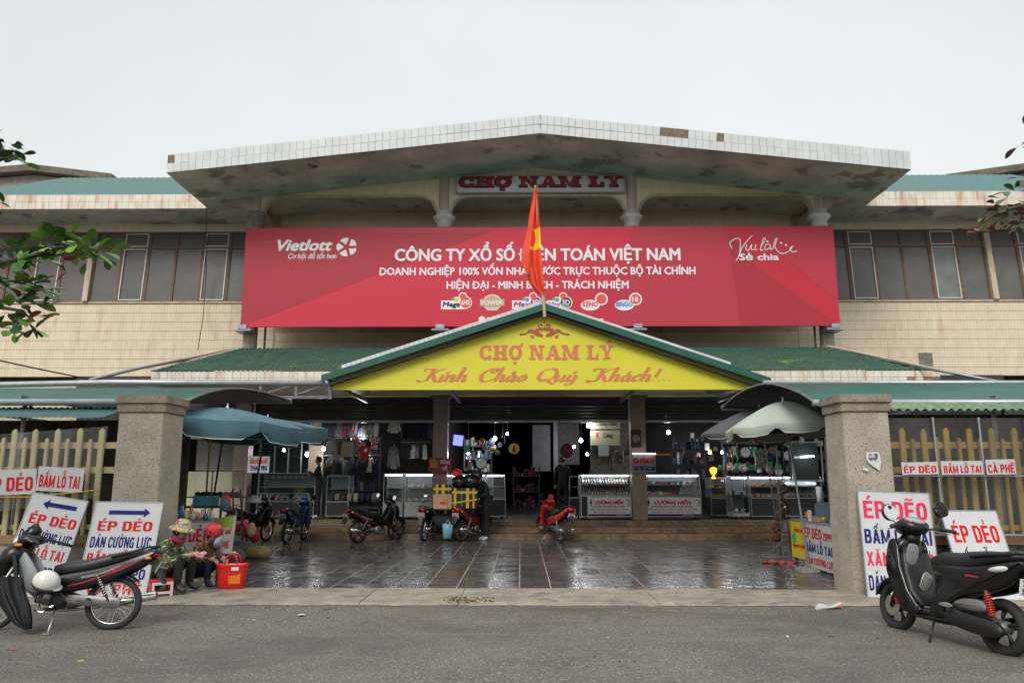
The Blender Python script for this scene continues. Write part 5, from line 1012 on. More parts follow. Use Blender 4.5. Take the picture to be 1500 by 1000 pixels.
    obj('transmission_cover', MB().pillow(smoothpoly([(-.14, .30), (-.24, .33), (-.45, .31), (-.66, .29), (-.74, .22), (-.66, .16), (-.45, .16), (-.22, .19), (-.13, .24)], 3), .035, .02, y=.145), mattbl, o, smooth=True)
    obj('air_filter_cover', MB().pillow(smoothpoly([(-.24, .37), (-.34, .43), (-.52, .445), (-.60, .41), (-.58, .355), (-.40, .345)], 3), .035, .025, y=.165), mat('smoky_plastic', (.14, .13, .125), .25, var=.2), o, smooth=True)
    spring(o, (-.58, .16, .53), (-.66, .16, .28), .028, shock); obj('silver_joint', MB().pillow(smoothpoly([(-.08, .36), (-.16, .375), (-.23, .35), (-.17, .33), (-.08, .34)], 2), .01, .004, y=.165), alu, o)
    obj('exhaust', MB().tube([(-.1, -.08, .20), (-.35, -.14, .2), (-.5, -.15, .26), (-.95, -.16, .36)], [.02, .022, .055, .055], 12), mattbl, o, smooth=True)
    obj('side_stand', MB().tube([(.03, .12, .2), (.0, .19, .09), (-.03, .24, -.012)], .011, 6), mattbl, o, smooth=True); obj('stand_foot', MB().box((-.03, .25, -.02), (.06, .035, .008)), mattbl, o)
    obj('foot_peg', MB().cyl((-.2, .12, .31), (-.22, .22, .32), .014), rubber, o); obj('rear_fender', MB(), mattbl, o) if False else None
    return o
def place2(fn, fpx, fpy, rpx, rpy, wb, label, scale=1., mid=0., **k):
    """put a bike so that its wheel contacts fall at two ground places"""
    a = G(fpx, fpy); b = G(rpx, rpy); d = (a - b); d.z = 0; rz = math.atan2(d.y, d.x); m = (a + b) / 2; m.z = 0
    return fn(label, tuple(m), rz, scale=scale, **k)
# left foreground
b_ = G(161, 921); Yb = b_.y
cub('black motorbike with white helmet on its side, parked before the arrow signs', (b_.x - .54, Yb - .03, -.012), math.pi + .06, scale=1.02, plate_txt=('73-K1', '228.45'), mir=False, group='motorbikes parked beside the road', lean=.12)
M0 = [o for o in bpy.data.objects if o.name == 'motorbike'][0]; M0.scale = (1.02, 1.02, .95)
hp = P(68, 852, Yb - .24); helmet('helmet', 'white open helmet with dark lining hanging beside the left motorbike seat', (hp.x, hp.y, hp.z), (.35, .35, .3), mat('white_helmet_shell', (.62, .61, .57), .3), r=.118)
obj('lining', MB().ball((0, 0, -.045), (.125, .112, .055), 16, 6), mat('navy_helmet_lining', (.02, .03, .08), .6), bpy.data.objects['helmet'], smooth=True)
# black cloth raincoat hanging over the leg shield of the left bike
mb = MB(); rows_ = []
for j, (py, x0, x1) in enumerate(((845, -14, 30), (860, -12, 32), (875, -8, 36), (890, 2, 41), (905, 12, 43), (915, 22, 43), (922, 34, 42))):
    rows_.append([P(x0 + (x1 - x0) * i / 10, py, Yb - .34 + .03 * math.sin(i * 1.4 + j * .3)) for i in range(11)])
mb.rings(rows_, close=False); mb.rings([[Vector((v.x, v.y + .05, v.z)) for v in r] for r in rows_], close=False); tag(obj('raincoat', mb, mat('black_nylon', (.012, .013, .016), .35, bump=.3, bs=10), smooth=True), 'black cloth hanging down over the front of the left motorbike', 'raincoat')
# right foreground scooter
b0 = P(1468, 950, 7.40); b1 = P(1313, 915, 8.66); b0.z = b1.z = 0
d = b1 - b0; rz = math.atan2(d.y, d.x); m_ = (b0 + b1) / 2
scooter('black scooter with red front caliper and red rear spring beside the carmine sign', (m_.x + .03, m_.y, -.03), rz, scale=1.06, group='motorbikes parked beside the road')
# forecourt row
cub('blue and black motorbike seen from behind beside the ladder rack', tuple(G(419, 797) + Vector((.02, .55, 0))), R(86), body=bluepl, stripe=False, scale=1.0, plate_txt=('73-F1', '062.54'), shield=mattbl, lean=.08)
cub('black sport motorbike parked obliquely against the brown steps', tuple(G(521, 796) + Vector((.36, .46, 0))), R(52), body=blackpl, scale=1.0, kind='alloy', plate_txt=('73-F1', '447.03'), shield=mattbl)
cub('black motorbike with yellowish plate left of the parcel laden bike', tuple(G(618, 794) + Vector((.12, .62, 0))), R(80), body=blackpl, stripe=False, plate_txt=('73-H1', '191.20'), shield=mattbl)
LB = cub('dark red motorbike loaded with taped black parcels', tuple(G(690, 795) + Vector((-.02, .62, 0))), R(66), body=darkred, stripe=False, plate_txt=('73-F1', '208.96'), shield=mattbl)
cub('bright red and black motorbike leaning on its stand before the centre steps', tuple(G(818, 795) + Vector((-.16, .55, 0))), R(112), body=redpl, panel=mattbl, stripe=False, plate_txt=('73-F1', '218.31'), shield=mattbl, lean=.16)
cub('dark motorbike half hidden behind the blue umbrella pole', tuple(G(352, 799) + Vector((0, .6, 0))), R(75), body=blackpl, stripe=False, plate_txt=('73-F1', '550.12'), shield=mattbl)
# ================================================================== people
def human(name, label, loc, rz, J, bones_mat, mats, scale=1., hair=None, face_dir=None, child=None, group=None, radii=None, fingers=True, fcurl=.5):
    """J: joints; a single skinned body; bones_mat maps bones to material slots; 0 skin 1 top 2 trousers 3 shoes"""
    o = thing(name, label, 'person', loc, (0, 0, rz), group, scale)
    RD = dict(pel=.125, spi=.125, che=.135, nec=.052, hd0=.075, hd1=.088, hd2=.07, shL=.068, shR=.068, elL=.048, elR=.048, wrL=.032, wrR=.032, paL=.034, paR=.034, hiL=.098, hiR=.098, knL=.068, knR=.068, anL=.045, anR=.045, toL=.038, toR=.038)
    if radii: RD.update(radii)
    E = [('pel', 'spi', 1), ('spi', 'che', 1), ('che', 'nec', 1), ('nec', 'hd0', 0), ('hd0', 'hd1', 0), ('hd1', 'hd2', 0)]
    for s in 'LR': E += [('che', 'sh' + s, 1), ('sh' + s, 'el' + s, 1), ('el' + s, 'wr' + s, 1), ('wr' + s, 'pa' + s, 0), ('pel', 'hi' + s, 2), ('hi' + s, 'kn' + s, 2), ('kn' + s, 'an' + s, 2), ('an' + s, 'to' + s, 3)]
    if not J.get('legs', True): E = [e for e in E if e[0][:2] not in ('hi', 'kn', 'an') and e[1][:2] not in ('hi', 'kn')]
    keys = []
    for a, b, _ in E:
        for k in (a, b):
            if k not in keys: keys.append(k)
    V = [Vector(J[k]) for k in keys]; rad = [RD[k] for k in keys]; ed = [(keys.index(a), keys.index(b)) for a, b, _ in E]; segs = [(Vector(J[a]), Vector(J[b]), m) for a, b, m in E]
    me = bpy.data.meshes.new('body_base'); me.from_pydata(V, ed, []); t = bpy.data.objects.new('body_base', me); COL.objects.link(t)
    m = t.modifiers.new('s', 'SKIN'); m.use_smooth_shade = True; m.branch_smoothing = .3
    sv = me.skin_vertices[0].data if me.skin_vertices else None
    if sv is None: me.attributes; bpy.context.view_layer.update(); sv = me.skin_vertices[0].data
    for i, r in enumerate(rad): sv[i].radius = (r, r); sv[i].use_root = (keys[i] == 'pel')
    sb = t.modifiers.new('u', 'SUBSURF'); sb.levels = 2; sb.render_levels = 2
    dg = bpy.context.evaluated_depsgraph_get(); me2 = bpy.data.meshes.new_from_object(t.evaluated_get(dg)); bpy.data.objects.remove(t)
    V2 = [v.co.copy() for v in me2.vertices]; F2 = [list(p.vertices) for p in me2.polygons]; mb = MB(); mb.smooth = True; mb.add(V2, F2); bpy.data.meshes.remove(me2)
    def near(p):
        best = None
        for a, b, k in segs:
            d = b - a; q = max(0, min(1, (p - a).dot(d) / max(1e-9, d.dot(d)))); l = (p - a - d * q).length
            if best is None or l < best[0]: best = (l, k)
        return best[1]
    for i, f in enumerate(mb.f): mb.mi[i] = near(sum((Vector(mb.v[j]) for j in f), Vector()) / len(f))
    # hands: five fingers each, closing
    if fingers:
        for s in 'LR':
            w, p = Vector(J['wr' + s]), Vector(J['pa' + s]); d = (p - w).normalized(); side = d.cross(Vector((0, 0, 1))); side = side.normalized() if side.length > .1 else Vector((1, 0, 0)); nrm = side.cross(d).normalized()
            if nrm.z > 0: nrm = -nrm
            mb.cur = 0
            for k, (off, ln) in enumerate(((-.028, .058), (-.01, .068), (.008, .062), (.025, .048))):
                a = p + side * off + d * .012; b = a + d * ln * .5 + nrm * .01; c = b + (d * (1 - fcurl) + nrm * fcurl).normalized() * ln * .35; e = c + (d * (1 - fcurl * 1.6) + nrm * fcurl * 1.4).normalized() * ln * .3; mb.tube([a, b, c, e], [.0095, .009, .008, .006], 6)
            ss = -1 if s == 'L' else 1; a = w.lerp(p, .55) + side * .028 * -ss; mb.tube([a, a + side * -.022 * ss + d * .025, a + side * -.02 * ss + d * .05 + nrm * .012], [.012, .01, .007], 6)
    h = Vector(J['hd1']); up = (Vector(J['hd2']) - Vector(J['hd0'])).normalized(); fd = Vector(face_dir or (1, 0, 0)); fd = (fd - up * fd.dot(up)).normalized(); sd = up.cross(fd); r = RD['hd1']; mb.cur = 0
    mb.tube([h + fd * (r * .92) + up * .012, h + fd * (r * 1.12) - up * .018, h + fd * (r * .9) - up * .026], [.007, .013, .008], 6)
    for s in (1, -1): mb.ball(h + sd * s * (r * .98) - up * .005, (.012, .012, .024), 8, 5)
    body = obj('body', mb, mats, o)
    ey = MB()
    for s in (1, -1): ey.ball(h + fd * r * .93 + sd * s * .03 + up * .012, (.009, .009, .006), 8, 5)
    obj('eyes', ey, dark, o); obj('mouth', MB().tube([h + fd * r * .9 + sd * .02 - up * .047, h + fd * r * .96 - up * .045, h + fd * r * .9 - sd * .02 - up * .047], .005, 5), mat('lips', (.3, .1, .09), .6), o)
    if hair is not None:
        hb = MB(); M = Matrix((fd, sd, up)).transposed(); rs = []
        for i in range(8):
            a = R(-38 + 128 * i / 7); ring = []
            for j in range(20):
                t_ = 2 * math.pi * j / 20; fr = math.cos(t_); rr = r * 1.12 * math.cos(a); zz = r * 1.2 * math.sin(a)
                if fr > .35 and a < R(38): rr *= .72; 
                ring.append(h + up * .012 + M @ Vector((rr * math.cos(t_) - .006, rr * math.sin(t_), zz)))
            rs.append(ring)
        hb.rings(rs); obj('hair', hb, hair, o, smooth=True)
    return o
skin = mat('skin', (.42, .24, .16), .5); hairm = mat('black_hair', (.012, .01, .009), .45)
def stand(armL=None, armR=None, turn=0., lean=0., legs=True):
    J = dict(pel=(0, 0, .92), spi=(.01, 0, 1.06), che=(.02 + lean, 0, 1.26), nec=(.03 + lean * 1.4, 0, 1.42), hd0=(.045 + lean * 1.6, 0, 1.49), hd1=(.055 + lean * 1.7, 0, 1.56), hd2=(.05 + lean * 1.7, 0, 1.62), legs=legs)
    for s, k in (('L', 1), ('R', -1)):
        J.update({'sh' + s: (.02 + lean, k * .165, 1.36), 'el' + s: (.0 + lean, k * .23, 1.10), 'wr' + s: (.08, k * .22, .88), 'pa' + s: (.10, k * .215, .82), 'hi' + s: (0, k * .09, .88), 'kn' + s: (.03, k * .10, .48), 'an' + s: (0, k * .10, .09), 'to' + s: (.14, k * .12, .035)})
    for s, k, a in (('L', 1, armL), ('R', -1, armR)):
        if a: J['el' + s], J['wr' + s], J['pa' + s] = a
    return J
blackc = mat('black_cloth', (.012, .012, .014), .85, var=.2, vs=5); navyc = mat('navy_cloth', (.012, .018, .05), .8, var=.2, vs=5); shoe = mat('shoe', (.03, .03, .03), .5); wshoe = mat('pale_shoe', (.5, .5, .48), .5)
armup = lambda k: ((.12, k * .2, 1.14), (.26, k * .06, 1.24), (.31, k * .03, 1.28))
armfwd = lambda k: ((.08, k * .22, 1.12), (.28, k * .16, 1.04), (.34, k * .15, 1.02))
def ppos(px, Y, z=0): v = P(px, 700, Y); return (v.x, Y, z)
human('person', 'person in black standing in profile before the far left glass counter', ppos(468, 22.0, ZP), R(188), stand(armup(1), armup(-1)), None, [skin, blackc, blackc, wshoe], hair=hairm, scale=1.02)
human('person', 'long haired woman in black standing behind the counter near the round wall clock', ppos(689, 23.4, ZP - .02), R(-95), stand(legs=False), None, [skin, blackc, blackc, shoe], hair=hairm, scale=.97)
human('person', 'person in dark jacket bending over the parcels on the loaded motorbike', ppos(712, 20.05, 0), R(205), stand(armfwd(1), armfwd(-1), lean=.08), None, [skin, mat('dark_teal_jacket', (.012, .022, .026), .8), blackc, wshoe], hair=hairm, scale=1.03)
human('person', 'man seen behind the lit watch counter facing the street', ppos(893, 23.5, ZP - .25), R(-92), stand(legs=False), None, [skin, mat('grey_shirt', (.12, .12, .12), .8), blackc, shoe], hair=hairm, scale=1.0)
human('person', 'dark figure in profile behind the watch counter left of the facing man', ppos(871, 24.2, ZP - .22), R(185), stand(legs=False), None, [skin, blackc, blackc, shoe], hair=hairm, scale=1.0)
human('person', 'figure in dark green jacket walking into the unlit market hall', ppos(824, 24.6, ZP), R(95), stand(), None, [skin, mat('dark_green_jacket', (.01, .018, .012), .85), blackc, shoe], hair=hairm, scale=1.05)
# seated women
camo = mat('camouflage_cloth', (.10, .13, .06), .85, bump=.3, bs=14); overlay(camo, (.022, .03, .018), 13, .5, .54, detail=3); overlay(camo, (.16, .10, .05), 17, .56, .59, detail=3, seed=4); overlay(camo, (.55, .52, .32), 24, .57, .60, detail=3, seed=9)
leop = mat('leopard_cloth', (.22, .12, .06), .85); overlay(leop, (.02, .015, .012), 28, .5, .54, detail=2)
def squat(wr=((.42, .06, .44), (.50, .03, .46)), k_=.13, lean=0.):
    J = dict(pel=(0, 0, .19), spi=(.04, 0, .32), che=(.11, 0, .50), nec=(.19, 0, .62), hd0=(.235, 0, .665), hd1=(.27, 0, .715), hd2=(.29, 0, .775))
    for s, k in (('L', 1), ('R', -1)):
        J.update({'sh' + s: (.12, k * .15, .56), 'el' + s: (.22, k * .2, .36), 'wr' + s: (wr[0][0], k * wr[0][1], wr[0][2]), 'pa' + s: (wr[1][0], k * wr[1][1], wr[1][2]), 'hi' + s: (.03, k * .09, .18), 'kn' + s: (.36, k * k_, .41), 'an' + s: (.34, k * k_, .085), 'to' + s: (.47, k * (k_ + .01), .035)})
    return J
v = P(256, 866, 11.05)
W1 = human('person', 'seated woman in camouflage jacket and flowered sun hat beside the gate pillar', (v.x - .2, 10.95, .03), R(-10), squat(), None, [skin, camo, blackc, shoe], scale=1.12, radii=dict(pel=.15, spi=.165, che=.15, shL=.085, shR=.085, elL=.07, elR=.07, hiL=.10, hiR=.10), hair=mat('navy_scarf', (.01, .015, .05), .8))
hatm = mat('flowered_cotton', (.5, .38, .16), .8); overlay(hatm, (.45, .06, .05), 26, .56, .6, detail=1); overlay(hatm, (.08, .2, .3), 22, .57, .61, detail=1, seed=5); overlay(hatm, (.55, .55, .45), 30, .6, .63, detail=1, seed=8)
h = W1.matrix_world @ Vector((0, 0, 0))
def at_head(Wp, m, dz=0.): 
    return Matrix.Translation(Wp.location) @ Matrix.Rotation(Wp.rotation_euler.z, 4, 'Z') @ (Vector(m) * Wp.scale.x)
def hat(label, Wp, p, m, brim=.17, tilt=.25, r=.1):
    c = at_head(Wp, p); o = obj('hat', MB().lathe([(brim, -.035), (brim * .8, -.01), (r * 1.05, .012), (r, .07), (r * .75, .10), (.01, .105), ], n=26), m, None, smooth=True, loc=c, rot=(0, tilt, Wp.rotation_euler.z)); return tag(o, label, 'hat')
hat('wide flowered sun hat worn by the woman in camouflage', W1, (.285, 0, .765), hatm, .19)
obj('jacket_skirt', MB().loft([(-.10, 0, .02, .15, .10), (-.12, 0, .12, .20, .17), (-.06, 0, .28, .205, .19), (.03, 0, .42, .19, .16), (.09, 0, .53, .15, .09)], 18, 2.3), camo, W1, smooth=True); mask = mat('magenta_scarf', (.45, .02, .12), .8); c = at_head(W1, (.24, 0, .63)); tag(obj('scarf', MB().torus((0, 0, 0), .075, .028, 20, 8, axis='Z'), mask, loc=c, rot=(.2, .5, 0), smooth=True), 'magenta scarf at the throat of the woman in camouflage', 'scarf')
pinkc = mat('pink_cloth', (.62, .28, .32), .8, var=.2, vs=20); c = at_head(W1, (.53, -.02, .44)); mb = MB(); mb.ball((0, 0, 0), (.085, .045, .028), 14, 8, rot=(.3, .4, .3)).ball((.05, .03, .02), (.05, .04, .02), 12, 6, rot=(.6, -.3, .8)); tag(obj('pink_cloth', mb, pinkc, loc=c, smooth=True), 'crumpled pink cloth in the hands of the woman in camouflage', 'cloth')
v = P(292, 860, 11.75)
W2 = human('person', 'seated woman in red helmet hat, leopard print top and navy trousers', (v.x, 11.72, .02), R(-35), squat(((.40, .10, .40), (.47, .08, .38)), .10), None, [skin, leop, navyc, shoe], radii=dict(pel=.12, spi=.125, che=.13), hair=hairm)
hatr = mat('red_spotted_cloth', (.62, .02, .03), .5); overlay(hatr, (.8, .4, .4), 45, .62, .66, detail=1); o = hat('round bright red spotted hat on the woman in leopard print', W2, (.275, 0, .765), hatr, .12, .2, .108)
c = at_head(W2, (.33, .05, .62)); st_m = mat('striped_mask_cloth', (.5, .52, .56), .8); w_ = st_m.node_tree.nodes.new('ShaderNodeTexWave'); w_.inputs['Scale'].default_value = 22; w_.bands_direction = 'DIAGONAL'; mm = st_m.node_tree.nodes.new('ShaderNodeMixRGB'); mm.inputs[1].default_value = (.55, .56, .6, 1); mm.inputs[2].default_value = (.05, .08, .25, 1); st_m.node_tree.links.new(w_.outputs['Fac'], mm.inputs[0]); st_m.node_tree.links.new(mm.outputs[0], st_m.node_tree.nodes['Principled BSDF'].inputs[0])
tag(obj('face_cloth', MB().ball((0, 0, 0), (.05, .10, .085), 14, 8, rot=(.5, .3, 0)), st_m, loc=c, smooth=True), 'blue and white striped cloth before the face of the woman in leopard print', 'cloth')
# stool, basket
def stool(label, loc, rz):
    o = thing('stool', label, 'stool', loc, (0, 0, rz)); rp_m = mat('red_stool_plastic', (.68, .02, .02), .35); wp = mat('white_stool_plastic', (.65, .62, .57), .4)
    obj('seat', MB().bb((-.13, -.095, .175), (.13, .095, .20)), rp_m, o, bevel=.01)
    for s in (-1, 1):
        mb = MB(); y = s * .098
        for a, b in (((-.12, .0), (-.09, .175)), ((.09, 0), (.12, .175)), ((-.09, .14), (.09, .172)), ((-.09, .03), (.09, .06))): mb.bb((a[0], y - .008, a[1]), (b[0], y + .008, b[1]))
        obj('side_frame', mb, wp if s < 0 else rp_m, o, bevel=.003); obj('end_panel', MB().bb((s * .125, -.085, .02), (s * .133, .085, .17)), rp_m, o)
    return o
v = P(237, 872, 10.75); stool('low red plastic stool with white side frame at the foot of the gate pillar', (v.x + .03, 10.62, .03), R(38)).scale = (1.08, 1.08, 1.05)
v = P(346, 862, 11.5)
o = thing('shopping_basket', 'bright red plastic carrying basket with looped handles beside the seated women', 'basket', (v.x, 11.3, .03), (0, 0, .1), scale=.88); bm_ = mat('red_basket_plastic', (.72, .02, .018), .3)
mb = MB(); rings_ = []
for z, a, b in ((0, .17, .10), (.01, .185, .11), (.19, .21, .125), (.37, .235, .14), (.38, .24, .145), (.37, .225, .13), (.02, .17, .10)): rings_.append([(a * math.copysign(abs(math.cos(t)) ** .4, math.cos(t)), b * math.copysign(abs(math.sin(t)) ** .4, math.sin(t)), z) for t in [2 * math.pi * k / 32 for k in range(32)]])
mb.rings(rings_, cap=False); mb.add([rings_[-1][k] for k in range(32)], [tuple(range(32))]); obj('body', mb, bm_, o, smooth=True)
for s in (-1, 1): obj('handle', MB().tube([(-.1, s * .13, .37), (-.075, s * .10, .50), (0, s * .07, .54), (.075, s * .10, .50), (.1, s * .13, .37)], .011, 8), bm_, o, smooth=True)
obj('orange_patch', MB().bb((-.02, -.139, .08), (.16, -.134, .25)), mat('orange_patch', (.75, .16, .01), .4), o, rot=(-.06, 0, 0)); obj('label_tag', MB().bb((.02, -.142, .29), (.13, -.136, .34)), white_p, o)
obj('ribbon', MB().tube([(.02, -.08, .54), (.04, -.1, .58), (.08, -.08, .55), (0, -.1, .57)], .007, 5), mat('cream_ribbon', (.7, .6, .3), .6), o)
# ================================================================== umbrellas
def umbrella(label, apex, rad, drop, n, top, under, base, tilt=(0, 0), val=.2, rot0=0., pole=steel, ribs=True, conc=False, sag=.03):
    o = thing('umbrella', label, 'umbrella', apex, (tilt[0], tilt[1], rot0)); K = n * 6; rs = []
    for j in range(7):
        t = j / 6; ring = []
        for k in range(K):
            a = 2 * math.pi * k / K; f = abs(((k / 6) % 1) - .5) * 2; r = rad * t * (1 - (1 - f * f) * .07); ring.append((r * math.cos(a), r * math.sin(a), -drop * (t ** 1.5) - sag * (1 - f) * t))
        rs.append(ring)
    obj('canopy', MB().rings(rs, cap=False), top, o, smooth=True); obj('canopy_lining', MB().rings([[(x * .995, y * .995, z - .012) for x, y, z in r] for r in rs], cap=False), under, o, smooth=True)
    for q in range(n):
        pts = [rs[-1][(q * 6 + i) % K] for i in range(7)]; mb = MB(); top_ = [Vector(p) for p in pts]; mid = [Vector((p.x * 1.012, p.y * 1.012, p.z - val * .55)) for p in top_]; bot = []
        for i, p in enumerate(top_):
            f = min(i, 6 - i) / 3; bot.append(Vector((p.x * .99, p.y * .99, p.z - val * (.45 + .55 * min(1, f * 3)))))
        ce = sum(top_, Vector()) / 7
        def sh(r, m): return [p + (ce - p) * m for p in r]
        mb.rings([top_, sh(mid, .01), sh(bot, .05)], close=False); v_ = obj('valance', mb, top, o, smooth=True); obj('hem', MB().tube(sh(bot, .05), .007, 5), white_p, v_)
        if ribs: a = 2 * math.pi * q / n; obj('rib', MB().cyl((.02, 0, -.03), (rad * math.cos(a) * .99, rad * math.sin(a) * .99, -drop - .02), .006), steel, o) if q == 0 else obj('rib', MB().tube([(.02 * math.cos(a), .02 * math.sin(a), -.03), (rad * .5 * math.cos(a), rad * .5 * math.sin(a), -drop * .38), (rad * math.cos(a) * .99, rad * math.sin(a) * .99, -drop - .02)], .006, 5), steel, o)
    obj('finial', MB().lathe([(.02, -.02), (.03, .0), (.014, .03), (.012, .07)], n=10), white_p, o)
    o.rotation_mode = 'XYZ'; inv = (Matrix.Translation(Vector(apex)) @ o.rotation_euler.to_matrix().to_4x4()).inverted(); b = inv @ Vector(base)
    obj('pole', MB().cyl((0, 0, -.01), b, .019), pole, o)
    if conc: obj('base', MB().lathe([(.24, 0), (.25, .02), (.24, .075), (.05, .085)], b, 22), mat('round_concrete_base', (.25, .22, .18), .9, var=.3, vs=8, bump=.6, bs=30), o)
    return o
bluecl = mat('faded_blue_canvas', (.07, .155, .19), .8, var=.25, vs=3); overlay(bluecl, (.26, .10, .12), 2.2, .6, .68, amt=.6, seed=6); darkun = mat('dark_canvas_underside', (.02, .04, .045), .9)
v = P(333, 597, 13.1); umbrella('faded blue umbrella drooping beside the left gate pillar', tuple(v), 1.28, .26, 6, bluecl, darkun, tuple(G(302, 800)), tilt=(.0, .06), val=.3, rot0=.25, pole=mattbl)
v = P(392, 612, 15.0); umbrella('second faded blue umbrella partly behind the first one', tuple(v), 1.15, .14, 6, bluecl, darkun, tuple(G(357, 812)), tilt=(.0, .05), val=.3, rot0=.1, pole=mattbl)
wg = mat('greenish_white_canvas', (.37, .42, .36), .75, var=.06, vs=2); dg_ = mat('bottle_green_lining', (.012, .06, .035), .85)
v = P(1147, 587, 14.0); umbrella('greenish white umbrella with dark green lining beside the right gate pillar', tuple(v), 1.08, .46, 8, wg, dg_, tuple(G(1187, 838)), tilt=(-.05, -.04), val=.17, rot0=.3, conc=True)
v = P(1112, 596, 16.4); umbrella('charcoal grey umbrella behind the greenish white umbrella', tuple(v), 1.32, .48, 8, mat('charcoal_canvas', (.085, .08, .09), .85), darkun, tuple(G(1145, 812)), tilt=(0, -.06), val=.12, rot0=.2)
# ================================================================== hanging lamps
bulb_m = mat('lit_bulb', (1, 1, 1), .3, emit=(.93, .9, 1), es=22); tube_m = mat('lit_tube', (1, 1, 1), .3, emit=(.9, .92, 1), es=16); amber_l = mat('lit_amber_lamp', (1, .5, .05), .4, emit=(1, .40, .03), es=1.6)
def bulb(px, py, Y, label, w=9., r=.06, col=(.95, .95, 1), lamp=True):
    r *= .75; w *= 1.3
    v = P(px, py, Y); o = thing('light_bulb', label, 'lamp', tuple(v)); obj('bulb', MB().lathe([(.01, -r * 1.1), (r, -r * .7), (r * 1.1, 0), (r * .7, r * .9), (r * .35, r * 1.2)], n=14), bulb_m, o, smooth=True); obj('socket', MB().cyl((0, 0, r * 1.2), (0, 0, r * 2.2), r * .4), mattbl, o); obj('cord', MB().cyl((0, 0, r * 2.2), (0, 0, 4.24 - v.z), .006, n=5), cable_m, o)
    if lamp: l = bpy.data.lights.new('bulb_light', 'POINT'); l.energy = w; l.shadow_soft_size = .08; l.color = col; lo = bpy.data.objects.new('bulb_light', l); COL.objects.link(lo); lo.parent = o; lo.location = (0, -.12, -.05)
    return o
bulb(474, 657, 22.6, 'lit white bulb hanging above the person in black', 6); bulb(416, 659, 23.0, 'lit bulb behind the glass of the far left shop', 6, .05); bulb(532, 641, 22.9, 'lit bulb above the bright red shirt', 16, .055); bulb(725, 642, 23.2, 'larger lit bulb of the pair right of the television', 9, .065); bulb(743, 635, 26, 'smaller lit bulb of the pair right of the television', 7, .05)
bulb(686, 663, 23.6, 'lit bulb above the round wall clock', 10, .055); bulb(862, 623, 22.9, 'bright bulb under the shutter left of the cream shop board', 9, .07); bulb(851, 645, 25, 'bright bulb hanging second in the row of the market aisle', 8, .07); bulb(841, 654, 29, 'small lit bulb third in the row of the market aisle', 8, .06); bulb(820, 667, 33, 'smallest lit bulb far down the market aisle', 6, .06, lamp=False); bulb(860, 665, 27, 'lit bulb with reddish glow beside the calendar', 6, .06, (1, .6, .5), False)
bulb(979, 633, 22.6, 'lit bulb above the right watch counter', 8, .065); bulb(1058, 662, 23.2, 'lit bulb beside the two round white clocks', 12, .05); bulb(1011, 652, 25.5, 'small lit bulb left in the far right row of bulbs', 6, .05); bulb(1017, 653, 26.2, 'small lit bulb right in the far right row of bulbs', 4, .045, lamp=False)
v = P(1045, 690, 22.6); o = thing('lantern', 'glowing amber lantern lamp beside the right watch counter', 'lamp', tuple(v), scale=.75); obj('shade', MB().lathe([(.05, -.14), (.09, -.1), (.15, .06), (.11, .13), (.02, .16)], n=8), amber_l, o); obj('stem', MB().cyl((0, 0, -.2), (0, 0, -.1), .03).cyl((0, 0, -.28), (0, 0, -.2), .08), amber_l, o); obj('bars', MB().torus((0, 0, .06), .15, .01, 16, 5, 'Z').torus((0, 0, -.1), .09, .01, 16, 5, 'Z'), dark, o)
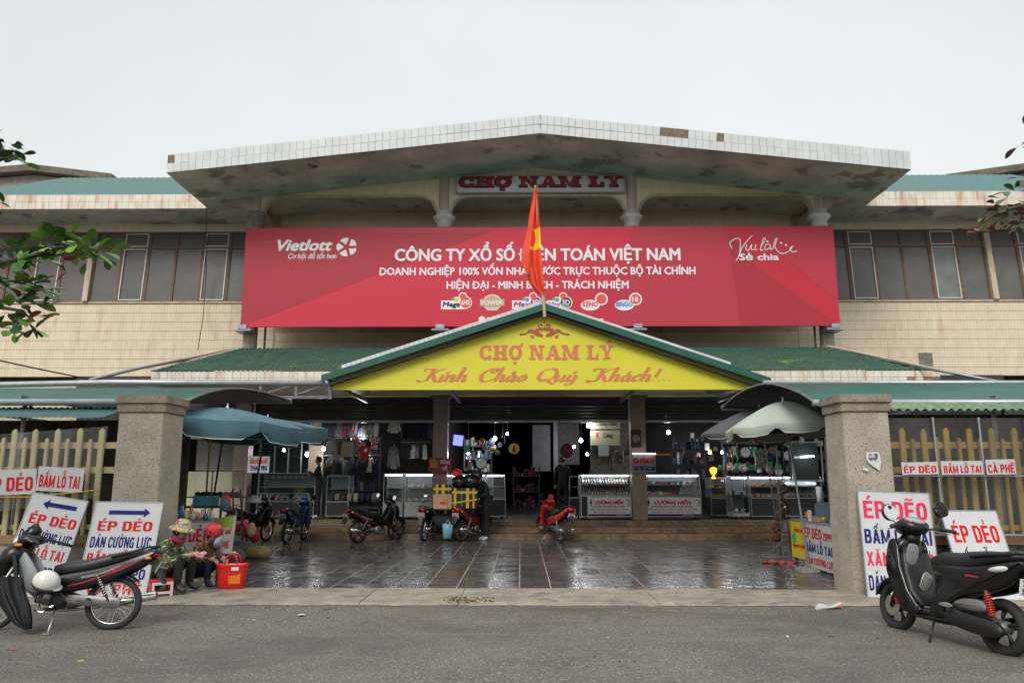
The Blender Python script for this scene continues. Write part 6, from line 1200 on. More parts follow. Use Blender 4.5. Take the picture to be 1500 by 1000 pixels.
# ================================================================== glass counters
alf = mat('counter_aluminium', (.45, .46, .47), .35, metal=.5, var=.1, vs=5); cabin = mat('white_laminate', (.5, .5, .5), .5, var=.15, vs=3); shelf_g = mat('glass_shelf', (.45, .5, .5), .15); blackb = mat('dark_cabinet', (.022, .022, .025), .6)
CASES = {}
def counter(label, px0, px1, pyt, Y, glassf=.47, depth=.6, sign=None, lit=True, back=None, slope=.14, rot=0., z0=ZP, h=None, group=None, low=blackb):
    back = back or mat('dim_laminate', (.2, .21, .22), .5)
    a, b = P(px0, pyt, Y), P(px1, pyt, Y); w = b.x - a.x; h = h or (a.z - z0); o = thing('glass_counter', label, 'counter', ((a.x + b.x) / 2, Y, z0), (0, 0, rot), group); zg = h * (1 - glassf); t = .022; W = w / 2
    obj('base_cabinet', MB().bb((-W, 0, .07), (W, depth, zg)), low, o)
    for sx_ in (-1, 1):
        for y in (.06, depth - .06): obj('caster', MB().cyl((sx_ * (W - .1), y, .035), (sx_ * (W - .1) + .03, y, .035), .034, n=12), mattbl, o)
    mb = MB(); ys = slope
    for sx_ in (-1, 1): mb.cyl((sx_ * (W - t / 2), t / 2, zg), (sx_ * (W - t / 2), ys, h), t / 2, n=4).bb((sx_ * W - (t if sx_ > 0 else 0), depth - t, zg), (sx_ * W + (0 if sx_ > 0 else t), depth, h)).bb((sx_ * W - (t if sx_ > 0 else 0), -.002, .07), (sx_ * W + (0 if sx_ > 0 else t), t, zg))
    mb.bb((-W, ys - t / 2, h - t), (W, ys + t / 2, h)).bb((-W, depth - t, h - t - .001), (W, depth - .001, h - .001)).bb((-W + .001, -.004, zg - t), (W - .001, t, zg + .004)).bb((-W + .001, -.004, .07), (W - .001, t, .07 + t)); obj('frame', mb, alf, o)
    g = MB(); g.add([(-W + t, .01, zg + .01), (W - t, .01, zg + .01), (W - t, ys, h - t), (-W + t, ys, h - t)], [(0, 1, 2, 3)]); obj('front_glass', g, glass, o); g = MB(); g.add([(-W + t, ys, h - .003), (W - t, ys, h - .003), (W - t, depth - t, h - .003), (-W + t, depth - t, h - .003)], [(0, 1, 2, 3)]); obj('top_glass', g, glass, o)
    obj('back_panel', MB().bb((-W + t, depth - .03, zg), (W - t, depth - .022, h - .03)), back, o); obj('shelf', MB().bb((-W + t, .12, zg + (h - zg) * .48), (W - t, depth - .04, zg + (h - zg) * .48 + .008)), shelf_g, o)
    if lit:
        obj('tube_light', MB().cyl((-W + .04, ys + .035, h - .045), (W - .04, ys + .035, h - .045), .014, n=8), tube_m, o)
    if sign is not None:
        ms = .035; s = thing('sign_panel', None, None); s.parent = o; s.location = (-W + ms + sign.get('x', 0), -.02, .10); sw, sh_ = w - 2 * ms - sign.get('x', 0), zg - .15
        obj('panel', MB().bb((0, 0, 0), (sw, .015, sh_)), panelw, s); f = .014; obj('panel_frame', MB().bb((-f, -.004, -f), (0, .02, sh_ + f)).bb((sw, -.004, -f), (sw + f, .02, sh_ + f)).bb((0, -.004, -f), (sw, .02, 0)).bb((0, -.004, sh_), (sw, .02, sh_ + f)), alf, s); obj('blue_band', MB().bb((0, -.003, 0), (sw, 0, sh_ * .1)), blue_p, s)
        for body, x0, x1, bz, ch, m_, bo, sh in (('CƯỜNG HIỂN', .17, .84, .63, .17, red_p, .09, .22), ('CHUYÊN MUA BÁN SỬA CHỮA', .12, .86, .47, .075, blue_p, .05, 0), ('ĐỒNG HỒ TỰ ĐỘNG - ĐỒNG HỒ ĐIỆN TỬ - MẮT KÍNH', .06, .94, .31, .07, red_p, .04, 0), ('KÍNH MÁT - ĐỒ TRANG - THAY PIN CÁC LOẠI', .12, .88, .17, .06, red_p, .04, 0), ('ĐT: 0912 345 678', .1, .4, .03, .045, white_p, .03, 0), ('CHỢ NAM LÝ', .66, .88, .03, .045, white_p, .03, 0)):
            if not body.startswith('ĐT') : text(s, body, x0 * sw, x1 * sw, bz * sh_, ch * sh_, -.005, m_, bold=bo, shear=sh)
        mb = MB(); ribbon(mb, [(sw * .93, sh_ * .5), (sw * .97, sh_ * .62), (sw * .95, sh_ * .85), (sw * .9, sh_ * .88)], .02, -.004); mb.flat(circ(sw * .07, sh_ * .72, .035), -.004); mb.bb((sw * .07 - .012, -.0045, sh_ * .52), (sw * .07 + .012, -.003, sh_ * .92)); obj('watch_drawing', mb, black_p, s)
    CASES[label] = (o, W, zg, h, depth); return o
gcol = [mat('goods_' + n, c, .3, metal=m_) for n, c, m_ in (('gold', (.5, .36, .12), .6), ('silver', (.55, .56, .58), .6), ('red', (.5, .05, .06), 0), ('white', (.6, .6, .6), 0), ('black', (.03, .03, .03), 0), ('blue', (.06, .10, .16), 0), ('pink', (.5, .25, .3), 0), ('green', (.05, .25, .12), 0))]
def goods(c, n, seed, kind='watch', z=(0, 1), sz=(.03, .05), label=None, cols=None):
    """small wares laid out in rows inside a counter"""
    o, W, zg, h, dp = CASES[c]; r = random.Random(seed); mb = MB(); k = 0
    for zz in ((zg + .01, .30), (zg + (h - zg) * .48 + .012, .34)):
        nx_ = max(4, int(2 * W / .085)); 
        for j in range(4):
            for i in range(nx_):
                if r.random() < .06: continue
                mb.cur = r.choice(cols or range(len(gcol))); x = -W + .06 + (2 * W - .12) * (i + .5) / nx_; y = .15 + j * .09
                if kind == 'watch': mb.box((x, y, zz[0] + .045 + j * .035), (.05, .014, .09), (-.5, 0, 0)); mb.cur = 3; mb.cyl((x, y - .014, zz[0] + .05 + j * .035), (x, y - .02, zz[0] + .055 + j * .035), .02, n=8)
                else: s = r.uniform(.04, .09); mb.box((x, y, zz[0] + s / 2 + .01), (s, s * .8, s), (0, 0, r.uniform(-.4, .4)))
    t = obj('small_goods', mb, gcol, None); t.location = o.location; t.rotation_euler = o.rotation_euler; tag(t, label, 'goods', kind='stuff'); return t
C1 = 'lit glass watch counter with white sign panel left of the inner pillar'; counter(C1, 850, 924, 694, 21.75, sign=dict(x=.16)); goods(C1, 1, 1, label='rows of wristwatches inside the left watch counter')
C2 = 'lit glass watch counter with white sign panel right of the inner pillar'; counter(C2, 941, 1026, 694, 21.75, sign=dict()); goods(C2, 1, 2, 'box', label='mixed small wares inside the right watch counter')
C3 = 'narrow lit glass counter at the left end of the middle shop'; counter(C3, 562, 591, 693, 21.8, glassf=.62, slope=.03, low=alf, group='lit counters of the middle left shop')
C4 = 'wide lit glass counter behind the black motorbikes'; counter(C4, 593, 650, 693, 21.8, glassf=.62, slope=.03, low=cabin, group='lit counters of the middle left shop'); goods(C4, 1, 3, 'box', label='pale pink and silver wares inside the wide lit counter', cols=[6, 1, 3])
C5 = 'lit glass counter behind the stacked parcels'; counter(C5, 651, 711, 694, 21.8, glassf=.55, slope=.05, group='lit counters of the middle left shop'); goods(C5, 1, 4, 'box', label='small wares inside the counter behind the parcels', cols=[1, 3, 4])
C6 = 'angled corner glass counter beside the market aisle'; counter(C6, 712, 744, 694, 22.0, glassf=.55, slope=.05, rot=R(38), group='lit counters of the middle left shop')
C7 = 'far left unlit glass counter stacked with white boxes'; counter(C7, 378, 462, 692, 22.0, glassf=.62, slope=.1, lit=False)
C8 = 'dark glass counter between the person in black and the clothes stall'; counter(C8, 479, 512, 696, 22.0, glassf=.6, slope=.03, lit=False)
C9 = 'small lit white shelf counter in the right hand clock shop'; counter(C9, 1070, 1096, 697, 22.0, glassf=.85, slope=.02, low=cabin); goods(C9, 1, 5, 'box', label='small framed pieces inside the white shelf counter', cols=[4, 3, 1])
C10 = 'long lit counter of golden jewellery in the right hand clock shop'; counter(C10, 1098, 1148, 697, 22.0, glassf=.5, slope=.1); goods(C10, 1, 6, 'box', label='gold and pink trinkets inside the long right counter', cols=[0, 0, 6, 1])
C11 = 'long lit counter of silver wares beside the zigzag rack'; counter(C11, 1149, 1204, 697, 22.0, glassf=.5, slope=.1); goods(C11, 1, 7, 'watch', label='silver watches inside the counter beside the zigzag rack', cols=[1, 3])
C12 = 'dark glass counter behind the amber lantern'; counter(C12, 1040, 1068, 699, 22.6, glassf=.5, slope=.05, lit=False); goods(C12, 1, 8, 'box', label='gold trinkets inside the counter behind the amber lantern', cols=[0, 0, 4])
C13 = 'side counter turned towards the market aisle left of the watch counter'; counter(C13, 832, 850, 697, 22.1, glassf=.5, slope=.04, rot=R(-30), lit=False)
# white carton boxes in counter C7 (each a box)
o, W, zg, h, dp = CASES[C7]; bxm = [mat('white_carton', (.42, .43, .45), .6), mat('window_print', (.06, .06, .09), .4)]
mb = MB(); mb.box((0, 0, .06), (.15, .12, .10)); mb.cur = 1; mb.box((0, -.061, .06), (.07, .003, .055)); me = mb.mesh('carton', bxm)
for zz, n in ((zg + .005, 9), (zg + .108, 8), (.10, 9)):
    for i in range(n):
        if zz == .10 and i in (3, 4): continue
        bxo = link('small_box', me, None, (o.location.x - W + .12 + i * (2 * W - .2) / n, o.location.y + (.18 if zz > .2 else -.10), o.location.z + zz), (0, 0, random.uniform(-.1, .1))); tag(bxo, '%s white boxed lamp from the left in the %s row of the far left counter' % (ORD[i], 'lowest' if zz == .10 else 'top' if n == 8 else 'middle'), 'box', 'white boxes in the far left counter')
for i in range(7): x = P(402 + i * 8.5, 697, 22.4); tag(link('lit_label', MB().box((0, 0, 0), (.10, .01, .05)).mesh('label', [mat('pale_card', (.6, .62, .5), .5)]), None, (x.x, 22.3, h + ZP - .12)), '%s pale card from the left in the far left counter' % ORD[i], 'card', 'cards in the far left counter')
mb = MB(); c = P(440, 722, 22.2)
for i in range(26): a = random.uniform(-.9, .9); mb.tube([(c.x + random.uniform(-.12, .12), 22.2, c.z - .15), (c.x + math.sin(a) * .25, 22.2 + random.uniform(-.08, .08), c.z + .1 + math.cos(a) * .06)], [.006, .012], 5)
tag(obj('dried_sprays', mb, mat('straw', (.35, .24, .13), .8), smooth=True), 'fan of straw coloured sticks lying on the far left counter', 'sticks', kind='stuff')
# glass partitions in the back of the far left shop
o = thing('glass_partition', 'tall framed glass partition at the back of the far left shop', 'partition', (0, 24.2, ZP))
for a, b in ((383, 404), (404, 424), (424, 443), (443, 458)):
    A, B = P(a, 640, 24.2), P(b, 640, 24.2); obj('pane', MB().bb((A.x + .02, -.004, .8), (B.x - .02, .004, P(0, 628, 24.2).z - ZP)), glass, o); obj('upright', MB().bb((A.x - .02, -.02, 0), (A.x + .02, .02, P(0, 626, 24.2).z - ZP)), alf, o)
A, B = P(383, 600, 26), P(500, 640, 26); tag(obj('tiled_panel', MB().bb((A.x, 25.9, ZP), (B.x, 26, 3.3)), mat('bluegreen_tile_wall', (.07, .12, .12), .3, var=.4, vs=6)), 'blue green tiled back panel seen through the far left glass', 'panel')
A, B = P(455, 600, 23), P(474, 640, 23); tag(obj('partition_wall', MB().bb((A.x, 23, ZP), (B.x, 23.1, P(0, 615, 23).z)), cream2), 'cream partition between the far left shop and the clothes stall', 'panel')
# ================================================================== clothes stall
def garment(px, py, Y, w, h, m, label, group, kind='tee', star=False):
    v = P(px, py, Y); s = w / 2
    if kind == 'tee': poly = [(-s * .45, 0), (-s * .2, -h * .04), (s * .2, -h * .04), (s * .45, 0), (s, -h * .14), (s * 1.12, -h * .4), (s * .78, -h * .45), (s * .68, -h * .28), (s * .74, -h), (-s * .74, -h), (-s * .68, -h * .28), (-s * .78, -h * .45), (-s * 1.12, -h * .4), (-s, -h * .14)]
    elif kind == 'long': poly = [(-s * .35, 0), (s * .35, 0), (s * .8, -h * .12), (s * 1.1, -h * .9), (s * .8, -h * .92), (s * .55, -h * .3), (s * .62, -h), (-s * .62, -h), (-s * .55, -h * .3), (-s * .8, -h * .92), (-s * 1.1, -h * .9), (-s * .8, -h * .12)]
    else: poly = [(-s * .5, 0), (s * .5, 0), (s * .7, -h), (s * .08, -h), (0, -h * .4), (-s * .08, -h), (-s * .7, -h)]
    mb = MB(); mb.pillow(poly, .035, .02); o = obj('garment', mb, m, None, loc=tuple(v), rot=(random.uniform(-.08, .08), 0, random.uniform(-.5, .5)), smooth=True); tag(o, label, 'clothing', group)
    obj('hanger', MB().tube([(-s * .4, 0, .0), (0, 0, .05), (s * .4, 0, 0)], .006, 4).cyl((0, 0, .05), (0, 0, .12), .005, n=4), steel, o)
    return o
cl = {k: mat('cloth_' + k, c, .85, var=.25, vs=9) for k, c in dict(black=(.015, .015, .017), grey=(.13, .13, .14), white=(.45, .44, .42), cream=(.4, .36, .28), red=(.5, .02, .025), maroon=(.12, .015, .02), navy=(.015, .02, .05), olive=(.09, .09, .05), pink=(.4, .18, .18)).items()}
chk = mat('checked_cloth', (.45, .4, .38), .85); overlay(chk, (.35, .02, .03), 22, .5, .53, detail=0)
garment(534, 652, 22.3, .30, .40, cl['red'], 'bright red T-shirt with white round print under the lit bulb', 'clothes in the clothes stall'); q = P(535, 659, 22.2); tag(obj('shirt_print', MB().cyl((q.x, 22.25, q.z), (q.x, 22.255, q.z), .05, n=16), white_p), 'white round print on the bright red T-shirt', 'print')
garment(541, 622, 22.35, .24, .3, cl['cream'], 'cream shirt with dark print above the lit bulb', 'clothes in the clothes stall'); garment(549, 638, 22.4, .26, .38, chk, 'red and cream checked shirt right of the lit bulb', 'clothes in the clothes stall')
garment(578, 615, 22.3, .34, .36, cl['white'], 'white long sleeved blouse hanging high in the dark stall', 'clothes in the clothes stall', 'long'); garment(577, 655, 22.35, .34, .6, cl['grey'], 'grey and white dress hanging under the white blouse', 'clothes in the clothes stall', 'long')
for i in range(7): garment(484 + i * 7.5, 645 + random.uniform(-3, 3), 22.4 + .03 * (i % 3), .26, .42, cl[('white', 'cream', 'grey', 'cream', 'white', 'pink', 'cream')[i]], '%s pale shirt from the left on the middle rail of the clothes stall' % ORD[i], 'pale shirts on the middle rail', 'long')
for i in range(15): garment(478 + i * 5.2, 616 + random.uniform(-2, 2), 22.9, .26, .5, cl[random.choice(('black', 'navy', 'grey', 'maroon', 'black'))], '%s dark garment from the left on the top rail of the clothes stall' % ORD[i], 'dark garments on the top rail', random.choice(('long', 'tee')))
for i in range(15): garment(480 + i * 5.2, 672 + random.uniform(-4, 4), 22.7, .24, .42, cl[random.choice(('black', 'grey', 'olive', 'black', 'cream', 'navy'))], '%s dim garment from the left on the lowest rail of the clothes stall' % ORD[i], 'dim garments on the lowest rail', random.choice(('pants', 'tee')))
for i in range(9): garment(592 + i * 4.5, 614 + random.uniform(-1, 1), 22.8, .22, .55, cl[random.choice(('black', 'navy', 'black'))], '%s black garment counted from the red board side of the high right rail' % ORD[8 - i], 'black garments beside the inner pillar', 'pants')
for i in range(6): garment(592 + i * 6, 650 + random.uniform(-2, 2), 22.5, .22, .4, cl[random.choice(('black', 'white', 'grey', 'black'))], '%s garment from the left on the short rail beside the inner pillar' % ORD[i], 'short rail garments', random.choice(('tee', 'pants')))
for a, b, py, Y in ((470, 560, 612, 22.9), (470, 560, 640, 22.4), (474, 560, 667, 22.7), (572, 634, 611, 22.8), (586, 630, 647, 22.5)): A, B = P(a, py, Y), P(b, py, Y); tag(obj('clothes_rail', MB().cyl(A, B, .012, n=6), steel), 'steel rail carrying garments at %s of the clothes stall' % {612: 'the top left', 640: 'the middle left', 667: 'the bottom left', 611: 'the top right', 647: 'the middle right'}[py], 'rail')
# folded heaps under the rails
for i in range(8): v = P(486 + i * 9, 728, 22.4); tag(obj('folded_clothes', MB().box((0, 0, 0), (.2, .3, .22)), cl[random.choice(('black', 'grey', 'navy', 'cream', 'olive'))], loc=tuple(v), bevel=.04), '%s folded heap from the left on the low table of the clothes stall' % ORD[i], 'clothes', 'folded clothes heaps')
A = P(480, 742, 22.2); B = P(560, 742, 22.2); tb = thing('trestle_table', 'low table under the folded clothes in the clothes stall', 'table', ((A.x + B.x) / 2, 22.5, ZP)); w_ = (B.x - A.x) / 2; obj('table_top', MB().bb((-w_, -.35, .28), (w_, .35, .31)), darkwall, tb)
for a in (-1, 1):
    for b in (-1, 1): obj('leg', MB().bb((a * w_ * .9 - .02, b * .3 - .02, 0), (a * w_ * .9 + .02, b * .3 + .02, .279)), darkwall, tb)
# ================================================================== clocks, screens, shop signs
def clock(px, py, Y, r, label, rim=mattbl, face=None, hour=10, mn=10):
    v = P(px, py, Y); o = thing('wall_clock', label, 'clock', tuple(v)); f = face or mat('clock_face', (.62, .66, .67), .4)
    obj('rim', MB().torus((0, 0, 0), r, r * .09, 28, 6, 'Y'), rim, o, smooth=True); obj('dial', MB().cyl((0, .01, 0), (0, .03, 0), r * .97, n=28), f, o)
    for k, (L_, a) in enumerate(((.5, hour * 30 + mn / 2), (.75, mn * 6))): obj('hand', MB().tube([(0, -.002 - k * .002, 0), (L_ * r * math.sin(R(a)), -.002 - k * .002, L_ * r * math.cos(R(a)))], r * .03, 4), black_p, o)
    mk = MB()
    for k in range(12): a = R(k * 30); mk.box((.84 * r * math.sin(a), .004, .84 * r * math.cos(a)), (r * .05, .006, r * .13), (0, a, 0))
    obj('hour_marks', mk, black_p, o); return o
clock(705, 678, 23.0, .165, 'round wall clock with black rim and pale face behind the loaded bike'); clock(1075, 660, 22.9, .15, 'left one of the two round white clocks in the clock shop', hour=9, mn=20); clock(1092, 662, 22.9, .16, 'right one of the two round white clocks in the clock shop', hour=12, mn=0)
clock(1116, 671, 23.1, .16, 'dull brown round clock right of the two white clocks', rim=engm, face=mat('brown_dial', (.16, .13, .09), .5)); clock(1155, 667, 22.9, .15, 'tall oval clock with dark rim near the mirror cabinet'); 
v = P(932, 643, 21.55); o = thing('pendulum_clock', 'dark wooden clock with round face on the inner pillar', 'clock', (v.x, 21.58, v.z)); obj('case', MB().bb((-.14, 0, -.22), (.14, .06, .26)), mat('dark_wood', (.03, .02, .015), .5), o, bevel=.02); obj('dial', MB().cyl((0, -.012, .02), (0, -.002, .02), .105, n=24), mat('cream_dial', (.3, .28, .25), .5), o); obj('hand', MB().tube([(0, -.016, .02), (.04, -.016, .07)], .006, 4), black_p, o)
def shopsign(name, label, px0, px1, py0, py1, Y, m, rows, tilt=0., lampbar=False):
    a, b = P(px0, py1, Y), P(px1, py0, Y); o = thing(name, label, 'sign', (a.x, Y, a.z), (0, tilt, 0)); w, h_ = b.x - a.x, b.z - a.z; obj('panel', MB().bb((0, 0, 0), (w, .03, h_)), m, o)
    for body, x0, x1, z_, ch, mm, bo in rows: text(o, body, x0 * w, x1 * w, z_ * h_, ch * h_, -.004, mm, bold=bo)
    if lampbar: obj('tube_light', MB().cyl((0, -.03, h_ + .05), (w, -.03, h_ + .05), .013, n=8), mat('lit_pink_tube', (1, 1, 1), .3, emit=(1, .78, .9), es=5), o)
    return o
redsg = mat('dull_red_board', (.30, .025, .03), .5); palesg = mat('pale_blue_board', (.28, .33, .35), .5); goldt = mat('ochre_lettering', (.42, .32, .1), .5)
shopsign('shop_sign', 'dull red tilted board reading SỬA ĐỒNG HỒ before the inner pillar', 627, 660, 669, 690, 21.4, redsg, [('SỬA', .07, .42, .28, .48, goldt, .06), ('ĐỒNG', .52, .95, .60, .24, white_p, .05), ('HỒ', .62, .85, .14, .24, white_p, .05)], tilt=.06)
shopsign('shop_sign', 'pale board with red and blue lettering hanging under the blue umbrella', 362, 395, 668, 692, 20.8, boardw, [('SỬA ĐỒNG HỒ', .1, .92, .56, .24, red_p, .05), ('THAY PIN', .12, .9, .14, .28, blue_p, .05)])
shopsign('shop_sign', 'lit pale blue board reading SỬA ĐỒNG HỒ on the right inner pillar', 927, 960, 667, 691, 21.5, palesg, [('SỬA ĐỒNG HỒ', .04, .96, .52, .28, red_p, .06), ('THAY PIN CÁC LOẠI', .03, .97, .1, .26, blue_p, .05)], lampbar=True)
tag(obj('orange_strip', MB().bb((P(927, 0, 21.5).x, 21.5, P(0, 667, 21.5).z + .005), (P(960, 0, 21.5).x, 21.53, P(0, 664, 21.5).z)), mat('orange_strip', (.5, .25, .05), .5)), 'orange strip along the top of the lit pale blue board', 'strip')
crm = mat('cream_shop_board', (.40, .38, .24), .5); shopsign('shop_sign', 'cream board with green script lettering right of the bright bulb', 865, 908, 612, 628, 23.0, crm, [('Cường Hiển', .18, .9, .3, .35, mat('dark_green_print', (.02, .1, .04), .5), .02)])
shopsign('shop_sign', 'cream board with red and green lettering above the facing man', 865, 908, 630, 652, 23.05, crm, [('K', .2, .3, .5, .35, red_p, .05), ('Cường', .42, .75, .52, .3, mat('dark_green_print', (.02, .1, .04), .5), .02)])
tag(obj('calendar', MB().bb((P(864, 0, 22.95).x, 22.93, P(0, 668, 22.95).z), (P(878, 0, 22.95).x, 22.95, P(0, 653, 22.95).z)), mat('calendar_paper', (.42, .5, .5), .6)), 'pale calendar sheet hanging below the cream shop boards', 'calendar')
A, B = P(865, 652, 23.3), P(912, 612, 23.3); tag(obj('shop_back_board', MB().bb((A.x, 23.3, ZP), (B.x + .2, 23.36, B.z)), mat('grey_back_board', (.13, .13, .11), .6, var=.5, vs=12)), 'dim grey back board of the watch shop crowded with stock', 'board')
A, B = P(663, 654, 22.6), P(679, 636, 22.6); o = thing('television', 'small television with glowing blue screen beside the inner pillar', 'television', ((A.x + B.x) / 2, 22.6, (A.z + B.z) / 2), (0, .12, 0)); w_ = (B.x - A.x) / 2; h_ = (B.z - A.z) / 2; obj('housing', MB().bb((-w_, 0, -h_), (w_, .08, h_)), mattbl, o, bevel=.01); obj('screen', MB().bb((-w_ * .88, -.004, -h_ * .8), (w_ * .88, 0, h_ * .88)), mat('lit_blue_screen', (.1, .1, .3), .3, emit=(.12, .14, .75), es=2.2), o)
def banner(label, px0, px1, py0, py1, m, rows, Y=YC + .2):
    a, b = P(px0, py1, Y), P(px1, py0, Y); o = thing('banner', label, 'banner', (a.x, Y, a.z)); w, h_ = b.x - a.x, b.z - a.z; obj('cloth', MB().bb((0, 0, 0), (w, .01, h_)), m, o)
    for body, x0, x1, z_, ch, mm in rows: text(o, body, x0 * w, x1 * w, z_ * h_, ch * h_, -.003, mm, bold=.03)
banner('dark green banner above the clothes stall half hidden by the yellow board', 492, 628, 560, 584, mat('green_banner', (.015, .10, .05), .7), [('MỪNG XUÂN MỚI', .02, .4, .30, .3, goldt), ('TẾT', .56, .7, .30, .34, goldt)])
banner('long dark red banner above the middle opening', 667, 916, 560, 585, mat('dark_red_banner', (.22, .02, .025), .7), [('VÀ SỨC KHỎE CỦA NGƯỜI TIÊU DÙNG LÀ TRÁCH NHIỆM CỦA NGƯỜI KINH DOANH TẠI CHỢ NAM LÝ', .04, .96, .30, .3, goldt)])
banner('dull blue strip banner below the long red banner', 688, 892, 585, 592, mat('blue_banner', (.03, .09, .17), .7), [])
banner('green banner with grey lettering above the right opening', 957, 1100, 560, 587, mat('green_banner', (.015, .10, .05), .7), [('NÓI KHÔNG VỚI HÀNG GIẢ', .35, .98, .28, .34, mat('grey_letters', (.3, .3, .28), .6))])
# hall aisle: pale hanging panels, dark racks
for i, (a, b, t_, u_, Y, l) in enumerate(((780, 806, 622, 690, 30, 'tall pale grey panel at the left of the market aisle'), (811, 817, 618, 690, 27, 'narrow steel post in the middle of the market aisle'), (818, 848, 620, 680, 31, 'tall pale grey panel at the right of the market aisle'))):
    A, B = P(a, u_, Y), P(b, t_, Y); tag(obj('hanging_cloth' if i != 1 else 'steel_post', MB().bb((A.x, Y, A.z), (B.x, Y + .05, min(4.2, B.z))), mat('pale_panel', (.4, .4, .42), .6, var=.2, vs=4) if i != 1 else steel_l, bevel=.005), l, 'panel')
A = P(830, 660, 27); tag(obj('red_lantern', MB().ball(tuple(A), (.22, .22, .25), 16, 10), cl['maroon'], smooth=True), 'dull red round lantern hanging in the market aisle', 'lantern')
A = P(753, 657, 24.5); o = thing('wall_emblem', 'round yellow ornament hanging left of the market aisle', 'ornament', tuple(A)); obj('disc', MB().cyl((0, 0, 0), (0, .02, 0), .17, n=20), mat('yellow_ornament', (.3, .23, .03), .5), o); obj('figure', MB().pillow([(-.06, -.1), (.06, -.1), (.02, .1), (-.02, .1)], .01, .005), cl['maroon'], o)
def rack(label, px0, px1, Y, zt_, seed, cols, n=5, name='goods_rack'):
    A, B = P(px0, 700, Y), P(px1, 700, Y); o = thing(name, label, 'rack', ((A.x + B.x) / 2, Y, ZP)); w = (B.x - A.x) / 2; r = random.Random(seed)
    for a in (-1, 1): obj('upright', MB().bb((a * w - .02, 0, 0), (a * w + .02, .04, zt_)), darkwall, o)
    for k in range(n):
        z = zt_ * (k + .3) / n; obj('shelf', MB().bb((-w, .0, z), (w, .35, z + .02)), darkwall, o)
        mb = MB(); x = -w + .03
        while x < w - .1: s = r.uniform(.05, .14); hh = r.uniform(.08, zt_ / n * .75); mb.cur = r.randrange(len(cols)); mb.box((x + s / 2, .12 + r.uniform(-.04, .04), z + .022 + hh / 2), (s * .9, .14, hh), (0, 0, r.uniform(-.3, .3))); x += s
        obj('stock', mb, cols, o, kind='stuff')
    return o
dimc = [cl['grey'], cl['black'], gcol[1], gcol[5], cl['cream'], gcol[4], gcol[7]]
rack('crowded goods rack behind the counters of the middle left shop', 680, 720, 23.9, 2.3, 11, dimc, 6); rack('crowded goods rack behind the left watch counter', 866, 920, 23.8, 2.0, 12, dimc, 6); rack('crowded goods rack at the back of the right hand clock shop', 1060, 1150, 23.9, 2.4, 13, dimc, 6); rack('goods rack behind the mirror cabinet in the clock shop', 1150, 1215, 24.0, 2.3, 14, dimc, 6)
rack('dark goods rack deep in the right opening', 985, 1035, 24.6, 2.3, 15, [cl['black'], cl['grey'], cl['navy'], gcol[5]], 5); rack('dim rack of stock left of the market aisle', 752, 790, 26, 1.5, 16, [cl['black'], cl['maroon'], cl['grey']], 3); rack('dim rack behind the person in black', 478, 556, 24.2, 2.2, 17, [cl['black'], cl['grey'], cl['navy']], 4)
for i, (px, m_) in enumerate(((1059, cl['white']), (1062, mat('blue_ribbon', (.03, .12, .4), .6)), (1066, mat('orange_ribbon', (.55, .09, .02), .6)), (1071, mat('green_ribbon', (.02, .14, .04), .6)), (1079, mat('green_ribbon', (.02, .14, .04), .6)))):
    A = P(px, 655, 22.7); tag(obj('hanging_strap', MB().tube([(A.x, 22.7, A.z), (A.x + .02, 22.68, A.z - .3), (A.x, 22.7, A.z - .62 + i * .05)], .022, 6), m_, smooth=True), ('white', 'blue', 'orange', 'green', 'dark green')[i] + ' strap hanging below the two round white clocks', 'strap')
A, B = P(1163, 703, 21.2), P(1203, 648, 21.2); o = thing('mirror_cabinet', 'glass fronted metal cabinet leaning near the right gate pillar', 'cabinet', (A.x, 21.2, A.z)); w_, h_ = B.x - A.x, B.z - A.z; obj('glass_panel', MB().bb((.02, .01, .02), (w_ - .02, .02, h_ - .02)), glass, o); obj('back', MB().bb((0, .3, 0), (w_, .32, h_)), mat('dim_mirror', (.08, .09, .09), .15), o); obj('frame', MB().bb((w_ - .03, -.01, 0), (w_, .02, h_)).bb((0, -.01, -.03), (w_, .02, 0)).bb((-.03, -.01, -.03), (0, .02, h_)).bb((-.03, -.01, h_), (w_, .02, h_ + .03)), alf, o); obj('tube_light', MB().cyl((w_ * .3, .06, h_ * .62), (w_ * .75, .06, h_ * .64), .02), tube_m, o)
# ================================================================== parcels on the loaded bike
blk = mat('black_plastic_wrap', (.006, .006, .007), .3, bump=.5, bs=16); ytape = mat('yellow_tape', (.55, .36, .02), .4); carton = mat('brown_carton', (.42, .26, .15), .7, var=.1, vs=6); gtape = mat('green_string', (.05, .22, .05), .6)
YP = 19.35
def parcel(label, px0, px1, py0, py1, m, tapes, Y=YP, d=.42, name='parcel'):
    a, b = P(px0, py1, Y), P(px1, py0, Y); o = thing(name, label, 'parcel', ((a.x + b.x) / 2, Y, a.z)); w, h = (b.x - a.x) / 2, b.z - a.z
    obj('body', MB().bb((-w, 0, 0), (w, d, h)), m, o, bevel=.025)
    for kind, p, t, mm in tapes:
        if kind == 'v': obj('tape', MB().bb((-w + 2 * w * p - t, -.006, .001), (-w + 2 * w * p + t, -.002, h + .006)), mm, o)
        elif kind == 'h': obj('tape', MB().bb((-w - .005, -.009, h * p - t), (w + .005, -.005, h * p + t)), mm, o)
        else: obj('tape', MB().tube([(-w, -.01, h * p), (w, -.01, h * t)], .022, 4), mm, o)
    return o
parcel('large black parcel crossed with yellow tape on the dark red motorbike', 662, 699, 715, 744, blk, [('v', .12, .03, ytape), ('v', .62, .035, ytape), ('v', .86, .02, ytape), ('h', .8, .03, ytape), ('d', .25, .45, ytape), ('v', .38, .012, gtape)])
